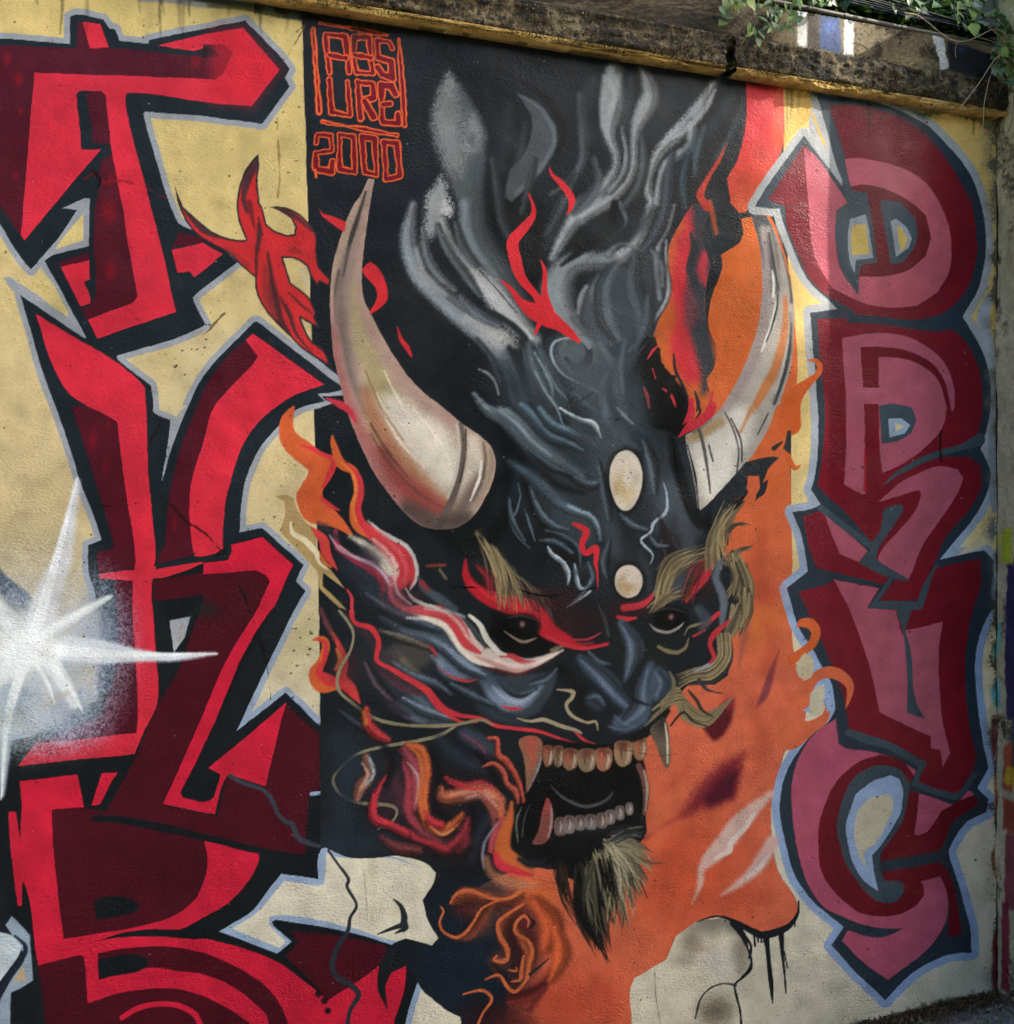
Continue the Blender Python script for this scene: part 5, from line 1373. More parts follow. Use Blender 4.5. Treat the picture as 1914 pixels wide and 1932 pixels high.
for k, (x, y, rx, ry) in enumerate(((1058, 1560, 9, 14), (1075, 1556, 9, 14), (1095, 1553, 9, 12), (1115, 1551, 10, 12), (1136, 1548, 9, 12), (1152, 1542, 8, 11), (1170, 1534, 7, 11), (1188, 1526, 6, 10))):
    tooth('tooth', None, [(x - rx, y - ry), (x + rx, y - ry), (x + rx, y + ry), (x - rx, y + ry)], ['6d5a55', '7b6c68', '6f6561', '77706c'][k % 4], '9b9590', [(x, y - ry * .7), (x + 2, y), (x, y + ry * .7)], '4a3836')
c.cur = MO
c.stroke('1206,1445 1216,1470 1220,1500 1216,1535', [10, 12, 12, 8], '6e4740', f=5, g=.7)
c.stroke('1216,1455 1222,1490 1218,1530', [3, 4, 3], '9c9384', f=3, g=.6)

# ---- beard
c.part('beard', DP, 'black and olive goatee hanging over the orange field')
OL = ['6d6753', '7d765c', '565142', '3c392f', '8a8367', '9a9275']
def tuft(root, tips, n, W, cols, bend, seed, jit=9, o=.92):
    r = random.Random(seed)
    for t in tips:
        for _ in range(n):
            ax, ay = root[0] + r.uniform(-1, 1) * 12, root[1] + r.uniform(-1, 1) * 12
            q = r.uniform(.72, 1.06)
            bx, by = ax + (t[0] - ax) * q + r.uniform(-jit, jit), ay + (t[1] - ay) * q + r.uniform(-jit, jit)
            kk = bend + r.uniform(-.07, .07)
            mx, my = (ax + bx) / 2 - (by - ay) * kk, (ay + by) / 2 + (bx - ax) * kk
            c.stroke([(ax, ay), (mx, my), (bx, by)], [W * .5, W * r.uniform(.6, 1.2), .6], r.choice(cols), f=2.4, o=o * r.uniform(.6, 1), g=.5)
BKH = ['121212', '1b1a19', '0c0c0c', '272520']
tuft((1060, 1634), [(1082, 1720), (1096, 1750), (1070, 1700), (1060, 1685)], 6, 6, ['2b211a', '1a1614', '3c2b20'], .06, 61, 8, .8)
tuft((1098, 1640), [(1128, 1800), (1146, 1816), (1116, 1770), (1150, 1810)], 12, 10, BKH, .07, 62, 4, .97)
tuft((1124, 1640), [(1150, 1790), (1142, 1760), (1160, 1740)], 9, 8, BKH + ['4b483c'], .04, 63, 6)
tuft((1140, 1610), [(1166, 1768), (1180, 1752), (1190, 1738), (1156, 1750)], 8, 6, OL + ['23221e'], -.06, 64, 9)
tuft((1146, 1600), [(1200, 1716), (1212, 1690), (1206, 1704)], 8, 6.5, OL + ['2b2a24'], -.08, 65, 9)
tuft((1150, 1594), [(1222, 1664), (1228, 1640), (1216, 1676)], 8, 6.5, OL, -.1, 66, 8)
tuft((1152, 1588), [(1232, 1618), (1228, 1602), (1226, 1626)], 7, 6, OL + ['33322b'], -.1, 67, 8)
tuft((1156, 1580), [(1222, 1578), (1218, 1566)], 6, 5.5, ['3b3d40', '55565a', '23262a', '6c6a5c'], -.1, 68, 7)
tuft((1150, 1600), [(1190, 1690), (1200, 1660), (1180, 1720)], 5, 3, ['a39c80', 'b0a98c'], -.08, 69, 8, .8)
tuft((1110, 1630), [(1120, 1740), (1134, 1770), (1106, 1730)], 8, 5, ['3a382f', '57533f', '1c1b18', '6b6650'], .03, 72, 8)
tuft((1130, 1610), [(1150, 1740), (1166, 1720), (1140, 1700)], 7, 5, ['4a473b', '6d6853', '201f1b', '85805f'], -.03, 73, 9)
tuft((1140, 1620), [(1152, 1700), (1160, 1720)], 6, 5, ['15140f', '0e0e0d'], -.03, 70, 8)
c.hair((1200, 1610), (1250, 1622), 4, (8, 8), 2.5, ['5a4632'], o=.6, seed=42)



soft('640,1400 660,1460 650,1545', [40, 50, 40], '242d37', 40)
soft('735,1440 756,1500 800,1560 850,1600', [14, 26, 28, 14], '4c2b34', 26, .75)
soft('830,1395 870,1430 920,1452', [16, 28, 14], '252e39', 24)
soft('810,1420 830,1460 822,1520 850,1550', [10, 16, 16, 10], '0f1114', 18)
soft('720,1400 740,1440 730,1480', [10, 18, 10], '0f1013', 16)
soft('930,1530 905,1572 890,1622', [10, 16, 14], '252a36', 16)
soft('880,1500 895,1540 885,1580', [8, 16, 8], '121317', 14)
soft('900,1420 930,1460 950,1500', [8, 14, 8], '0e0f11', 14)
soft('640,1330 680,1350 720,1390', [14, 22, 12], '191e24', 22)
soft('760,1400 790,1420 800,1460 792,1510', [3, 5, 5, 3], '7a7f88', 6, .8)
soft('770,1590 830,1612 890,1600', [10, 16, 10], '1d1518', 18)
# ---- fire curls under the jaw
c.part('flame', DP, 'orange and red flame curls below the left jaw')
for P_, W_, col, f_ in (('770,1409 794,1417 803,1449 799,1479 797,1509 800,1531 808,1556 832,1569 858,1554 874,1536', [10, 14, 16, 16, 15, 15, 15, 14, 12, 5], 'a9532f', 5),
                        ('760,1415 776,1440 782,1480 778,1520', [8, 18, 20, 12], '8a3c48', 10), ('800,1535 815,1552 832,1558', [6, 14, 12], 'b3333a', 6),
                        ('842,1469 876,1484 910,1482 938,1502 944,1524', [3, 11, 13, 12, 4], '9e2f38', 6),
                        ('832,1487 838,1505 876,1500 906,1495 932,1510 942,1532', [4, 16, 20, 20, 26, 20], 'a55a42', 6), ('880,1506 910,1502 936,1522', [4, 9, 8], 'b07a70', 6),
                        ('766,1571 806,1585 838,1602 856,1594 878,1571 884,1545', [12, 14, 14, 12, 10, 4], '8b2d38', 9), ('775,1552 800,1574 830,1590', [6, 10, 6], '6a3038', 8),
                        ('920,1393 938,1395 940,1423 956,1437 972,1461 982,1485 988,1512', [2, 5, 8, 10, 8, 6, 4], 'a54638', 4),
                        ('912,1447 932,1441 950,1457 956,1477 972,1493 978,1515', [2, 5, 8, 7, 9, 4], 'a04b3c', 4),
                        ('691,1429 699,1459 680,1485 673,1509', [8, 13, 15, 6], '94604f', 7), ('697,1432 704,1460 690,1480', [4, 5, 3], '8b929a', 5),
                        ('727,1465 709,1499 703,1532 709,1549 735,1557 766,1572', [3, 9, 12, 12, 12, 12], 'a5303a', 5),
                        ('690,1338 692,1362 710,1385 732,1396', [8, 12, 14, 5], 'b03638', 8), ('686,1342 690,1366', [6, 5], 'ae5d30', 5),
                        ('720,1580 750,1600 790,1605', [4, 14, 10], '6a3436', 12)):
    c.wisp(P_, np.array(W_) * 1.4, col, -1, f=f_ * 1.1, g=.8, clip=PM, k=(.55, 1.3), hk=.5)
c.stroke('770,1440 790,1470 785,1515', [3, 5, 3], 'a88a88', f=5, g=.8)
for P_, W_, col, f_ in (('776,1412 792,1430 797,1470 792,1510 800,1545', [4, 8, 9, 9, 6], 'c2663a', 8), ('762,1440 772,1480 770,1530 790,1560', [6, 12, 14, 8], 'a23c4a', 12),
                        ('812,1560 836,1574 862,1558', [3, 6, 3], 'd08a5a', 6), ('850,1500 880,1494 908,1490 932,1504', [4, 8, 9, 5], 'c98a70', 8), ('846,1476 880,1488 912,1488', [3, 6, 5], 'b92f3a', 7),
                        ('684,1440 694,1462 682,1486', [3, 7, 4], 'c79a84', 7), ('706,1500 706,1535 730,1552', [4, 8, 6], 'c4343e', 8), ('780,1580 820,1592 846,1604', [4, 9, 5], 'b0303c', 10),
                        ('868,1560 880,1585 866,1606', [8, 14, 6], '7c2a34', 14), ('908,1500 930,1530 932,1560', [6, 12, 6], '8a4640', 12), ('936,1520 950,1550 944,1580', [3, 8, 5], 'c9743e', 8)):
    c.stroke(P_, W_, col, f=f_, g=.7, clip=PM, o=.85, noid=True)
c.part('flame', DP, 'orange flame root where the jaw meets the neck')
c.stroke('966,1515 962,1545 950,1580 950,1610 972,1632 1000,1648', [6, 16, 28, 34, 36, 20], 'b45c31', f=8, g=.4, clip=PM)
c.stroke('948,1545 932,1575 926,1605', [8, 14, 10], 'a8434a', f=8, g=.5, clip=PM)
c.stroke('940,1552 918,1583 911,1611 914,1640', [2, 5, 6, 3], '7d7c8d', f=6, g=.6, clip=PM)
c.stroke('936,1612 944,1632 972,1644 1004,1652', [10, 18, 14, 5], 'bb2f3c', f=8, g=.4, clip=PM)
c.stroke('918,1620 930,1650 970,1668 1010,1672', [10, 16, 20, 10], 'a97050', f=14, o=.8, clip=PM)
c.stroke('980,1622 1005,1632 1030,1622', [8, 14, 6], '1e2127', f=8, clip=PM)
c.part('smoke_curl', DP, 'thin orange curling lines in the dark smoke at the bottom')
c.spray(880, 1715, 44, 34, '5a2420', o=.8, g=.8, clip=PM)
c.spray(912, 1740, 30, 40, '8a4632', o=.6, g=.8, clip=PM)
c.spray(985, 1755, 26, 40, '6a2c2a', o=.6, g=.8, clip=PM)
c.spray(942, 1812, 34, 26, '8a4a36', o=.6, g=.8, clip=PM)

for P_, W_, col, sd in (('984,1690 950,1702 915,1696 880,1690 858,1702', [10, 18, 26, 30, 14], '7c3c2a', 1), ('930,1706 905,1740 885,1764 862,1768', [10, 26, 22, 8], '6a3628', -1), ('985,1712 958,1732 948,1762 960,1796', [8, 18, 20, 10], '7a3a2a', 1),
                        ('975,1750 985,1770 1000,1800 996,1840', [8, 16, 18, 10], '93492f', 1), ('1010,1700 1040,1740 1030,1790', [20, 40, 20], 'b8532f', 1), ('960,1890 1000,1880 1030,1860', [10, 20, 8], '6a2824', 1),
                        ('1040,1850 1060,1800 1050,1750', [10, 30, 14], 'bd5630', -1), ('930,1820 950,1850 976,1860', [8, 14, 6], '3a2020', 1)):
    c.wisp(P_, W_, col, sd, f=10, o=.8, g=.7, clip=PM, noid=True, k=(.6, 1.25))
OC = 'c0643a'
for P_, W_ in (('850,1706 862,1687 886,1681 910,1689 936,1697 962,1695 984,1682', [3, 6, 8, 7, 6, 6, 8]),
               ('832,1711 837,1721 830,1741 838,1759 862,1769 882,1757 896,1737 910,1715 940,1700', [2, 4, 4, 5, 6, 7, 6, 5, 3]),
               ('988,1707 956,1727 940,1743 944,1767 956,1787 958,1807 948,1814 932,1811 938,1803', [5, 6, 7, 8, 8, 8, 8, 6, 3]),
               ('996,1749 998,1737 988,1729 974,1743 974,1761 996,1775 1004,1795 998,1821 994,1847 974,1871 958,1863 946,1843 936,1840 916,1848', [3, 5, 6, 6, 6, 7, 8, 7, 6, 6, 6, 5, 5, 2]),
               ('874,1877 906,1869 922,1875 928,1889 912,1913 900,1940', [2, 5, 5, 5, 4, 4]),
               ('988,1805 984,1830 982,1848 966,1852', [5, 7, 6, 3]), ('960,1830 974,1832 974,1825', [3, 4, 2])):
    c.stroke(P_, W_, OC, f=3, g=.6)
c.stroke('998,1730 1008,1742 998,1752', [3, 6, 2], '15171b', f=3)
c.stroke('1000,1838 1020,1822 1036,1808', [5, 4, 2], '20262d', f=4)

# ---- pale bone shape and drips at the bottom
c.part('bone_shape', 0, 'airbrushed cream bone-like shape below the orange field')
BN = '1192,2200 1192,1914 1190,1867 1198,1847 1258,1811 1266,1791 1276,1767 1318,1737 1368,1731 1400,1755 1412,1790 1416,1820 1404,1845 1386,1860 1396,1890 1400,1930 1410,2200'
BM = c.poly(BN, 'c8c2ac', f=2.4, mask=True)
for (x, y, rx, ry, col, o_) in ((1345, 1738, 84, 46, '736d60', .95), (1400, 1795, 34, 66, '7d7668', .9), (1305, 1775, 36, 44, '857d6b', .85), (1290, 1812, 40, 24, '9a927e', .7), (1350, 1805, 50, 34, 'c4beb0', .9), (1320, 1790, 40, 12, 'a8987c', .7),
                                (1360, 1830, 40, 26, 'c8c3bb', .8), (1400, 1830, 16, 30, '8f897b', .7), (1352, 1905, 60, 46, '6f6856', 1), (1320, 1850, 60, 20, 'bdb8a2', .6), (1388, 1748, 26, 26, '5b5850', .7)):
    c.spray(x, y, rx, ry, col, o=o_, g=.4, clip=BM)
c.part('drip', 0, 'black paint outline with drips under the orange field')
DK = '15191f'
c.stroke('1315,1740 1345,1730 1370,1732 1395,1744 1424,1759 1440,1765 1468,1758 1492,1745 1506,1722 1507,1700', [2, 4, 5, 10, 14, 14, 14, 10, 6, 3], DK, f=2.4)
c.stroke('1385,1742 1402,1764 1412,1790 1419,1812 1416,1830 1402,1846 1388,1860 1392,1885 1398,1914 1402,1990', [14, 12, 4, 4, 7, 5, 4, 6, 5, 6], DK, f=2.2)
c.stroke('1406,1766 1418,1785 1416,1808', [6, 4, 5], DK, f=2)
c.stroke('1446,1762 1450,1800 1455,1850 1458,1893', [12, 8, 9, 2], DK, f=2.2)
c.stroke('1474,1756 1476,1795 1480,1830 1483,1874', [12, 8, 5, 1], DK, f=2.2)
c.stroke('1480,1795 1486,1826', [3, 4], DK, f=2)
for x in (1424, 1430, 1436, 1441):
    c.stroke([(x, 1764), (x + 2, 1778 if x > 1424 else 1786)], [4, 3], DK, f=2)
c.stroke('1499,1735 1500,1748', [5, 4], DK, f=2)
c.stroke('1312,1922 1322,1886 1340,1866 1365,1857 1390,1860', [4, 4, 3, 3, 4], '2c3036', f=2.4)
c.stroke('1236,1835 1238,1880 1246,1932', [1.2, 1.4, 1.2], '77705f', f=2, noid=True)

# ================= signature block
SG = c.part('signature_frame', DP, 'orange lettered signature block in the upper left of the panel')
def K(s):
    return [(382.8 + float(a.split(',')[0]) * .2, float(a.split(',')[1]) * .2) for a in s.split()]
OR_, CORE = 'd65a2d', '6a0d1a'
def neon(s, w=11, closed=False, core=.5):
    P_ = K(s)
    c.stroke(P_, w, OR_, f=2.6, sm=False, closed=closed, wob=2.4)
    if core:
        c.stroke(P_, w * core, CORE, f=2.4, sm=False, closed=closed, wob=2.0, g=.8)
neon('1040,280 1070,640 1100,1060', 11, core=.25)
neon('1110,215 1400,265 1740,330', 9, core=.35)
neon('1850,370 1880,760 1905,1180', 9, core=.4)
neon('1130,1150 1500,1215 1830,1275', 8.5, core=.35)
sig = [('A', ['1195,680 1155,320 1345,340 1385,680', '1195,520 1350,545']), ('B', ['1430,350 1570,350 1600,690 1450,680 1420,500 1430,350', '1430,515 1590,540']),
       ('S', ['1785,450 1760,390 1645,380 1650,540 1780,570 1790,735 1690,700 1650,630']), ('U', ['1195,750 1220,1060 1390,1090 1365,770']),
       ('R', ['1485,1110 1460,770 1600,790 1615,925 1480,940', '1520,950 1615,1105']), ('E', ['1815,890 1780,810 1680,800 1695,1150 1845,1165 1840,1080', '1700,985 1765,980']),
       ('2', ['1070,1350 1080,1270 1210,1280 1220,1420 1065,1440 1070,1590 1220,1620 1225,1520']), ('0', ['1290,1270 1420,1290 1435,1620 1290,1595 1290,1270']),
       ('0', ['1500,1290 1620,1310 1640,1645 1530,1625 1500,1290']), ('0', ['1710,1340 1830,1350 1860,1665 1730,1685 1710,1340'])]
for ch, sts in sig:
    c.part('signature_character', DP, 'orange and maroon painted character %s of the signature' % ch)
    for s_ in sts:
        neon(s_, 13.5, core=.6)
c.stroke(K('1060,1600 1070,1670'), 4, OR_, f=2, noid=True)

# ================= wear: cracks, pits, grime
c.cur = 0
def crack(s, w=1.6, col='14100f', o=.85):
    c.stroke(s, w, col, f=1.8, o=o, wob=3, noid=True, sm=False)
crack('158,338 176,326 196,345 230,340 275,352 300,368 320,376', 2, '7c0c12', .7)
crack('176,322 190,340 186,352', 2.2, '0a0808')
crack('305,785 300,808 285,830 278,850 262,860 252,872 256,890 276,905 295,925 312,942 330,960 352,985 372,996 392,1010 410,1030 422,1042', 2.4, '200a0c', .75)
crack('190,952 215,957 240,955 256,950', 2, '1a0809', .7)
crack('268,892 256,905 262,918', 2, '7a0f18', .6)
crack('478,1068 540,1084', 1.4, '6a0c14', .7)
crack('440,1090 460,1120 470,1149 486,1190 500,1240 505,1260 508,1290 511,1318', 1.6, '160c0c', .8)
crack('518,700 524,680 523,650 508,640', 1.4, '6d5b35', .6)
crack('383,632 395,622 404,610 424,590', 1.5, '4d4129', .7)
crack('560,60 575,48 562,74 550,92 542,108', 1.8, '6b5c36', .7)
crack('523,210 524,245 527,300 528,340 524,372', 1.6, '7c6030', .6)
crack('852,1107 890,1108 930,1112 960,1118 980,1112 1010,1122 1040,1126 1080,1119 1130,1108 1148,1104', 1.8, '040404', .9)
crack('1148,790 1185,792 1200,800 1230,810', 1.5, '060606', .8)
crack('1776,815 1775,850 1778,870', 1.4, '2a0a10', .8)
crack('1668,1683 1674,1705', 1.6, '0c1015', .9)
crack('1148,1409 1240,1427 1298,1421', 1.2, '5a3426', .5)
crack('1725,1875 1750,1905', 1.2, '5f5846', .7)
for _ in range(420):
    x, y = random.uniform(0, 1870), random.uniform(20, 1900)
    c.spray(x, y, random.uniform(1.6, 3.6), random.uniform(1.6, 3.6), random.choice(['1b1713', '241d16', '2d261b']), o=random.uniform(.3, .9), g=.2, p=.5)
for _ in range(40):
    x, y = random.choice([(random.uniform(480, 600), random.uniform(200, 400)), (random.uniform(330, 430), random.uniform(600, 760)), (random.uniform(540, 600), random.uniform(1160, 1350))])
    c.spray(x, y, random.uniform(2, 4.5), random.uniform(1.6, 3), '1d1711', o=.85, g=.2, p=.5)
# bare plaster by the side wall, colour darkened along ledge, corner and ground
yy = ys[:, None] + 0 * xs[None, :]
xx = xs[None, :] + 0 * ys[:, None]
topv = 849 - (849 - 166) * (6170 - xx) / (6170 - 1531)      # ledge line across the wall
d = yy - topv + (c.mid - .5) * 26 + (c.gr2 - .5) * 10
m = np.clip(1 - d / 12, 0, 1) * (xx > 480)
c.rgb += (hexc('17170f') - c.rgb) * (m * .85)[..., None]  # dark band painting in the ledge's shade and dirt
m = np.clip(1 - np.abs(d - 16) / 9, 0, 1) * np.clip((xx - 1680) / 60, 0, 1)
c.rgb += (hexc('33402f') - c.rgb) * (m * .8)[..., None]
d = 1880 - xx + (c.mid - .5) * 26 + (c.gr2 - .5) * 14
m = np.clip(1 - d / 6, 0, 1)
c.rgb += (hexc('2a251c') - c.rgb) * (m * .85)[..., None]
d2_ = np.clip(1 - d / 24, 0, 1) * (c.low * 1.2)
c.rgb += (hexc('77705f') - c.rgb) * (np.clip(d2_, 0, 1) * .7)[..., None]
for (x, y, rx, ry, col) in ((1874, 1310, 7, 26, '4fa9b4'), (1875, 1232, 4, 22, '6fae9f'), (1872, 1000, 6, 30, '5f6a76'), (1875, 1400, 7, 50, '5d2230'), (1880, 1500, 6, 40, 'a8502c'), (1876, 1360, 8, 14, '43151f'),
                            (1880, 1625, 8, 40, 'ad4a26'), (1880, 1790, 9, 40, '7b1424'), (1879, 1840, 9, 50, '6a1526'), (1874, 1110, 5, 30, '6d7684'), (1874, 600, 5, 30, 'bf9a4c')):
    c.spray(x, y, rx, ry, col, o=.95, g=1.4, p=.6)
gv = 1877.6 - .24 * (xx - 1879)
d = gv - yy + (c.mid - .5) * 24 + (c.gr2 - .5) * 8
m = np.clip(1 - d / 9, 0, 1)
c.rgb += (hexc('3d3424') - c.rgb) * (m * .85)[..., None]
for (x, y, rx, ry) in ((1745, 1909, 22, 9), (1808, 1894, 24, 9), (1840, 1884, 16, 6), (1640, 1928, 20, 6), (1600, 1936, 14, 6)):
    c.spray(x, y, rx, ry, '5fb3b8', o=.95, g=1, p=.6)
c.spray(1705, 1918, 26, 10, '5c2634', o=.8, g=1.4)
for k in range(70):  # rain streaks that also paint in shade below the ledge
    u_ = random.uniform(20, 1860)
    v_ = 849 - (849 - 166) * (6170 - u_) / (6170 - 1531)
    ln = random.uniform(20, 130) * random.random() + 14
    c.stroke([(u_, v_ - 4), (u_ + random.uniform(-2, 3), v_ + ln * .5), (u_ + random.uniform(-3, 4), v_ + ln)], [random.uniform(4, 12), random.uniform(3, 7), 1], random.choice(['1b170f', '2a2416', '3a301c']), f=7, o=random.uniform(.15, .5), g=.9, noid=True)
for k in range(26):
    u_ = random.uniform(1560, 1876)
    v_ = 1877.6 - .24 * (u_ - 1879)
    c.stroke([(u_, v_ + 4), (u_ + random.uniform(-6, 6), v_ - random.uniform(4, 18))], [random.uniform(8, 26), 3], random.choice(['4a4030', '38301f', '5c5340']), f=9, o=random.uniform(.3, .7), g=1.3, noid=True)
# fine tonal unevenness of hand-sprayed coats
c.rgb *= (1 + (c.mid - .5) * .09 + (c.low - .5) * .09 + (c.gr - .5) * .06)[..., None]
for _ in range(2600):
    c.spray(random.uniform(0, 1870), random.uniform(10, 1925), random.uniform(1.3, 2.6), random.uniform(1.3, 2.4), random.choice(['1b1512', '2a1a16', '120f0e', '3a2c22']), o=random.uniform(.12, .5), g=0, p=.6)
for _ in range(160):
    c.spray(random.uniform(0, 1870), random.uniform(60, 1925), random.uniform(1.3, 2.4), random.uniform(1.3, 2.2), 'b8b0a0', o=random.uniform(.2, .7), g=0, p=.6)
pad = np.pad(c.rgb, ((1, 1), (1, 1), (0, 0)), 'edge')
blur = (pad[:-2, 1:-1] + pad[2:, 1:-1] + pad[1:-1, :-2] + pad[1:-1, 2:] + 2 * pad[1:-1, 1:-1]) / 6
c.rgb += .55 * (c.rgb - blur)
np.clip(c.rgb, 0, 1, out=c.rgb)
# ------------------------------------------------------------------ meshes
def tag(o, label=None, cat=None, group=None, kind=None):
    if label: o["label"] = label
    if cat: o["category"] = cat
    if group: o["group"] = group
    if kind: o["kind"] = kind
    return o

def link(o, parent=None):
    COL.objects.link(o)
    if parent is not None:
        o.parent = parent
    return o

def mesh_np(name, V, Q, mat, parent=None, cols=None, smooth=True):
    me = bpy.data.meshes.new(name)
    me.vertices.add(len(V))
    me.vertices.foreach_set("co", np.ascontiguousarray(V, np.float32).ravel())
    k = Q.shape[1]
    me.loops.add(Q.size)
    me.loops.foreach_set("vertex_index", np.ascontiguousarray(Q, np.int32).ravel())
    me.polygons.add(len(Q))
    me.polygons.foreach_set("loop_start", np.arange(0, Q.size, k, dtype=np.int32))
    me.polygons.foreach_set("loop_total", np.full(len(Q), k, np.int32))
    if smooth:
        me.polygons.foreach_set("use_smooth", np.ones(len(Q), bool))
    me.update(calc_edges=True)
    if cols is not None:
        at = me.color_attributes.new("paint", 'FLOAT_COLOR', 'POINT')
        rg = np.ones((len(V), 4), np.float32)
        rg[:, :3] = cols
        at.data.foreach_set("color", rg.ravel())
    me.materials.append(mat)
    return link(bpy.data.objects.new(name, me), parent)

def to_lin(a):
    return np.where(a <= 0.04045, a / 12.92, ((a + 0.055) / 1.055) ** 2.4)

M_PAINT = paint_mat("mural_paint", bump=0.5, rough=(0.26, 0.46), scale=150, spec=.12)
M_MOSS = rough_mat("mossy_concrete", [(0.34, '0b0804'), (0.44, '2a1f0f'), (0.52, '5a4a2b'), (0.60, '86795a'), (0.75, 'a59a7c')], 11, bump=1, dist=.03,
                   spots=[(48, .50, .58, '0a0704'), (26, .58, .66, '4a4518'), (19, .56, .62, '120d06'), (110, .62, .68, 'b0a78f')], detail=10)
M_GREY = rough_mat("weathered_plaster", [(0.3, '5d5746'), (0.5, '7a7363'), (0.7, '8b8474')], 7, bump=.7, dist=.008, spots=[(60, .62, .68, '17130e'), (16, .6, .72, '7f6f3f')])
M_YEL = rough_mat("mustard_paint", [(0.28, '5f4a22'), (0.4, '9c7a38'), (0.55, 'bb964c'), (0.75, 'cdb270')], 13, bump=1, dist=.014, spots=[(7, .62, .68, '2a1e0e'), (34, .61, .66, '33260f'), (120, .64, .7, '3b3420')])
M_SOIL = rough_mat("dark_soil", [(0.3, '080705'), (0.55, '171209'), (0.8, '2c2415')], 12, bump=1, dist=.03)
M_ASPH = rough_mat("stained_asphalt", [(0.3, '4a484b'), (0.5, '7d7b80'), (0.7, 'aaa8a6')], 26, bump=1, dist=.012, spots=[(9, .55, .68, '6b5737'), (70, .64, .7, 'a9a59a')])
M_ROAD = rough_mat("worn_concrete_road", [(0.3, '918b80'), (0.5, 'a39d91'), (0.7, 'b3ada0')], 40, bump=.5, dist=.006)
M_PIPE = plain_mat("grey_pipe", '4b463e', .55, .15, 40)
M_CABLE = plain_mat("black_cable", '14161b', .45, .1, 60)
M_CABLEB = plain_mat("blue_black_cable", '1d2745', .4, .1, 60)
M_ROOT = plain_mat("dry_vine", '8d7a5c', .8, .2, 60)
M_STEM = plain_mat("green_stem", '3b4a1e', .7, .2, 60)
M_BARK = plain_mat("bark", '3b3025', .9, .25, 12)
M_LEAF = [plain_mat("leaf_green", '35591a', .45, .3, 8, .5, .3), plain_mat("leaf_yellow_green", '6a8426', .45, .25, 8, .5, .35),
          plain_mat("leaf_dark", '24441a', .4, .3, 8, .5, .25), plain_mat("leaf_pale", '567238', .5, .25, 8, .5, .3)]
M_CROWN = plain_mat("crown_leaves", '2f4d18', .5, .3, 3, .4, .15)
M_MOSSG = plain_mat("moss_tuft", '3c3a17', .95, .35, 20)
M_LITTER = plain_mat("leaf_litter", '4d3a20', .9, .4, 20)

def canvas_mesh(cvs, y_of, keep, mat, root_name, root_label, root_cat, root_xyz=(0, 0, 0)):
    """turn a painted canvas into one wall object with its painted parts as children"""
    h, w = cvs.idm.shape
    U, Vv = np.meshgrid(cvs.xs.astype(np.float64), cvs.ys.astype(np.float64))
    dx, dy, dz = ray(U, Vv)
    t = (y_of + DIST) / dy
    PX, PZ = dx * t, EYE + dz * t
    r = np.random.default_rng(5)
    PY = y_of + (smooth_noise(h, w, 70, r) - .5) * 0.006 + (smooth_noise(h, w, 22, r) - .5) * 0.0022
    V = np.stack([PX, PY, PZ], -1).reshape(-1, 3)
    colr = to_lin(cvs.rgb).reshape(-1, 3)
    cid = cvs.idm[:-1, :-1]
    k = keep[:-1, :-1] & keep[1:, :-1] & keep[:-1, 1:] & keep[1:, 1:]
    cid = np.where(k, cid, -1)
    idx = np.arange(h * w).reshape(h, w)
    quad = np.stack([idx[1:, :-1], idx[1:, 1:], idx[:-1, 1:], idx[:-1, :-1]], -1)
    objs = {}
    def make(pid, name, parent):
        q = quad[cid == pid]
        if len(q) == 0:
            return None
        u, inv = np.unique(q.ravel(), return_inverse=True)
        return mesh_np(name, V[u], inv.reshape(-1, 4), mat, parent, colr[u])
    objs[0] = make(0, root_name, None)
    tag(objs[0], root_label, root_cat, kind='thing')
    for pid in range(1, len(cvs.parts)):
        name, par, lab = cvs.parts[pid]
        if (cid == pid).sum() < 12:
            continue
        o = make(pid, name, objs.get(par) or objs[0])
        if lab:
            o["label"] = lab
        objs[pid] = o
    return objs

zz = EYE + ray(xx, yy)[2] * (DIST / ray(xx, yy)[1])
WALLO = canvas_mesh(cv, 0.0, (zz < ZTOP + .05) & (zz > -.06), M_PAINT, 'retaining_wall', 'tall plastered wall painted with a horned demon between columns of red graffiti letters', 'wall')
WALL = WALLO[0]
print('wall parts', len(WALLO))

# plain body of the wall behind the paint, and its unpainted run to either side
def boxes(name, bl, mat, parent=None, bevel=0.0, seg=2):
    bm = bmesh.new()
    for (x0, x1, y0, y1, z0, z1) in bl:
        r = bmesh.ops.create_cube(bm, size=1)
        for v in r['verts']:
            v.co = Vector(((x0 + x1) / 2 + v.co.x * (x1 - x0), (y0 + y1) / 2 + v.co.y * (y1 - y0), (z0 + z1) / 2 + v.co.z * (z1 - z0)))
    if bevel:
        bmesh.ops.bevel(bm, geom=bm.edges[:], offset=bevel, segments=seg, affect='EDGES')
    me = bpy.data.meshes.new(name)
    bm.to_mesh(me)
    bm.free()
    me.materials.append(mat)
    return link(bpy.data.objects.new(name, me), parent)

XL = on_plane(-322, 900)[0]
M_CREAM = rough_mat("cream_wall_paint", [(0.3, 'a59a6c'), (0.5, 'b9ab78'), (0.7, 'c4b88a')], 3, bump=.4, dist=.006)
boxes('wall_core', [(XL - 9, XC + .5, .03, .32, -.2, ZTOP + .02)], M_CREAM, WALL)
boxes('wall_run', [(XL - 9, XL + .02, .012, .03, -.2, ZTOP + .02)], M_CREAM, WALL)

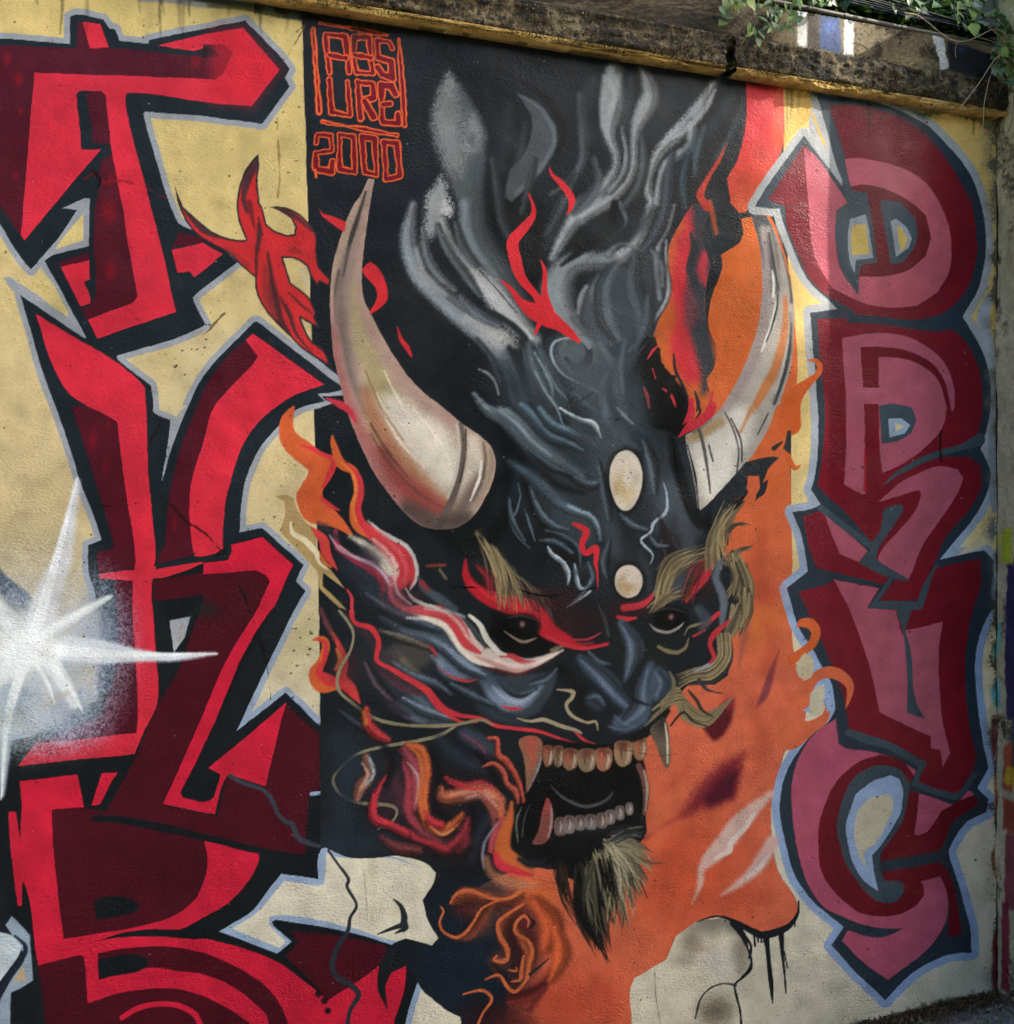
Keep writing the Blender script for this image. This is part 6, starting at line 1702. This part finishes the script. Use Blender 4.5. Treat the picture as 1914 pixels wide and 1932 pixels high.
def slab_face(name, x0, x1, y0, z0, z1, depth, mat, parent, amp=.006, nx=160, nz=14, round_=.02, seed=3):
    """rough block: rippled front face with rounded upper and lower arrises and a real back"""
    r = np.random.default_rng(seed)
    prof = [(depth, 0.0), (round_, 0.0)]
    for k in range(1, 5):
        a = math.pi / 2 * k / 4
        prof.append((round_ - round_ * math.sin(a), round_ - round_ * math.cos(a)))
    for k in range(1, nz):
        prof.append((0, round_ + (z1 - z0 - 2 * round_) * k / nz))
    for k in range(0, 5):
        a = math.pi / 2 * k / 4
        prof.append((round_ - round_ * math.cos(a), (z1 - z0) - round_ + round_ * math.sin(a)))
    prof.append((depth, z1 - z0))
    prof = np.array(prof)
    X = np.linspace(x0, x1, nx)
    n = len(prof)
    nse = (smooth_noise(n, nx, 3, r) - .5) * amp + (smooth_noise(n, nx, 9, r) - .5) * amp * 1.6 + (smooth_noise(n, nx, 1.4, r) - .5) * amp * .6
    nse[0] = nse[-1] = 0
    V = np.zeros((n, nx, 3))
    V[..., 0] = X[None]
    V[..., 1] = y0 + prof[:, 0][:, None] + nse
    V[..., 2] = z0 + prof[:, 1][:, None] + nse * .5
    V[:, 0, 0] += (smooth_noise(1, n, 3, r)[0] - .5) * .02
    idx = np.arange(n * nx).reshape(n, nx)
    Q = np.stack([idx[:-1, :-1], idx[:-1, 1:], idx[1:, 1:], idx[1:, :-1]], -1).reshape(-1, 4)
    o = mesh_np(name, V.reshape(-1, 3), Q, mat, parent)
    bm = bmesh.new()
    bm.from_mesh(o.data)
    bmesh.ops.holes_fill(bm, edges=[e for e in bm.edges if e.is_boundary])
    bmesh.ops.recalc_face_normals(bm, faces=bm.faces[:])
    bm.to_mesh(o.data)
    bm.free()
    return o

def empty(name, loc=(0, 0, 0)):
    o = bpy.data.objects.new(name, None)
    o.location = loc
    o.empty_display_size = .1
    return link(o)

# ---- ledge: two long mossy blocks with a black joint, mustard bead along their foot
YF = -0.045                                     # front of the ledge
zl = lambda v, y: on_plane(1531, v, y)[2]
Z_B0, Z_B1, Z_F1 = zl(160, YF - .004), zl(148, YF), zl(90, YF)
XJ = on_plane(1378, 110, YF)[0]
LEDGE = tag(empty('concrete_ledge'), 'mossy stained concrete ledge with a mustard edge along the top of the mural wall', 'ledge')
slab_face('ledge_block', XL - 9, XJ - .012, YF, Z_B1 - .004, Z_F1, .38, M_MOSS, LEDGE, .011, 420, 16, .012, 4)
slab_face('ledge_block', XJ + .014, XC + .02, YF, Z_B1 - .004, Z_F1, .38, M_MOSS, LEDGE, .011, 160, 16, .012, 5)
slab_face('edge_bead', XL - 9, XJ - .02, YF - .004, Z_B0, Z_B1, .05, M_YEL, LEDGE, .012, 620, 5, .008, 6)
slab_face('edge_bead', XJ + .02, XC + .005, YF - .004, Z_B0, Z_B1, .05, M_YEL, LEDGE, .011, 240, 5, .008, 8)
boxes('ledge_core', [(XL - 9, XC + .3, .012, .36, ZTOP + .005, Z_F1 - .02)], M_MOSS, LEDGE)

def tilt(o, ang=.0107):
    p = Vector((on_plane(1531, 100)[0], 0, Z_B1))
    o.matrix_world = Matrix.Translation(p) @ Matrix.Rotation(ang, 4, 'Y') @ Matrix.Translation(-p)
tilt(LEDGE)
# ---- painted kerb on top of the ledge
YK = -0.02
ksx = np.concatenate([np.arange(900, 1380, 6.0), np.arange(1380, 1890, 1.5)])
ksy = np.arange(-130, 200, 1.5)
kc = Canvas(ksx, ksy, '6a5d43', 11)
KX, KY = ksx[None, :] + 0 * ksy[:, None], ksy[:, None] + 0 * ksx[None, :]
kc.rgb += (hexc('1c150b') - kc.rgb) * np.clip((kc.mid * .8 + kc.gr2 * .7 + kc.low * .5 - .95) * 3, 0, 1)[..., None]
kc.rgb += (hexc('9a8a62') - kc.rgb) * (np.clip((kc.low - .45) * 3, 0, 1) * np.clip((KX - 1500) / 80, 0, 1) * .8)[..., None]
kp = lambda n_, lab: kc.part(n_, 0, lab)
def kq(u0, u1, col, g=.9, o=.95, f=5):
    def top(u): return 26 + (u - 1531) * .20
    def bot(u): return 88 + (u - 1531) * .175
    kc.poly([(u0, top(u0) - 6), (u1, top(u1) - 6), (u1, bot(u1) + 2), (u0, bot(u0) + 2)], col, f=f, g=g, o=o, wob=2.5)
kp('painted_patch', 'faded blue square painted on the kerb')
kq(1546, 1586, '2f436f', 1.2); kc.spray(1566, 50, 16, 22, '4a63a0', o=.8, g=1.2)
kp('white_stripe', 'white stripe left of the blue patch on the kerb')
kq(1505, 1524, 'c9cac6', .8)
kp('white_stripe', 'white stripe right of the blue patch on the kerb')
kq(1594, 1610, 'd6d7d5', .6)
kp('white_stripe', 'scuffed white stripe further along the kerb')
kc.poly('1761,68 1780,74 1790,126 1776,130', 'c4c4c0', f=4, g=1.2, wob=3)
kp('painted_patch', 'black and navy patch painted at the end of the kerb')
kc.poly('1788,78 1880,104 1885,158 1792,132', '15181e', f=5, g=.8)
kc.spray(1815, 94, 22, 14, '2a3357', o=.9, g=.8)
kc.poly('1524,26 1546,30 1546,92 1524,88', '2e2618', f=6, g=1, noid=True, o=.8)
for (x, y, rx, ry) in ((1876, 96, 5, 8), (1886, 128, 9, 10), (1880, 140, 8, 5)):
    kc.spray(x, y, rx, ry, 'cfd0cc', o=.95, g=1.4, p=.5)
kc.rgb *= (1 + (kc.mid - .5) * .4 + (kc.gr - .5) * .35)[..., None]
kc.rgb += (hexc('1c150b') - kc.rgb) * (np.clip((kc.gr2 + kc.mid * .5 - 1.0) * 4, 0, 1) * .6)[..., None]
np.clip(kc.rgb, 0, 1, out=kc.rgb)
zk = EYE + ray(KX, KY)[2] * ((YK + DIST) / ray(KX, KY)[1])
Z_K1 = zl(24, YK)
M_KERB = paint_mat("kerb_paint", bump=.9, rough=(.75, .95), scale=70, spec=.3)
KO = canvas_mesh(kc, YK, (zk > Z_F1 - .03) & (zk < Z_K1), M_KERB, 'kerb_wall', 'low kerb above the ledge with faded blue and white painted stripes', 'kerb')
boxes('kerb_core', [(XL - 9, XC + .3, YK + .01, .3, Z_F1 - .03, Z_K1 - .004)], M_MOSS, KO[0])

# ---- side wall that returns towards the street at the right
W_RET = .36
sy = np.concatenate([np.arange(0, .13, .004), np.arange(.13, W_RET + .001, .02)])
sz = np.linspace(-.05, Z_K1 + .25, 620)
sw = Canvas(sy * 1000, (Z_K1 + .25 - sz[::-1] * 1.0) * 500, '9d947d', 21)
hgt = (Z_K1 + .25) * 500
YV = sw.ys[:, None] + 0 * sw.xs[None, :]
sw.rgb += (hexc('a89d70') - sw.rgb) * np.clip(1 - YV / 700, 0, 1)[..., None]
sw.rgb += (hexc('2a241a') - sw.rgb) * np.clip((sw.mid + sw.gr2 * .6 - 1.0) * 3, 0, 1)[..., None]
def vrow(v):                       # survey row at the corner -> row on this wall
    return hgt - on_plane(1880, v)[2] * 500
for (v0, v1, x0, x1, col) in ((1000, 1060, 22, 70, '8f9c1c'), (1060, 1350, 44, 400, '1d1440'), (1350, 1450, 60, 400, '2b3440'), (1400, 1480, 34, 70, '8a3a20'), (1440, 1470, 40, 80, 'b08f1c'),
                              (1500, 1560, 30, 400, '7c2f1c'), (1560, 1700, 40, 400, '6c2c38'), (1180, 1230, 4, 14, '4e9b96'), (1290, 1340, 3, 12, '3f97a6'), (1700, 1860, 20, 50, '6a1a2b')):
    sw.poly([(x0, vrow(v0)), (x1, vrow(v0) - 8), (x1, vrow(v1)), (x0 - 6, vrow(v1))], col, f=10, g=1.3, wob=3, noid=True, o=.92)
sw.spray(6, vrow(1020), 12, 26, '8f9c1c', o=.9, g=1.2)
sw.rgb *= (1 + (sw.mid - .5) * .2 + (sw.gr - .5) * .16)[..., None]
np.clip(sw.rgb, 0, 1, out=sw.rgb)
nS, nZ = len(sy), len(sz)
zr = (Z_K1 + .25) - sw.ys.astype(np.float64) / 500
rr = np.random.default_rng(9)
bulge = (smooth_noise(nZ, nS, 24, rr) - .5) * .014 + (smooth_noise(nZ, nS, 5, rr) - .5) * .006
V = np.zeros((nZ, nS, 3))
V[..., 0] = XC + .002 + bulge + np.abs(smooth_noise(nZ, nS, 60, rr) - .5) * .01
V[..., 1] = -sy[None]
V[..., 2] = zr[:, None]
idx = np.arange(nZ * nS).reshape(nZ, nS)
Q = np.stack([idx[1:, :-1], idx[:-1, :-1], idx[:-1, 1:], idx[1:, 1:]], -1).reshape(-1, 4)
M_SIDE = paint_mat("side_wall_paint", bump=.9, rough=(.7, .9), scale=80, spec=.3)
SIDE = mesh_np('side_wall', V.reshape(-1, 3), Q, M_SIDE, None, to_lin(sw.rgb).reshape(-1, 3))
tag(SIDE, 'narrow grey side wall with scraps of purple, red and yellow-green paint at the right edge', 'wall', kind='thing')
boxes('wall_core', [(XC + .03, XC + .62, -W_RET + .01, .3, -.2, Z_K1 + .24)], M_GREY, SIDE)
boxes('wall_front', [(XC + .012, XC + .62, -W_RET - .012, -W_RET + .01, -.2, Z_K1 + .24)], M_GREY, SIDE)

# ---- ground
def rough_sheet(name, x0, x1, y0, y1, z, nx, ny, amp, mat, seed):
    r = np.random.default_rng(seed)
    X, Y = np.meshgrid(np.linspace(x0, x1, nx), np.linspace(y0, y1, ny))
    Z = z + (smooth_noise(ny, nx, 12, r) - .5) * amp + (smooth_noise(ny, nx, 3, r) - .5) * amp * .5
    V = np.stack([X, Y, Z], -1).reshape(-1, 3)
    i = np.arange(nx * ny).reshape(ny, nx)
    Q = np.stack([i[:-1, :-1], i[:-1, 1:], i[1:, 1:], i[1:, :-1]], -1).reshape(-1, 4)
    return mesh_np(name, V, Q, mat)
tag(boxes('ground', [(-150, 150, -150, 150, -.4, -.16)], M_ROAD), kind='structure')
tag(rough_sheet('pavement', -4.5, XC + .1, -1.6, .06, 0.0, 320, 90, .022, M_ASPH, 2), kind='structure')
tag(boxes('road', [(-60, 60, -12, -1.58, -.16, -.1)], M_ROAD), kind='structure')

def blades(name, n, fn, mat, h, w, label, cat, parent=None):
    V, Q = [], []
    for _ in range(n):
        p, dirv, hh = fn()
        s = Vector((random.uniform(-1, 1), random.uniform(-1, 1), random.uniform(-.4, .4))).normalized() * w * random.uniform(.5, 1.3)
        b = len(V)
        tip = p + dirv * hh
        V += [p - s, p + s, tip]
        Q.append((b, b + 1, b + 2))
    o = mesh_np(name, np.array([list(v) for v in V]), np.array(Q), mat, parent, smooth=False)
    tag(o, label, cat, kind='stuff')
    return o
def fn_ledge():
    x = random.uniform(on_plane(480, 60)[0], XC)
    if random.random() < .45:
        z, y = Z_B1 + random.gauss(0, .006), YF - .006
    elif random.random() < .7:
        z, y = Z_F1 + random.gauss(-.004, .008), YF + random.uniform(-.002, .03)
    else:
        z, y = random.uniform(Z_B1, Z_F1), YF - .004
    d = Vector((random.uniform(-.6, .6), -random.uniform(.4, 1), random.uniform(-.7, .6))).normalized()
    return Vector((x, y, z)), d, random.uniform(.004, .016)
blades('moss', 5200, fn_ledge, M_MOSSG, .01, .0022, 'short dark moss tufts along the ledge', 'moss')
def fn_lit():
    x = random.uniform(on_plane(1560, 1900)[0], XC - .005)
    return Vector((x, -abs(random.gauss(0, .035)) - .002, random.uniform(.0, .018))), Vector((random.uniform(-1, 1), random.uniform(-1, .3), random.uniform(.1, .8))).normalized(), random.uniform(.006, .02)
blades('leaf_litter', 2600, fn_lit, M_LITTER, .01, .005, 'brown dirt and leaf litter where wall meets pavement', 'litter')

def fn_peb():
    x = random.uniform(on_plane(1560, 1900)[0], XC - .01)
    return Vector((x, -random.uniform(.02, .3), .004)), Vector((random.uniform(-1, 1), random.uniform(-1, 1), random.uniform(.3, 1))).normalized(), random.uniform(.008, .026)
blades('grit', 900, fn_peb, M_GREY, .01, .007, 'pale grit scattered on the pavement by the wall', 'grit')
# ---- bank of soil behind the kerb
r_ = np.random.default_rng(12)
bx, by = np.linspace(XL - 9, XC + 2.5, 90), np.linspace(.05, 3.0, 24)
BX, BY = np.meshgrid(bx, by)
BZ = Z_K1 - .03 + (BY - .05) * 1.5 + (smooth_noise(24, 90, 4, r_) - .5) * .16
ii = np.arange(90 * 24).reshape(24, 90)
tag(mesh_np('planted_bank', np.stack([BX, BY, BZ], -1).reshape(-1, 3), np.stack([ii[:-1, :-1], ii[:-1, 1:], ii[1:, 1:], ii[1:, :-1]], -1).reshape(-1, 4), M_SOIL), kind='structure')

# ---- pipe, cables, hanging roots (tubes)
def tube(name, P, r, mat, parent=None, res=8, smooth_n=6):
    P = catmull(np.array(P, np.float32), False, smooth_n) if len(P) > 2 else np.array(P, np.float32)
    P = [Vector(p) for p in P.tolist()]
    V, Q = [], []
    for i, p in enumerate(P):
        tdir = (P[min(i + 1, len(P) - 1)] - P[max(i - 1, 0)]).normalized()
        a = tdir.cross(Vector((0, 0, 1)) if abs(tdir.z) < .9 else Vector((1, 0, 0))).normalized()
        b = tdir.cross(a)
        rr_ = r(i / max(1, len(P) - 1)) if callable(r) else r
        for k in range(res):
            t_ = 2 * math.pi * k / res
            V.append(p + a * math.cos(t_) * rr_ + b * math.sin(t_) * rr_)
    for i in range(len(P) - 1):
        for k in range(res):
            Q.append((i * res + k, i * res + (k + 1) % res, (i + 1) * res + (k + 1) % res, (i + 1) * res + k))
    return mesh_np(name, np.array([list(v) for v in V]), np.array(Q), mat, parent)
def sp(u, v, y):
    return on_plane(u, v, y)
pipe = tag(empty('drain_pipe', sp(1561, 22, .0)), 'grey pipe lying along the top of the painted kerb', 'pipe')
pl = [Vector(sp(u, 10 + (u - 1500) * .205, -.015)) - pipe.location for u in (1430, 1520, 1600, 1680, 1761, 1840, 1880)]
tube('pipe_run', pl, .0075, M_PIPE, pipe, 12)
for u in (1592, 1700):
    p = Vector(sp(u, 10 + (u - 1500) * .205, -.015)) - pipe.location
    q = Vector(sp(u + 8, 10 + (u + 8 - 1500) * .205, -.015)) - pipe.location
    tube('pipe_collar', [p, q], .0092, M_PIPE, pipe, 12)
for k in range(9):
    y = -.02 + .012 * k
    off = (k - 4) * 4.2
    P = [sp(1540, -20 + off * .6, y), sp(1640, 4 + off * .9 + random.uniform(-3, 3), y), sp(1730, 28 + off * .7, y), sp(1800, 44 + off * .5 + random.uniform(-2, 2), y), sp(1885, 70 + off * .4, y), sp(1930, 84 + off * .3, y + .01)]
    o = tube('cable', P, .0022 if k % 3 else .0032, M_CABLEB if k in (2, 5, 6) else M_CABLE)
    tag(o, ('dark blue cable in the bundle running above the kerb' if k in (2, 5, 6) else 'black cable in the bundle running above the kerb'), 'cable', 'cable bundle above the kerb, ' + ('blue' if k in (2, 5, 6) else 'black'))
def cr(s, y):
    return [sp(1531.2 + float(a.split(',')[0]) * .2, float(a.split(',')[1]) * .2, y) for a in s.split()]
roots = [('880,120 1000,140 1100,210 1280,350 1420,390 1560,350 1700,280 1800,290 1860,360', -.10, .0016, 'pale vine stem sagging in a U in front of the kerb'),
         ('1880,490 1750,540 1600,760 1480,920 1400,1030', -.115, .0014, 'dry stem slanting down left over the ledge corner'),
         ('1775,530 1690,720 1650,880 1630,1000 1620,1200 1600,1400', -.12, .0013, 'dry stem hanging straight down onto the yellow wall'),
         ('1250,0 1320,60 1400,110 1500,135 1600,150', -.06, .0013, 'thin stem arching across the leaves at the top edge'),
         ('1610,190 1720,290 1800,360 1850,400', -.09, .0013, 'short stem slanting beside the corner vine'),
         ('1390,390 1360,450 1365,540', -.10, .0011, 'curled tendril hanging below the sagging stem'),
         ('1910,900 1905,1050 1880,1180 1860,1240', -.10, .0018, 'brown root hanging at the right edge'),
         ('1540,340 1650,370 1740,400', -.09, .0012, 'thin dry twig near the end of the kerb')]
for s_, y, rad, lab in roots:
    tag(tube('dry_stem', cr(s_, y), rad, M_ROOT, None, 6), lab, 'stem', 'dry stems hanging over the kerb')

# ---- creepers: each plant has a stem and its own leaves
def leaf_mesh(name, L, Wd, heart, mat):
    n = 5
    V, F = [], []
    for i in range(n + 1):
        t_ = i / n
        wv = Wd * ((math.sin(math.pi * min(1, t_ ** .62 * .98 + .02))) if heart else math.sin(math.pi * (t_ * .94 + .03)) ** .8)
        z = -.25 * L * t_ * t_
        V += [(-wv, L * t_ - (L * .12 if heart and i == 0 else 0), z + .18 * wv), (0, L * t_, z), (wv, L * t_ - (L * .12 if heart and i == 0 else 0), z + .18 * wv)]
    for i in range(n):
        a = i * 3
        F += [(a, a + 1, a + 4, a + 3), (a + 1, a + 2, a + 5, a + 4)]
    me = bpy.data.meshes.new(name)
    me.from_pydata(V, [], F)
    for p in me.polygons:
        p.use_smooth = True
    me.materials.append(mat)
    return me
LM = {('h', k): leaf_mesh('heart_leaf', .040, .018, True, M_LEAF[k]) for k in range(4)}
LM.update({('n', k): leaf_mesh('narrow_leaf', .048, .0085, False, M_LEAF[k]) for k in range(4)})
def plant(name, label, region, n, kinds, y, hang=1.0, size=1.0, seed=0, group=None):
    rd = random.Random(seed)
    u0, v0, u1, v1 = region
    base = Vector(sp((u0 + u1) / 2, v0, y[1]))
    root = tag(empty(name, base), label, 'creeper', group)
    ns = max(2, n // 12)
    stems = []
    for k in range(ns):
        uu = u0 + (u1 - u0) * (k + rd.random()) / ns
        a = Vector(sp(uu + rd.uniform(-10, 10), v0 - 14, y[1])) - base
        m_ = Vector(sp(uu + rd.uniform(-8, 8), (v0 + v1) / 2, (y[0] + y[1]) / 2)) - base
        e = Vector(sp(uu + rd.uniform(-14, 14), v0 + (v1 - v0) * rd.uniform(.6, 1), y[0])) - base
        tube('stem', [a, m_, e], .0012, M_STEM, root, 5, 4)
        stems.append((a, m_, e))
    for k in range(n):
        a, m_, e = rd.choice(stems)
        t_ = rd.random()
        p = (a * (1 - t_) + m_ * t_) * (1 - t_) + (m_ * (1 - t_) + e * t_) * t_
        p = p + Vector((rd.gauss(0, .016), rd.gauss(-.008, .012), rd.gauss(0, .012)))
        o = bpy.data.objects.new('leaf', LM[rd.choice(kinds)])
        o.location = p
        # leaf points down and outwards
        d = Vector((rd.gauss(0, .6), -rd.uniform(.2, .8), -hang * rd.uniform(.2, 1.2))).normalized()
        up = Vector((rd.gauss(0, .5), -1, rd.uniform(.2, 1.2))).normalized()
        xax = d.cross(up).normalized()
        zax = xax.cross(d)
        s_ = size * rd.uniform(.6, 1.15)
        o.rotation_euler = Matrix((xax, d, zax)).transposed().to_euler()
        o.scale = (s_, s_, s_)
        link(o, root)
    return root
G_ = 'creepers hanging over the kerb'
plant('creeper', 'yellow-green heart-leaved creeper hanging over the black ledge joint', (1372, -20, 1402, 42), 22, [('h', 1), ('h', 1), ('h', 0)], (-.10, .0), 1.2, .95, 1, G_)
plant('creeper', 'narrow-leaved green creeper hanging left of the white stripe', (1416, -30, 1512, 74), 64, [('n', 0), ('n', 3), ('h', 3), ('n', 1)], (-.10, .02), 1.1, .85, 2, G_)
plant('creeper', 'low leafy creeper behind the blue painted patch', (1520, -30, 1612, 22), 34, [('h', 1), ('h', 0), ('h', 2), ('h', 3)], (-.05, .06), .9, .85, 3, G_)
plant('creeper', 'bushy green creeper above the sagging cables', (1676, -36, 1766, 34), 54, [('h', 0), ('h', 2), ('h', 3), ('h', 0)], (-.05, .1), .9, .95, 4, G_)
plant('creeper', 'dense bright creeper in the top right corner', (1786, -40, 1930, 66), 100, [('h', 0), ('h', 1), ('h', 2), ('h', 0)], (-.10, .12), .9, 1.05, 5, G_)
plant('creeper', 'creeper trailing down the side wall at the right edge', (1876, 50, 1926, 190), 80, [('h', 0), ('h', 1), ('h', 2)], (-.14, -.03), .8, 1.0, 6, G_)
plant('creeper', 'dark leafy clump behind the cables', (1600, -50, 1800, 6), 70, [('h', 2), ('h', 2), ('h', 0)], (.05, .25), .7, 1.1, 7, G_)

UG, UQ = [], []
rd = random.Random(77)
UX0, UX1 = on_plane(1330, 0)[0], XC + 1.4
for _ in range(16000):
    x, yb = rd.uniform(UX0, UX1), .07 + .95 * rd.random() ** 1.5
    p = Vector((x, yb, Z_K1 - .03 + (yb - .05) * 1.5 + rd.uniform(.0, .11)))
    d_ = Vector((rd.gauss(0, .7), -rd.uniform(.2, 1), -rd.uniform(-.3, 1))).normalized()
    s_ = d_.cross(Vector((rd.gauss(0, .4), -.6, 1))).normalized()
    L_, W_ = rd.uniform(.03, .06), rd.uniform(.012, .023)
    b = len(UG)
    n_ = d_.cross(s_) * .004
    UG += [p, p + d_ * L_ * .45 + s_ * W_ + n_, p + d_ * L_, p + d_ * L_ * .45 - s_ * W_ + n_]
    UQ.append((b, b + 1, b + 2, b + 3))
ug = mesh_np('undergrowth', np.array([list(v) for v in UG]), np.array(UQ), M_LEAF[0], None, smooth=False)
for m_ in M_LEAF[1:]:
    ug.data.materials.append(m_)
ug.data.polygons.foreach_set('material_index', np.random.default_rng(3).choice(4, len(UQ), p=[.4, .2, .3, .1]).astype(np.int32))
tag(ug, 'tangle of green leaves covering the bank above the kerb', 'undergrowth', kind='stuff')

# ---- tree beside the street whose crown shades most of the wall
def seen_from_sun(p):
    t_ = -p.y / SUN_DIR.y                 # slide along the sunbeam to the wall plane
    q = p - SUN_DIR * (p.y / SUN_DIR.y)
    return survey(q.x, 0.0, q.z)
GAPS = [(1560, 330, 150, 240), (1575, 700, 70, 260), (1535, 1000, 26, 70), (1490, 240, 110, 100), (1725, 1345, 40, 70), (860, 230, 36, 90), (825, 395, 26, 60), (935, 600, 60, 36),
        (1560, 50, 190, 85), (1500, 560, 60, 160), (870, 880, 20, 40)]  # holes cut in the crown so sunlight falls on chosen wall spots
TREE_AT = Vector((15.6, -7.5, 0))
tree = tag(empty('shade_tree', TREE_AT), 'leafy street tree standing right of the mural wall', 'tree')
tube('trunk', [Vector((0, 0, -.1)), Vector((.1, .03, 2.5)), Vector((-.08, .02, 5.0)), Vector((0, 0, 8.0)), Vector((.05, .1, 11.0))], lambda t_: .3 * (1 - .6 * t_), M_BARK, tree, 12)
for k in range(7):
    a = k * .9 + .3
    e = Vector((math.cos(a) * 1.3, math.sin(a) * 1.3, 9.4 + .6 * (k % 3)))
    tube('limb', [Vector((0, 0, 6.6 + .3 * k)), e * .5 + Vector((0, 0, 4.2)), e], lambda t_: .06 * (1 - .7 * t_), M_BARK, tree, 8)
LV, LQ = [], []
rd = random.Random(31)
lo, hi = Vector((-3.6, -2.4, 7.3)), Vector((2.9, 2.2, 13.6))
for _ in range(46000):
    p = Vector((rd.uniform(lo.x, hi.x), rd.uniform(lo.y, hi.y), rd.uniform(lo.z, hi.z)))
    cc = (lo + hi) / 2
    e = Vector(((p.x - cc.x) / 3.3, (p.y - cc.y) / 2.3, (p.z - cc.z) / 3.15))
    if e.length > 1 + .12 * math.sin(p.x * 7) * math.cos(p.z * 6 + p.y * 5):
        continue
    u, v = seen_from_sun(TREE_AT + p)
    gap = False
    for (gu, gv_, ru, rv) in GAPS:
        if ((u - gu) / ru) ** 2 + ((v - gv_) / rv) ** 2 < 1 + rd.uniform(-.25, .35):
            gap = True
            break
    if gap and rd.random() < .985:
        continue
    d = Vector((rd.gauss(0, 1), rd.gauss(0, 1), rd.gauss(0, .7))).normalized()
    s_ = d.orthogonal().normalized()
    s_.rotate(Matrix.Rotation(rd.uniform(0, 6.28), 3, d))
    L_, W_ = rd.uniform(.09, .15), rd.uniform(.04, .065)
    b = len(LV)
    n_ = d.cross(s_) * .02
    LV += [p, p + d * L_ * .5 + s_ * W_ + n_, p + d * L_, p + d * L_ * .5 - s_ * W_ + n_]
    LQ.append((b, b + 1, b + 2, b + 3))
mesh_np('crown', np.array([list(v) for v in LV]), np.array(LQ), M_CROWN, tree, smooth=False)

# ---- tall hedge added behind the viewer to block low sky and darken reflections
r_ = np.random.default_rng(44)
hx, ht = np.linspace(-26, 24, 240), np.linspace(0, 1, 26)
HX, HT = np.meshgrid(hx, ht)
HN = smooth_noise(26, 240, 5, r_) + .6 * smooth_noise(26, 240, 2, r_)
HY = -8.6 - 1.2 * HT ** 2 + HN * .7
HZ = -.16 + HT * (6.0 + .9 * smooth_noise(1, 240, 9, r_)[0][None, :])
ii = np.arange(240 * 26).reshape(26, 240)
tag(mesh_np('blocker_hedge', np.stack([HX, HY, HZ], -1).reshape(-1, 3), np.stack([ii[:-1, :-1], ii[:-1, 1:], ii[1:, 1:], ii[1:, :-1]], -1).reshape(-1, 4), M_CROWN), 'unseen dark green hedge across the street from the mural', 'blocker_hedge', kind='stuff')
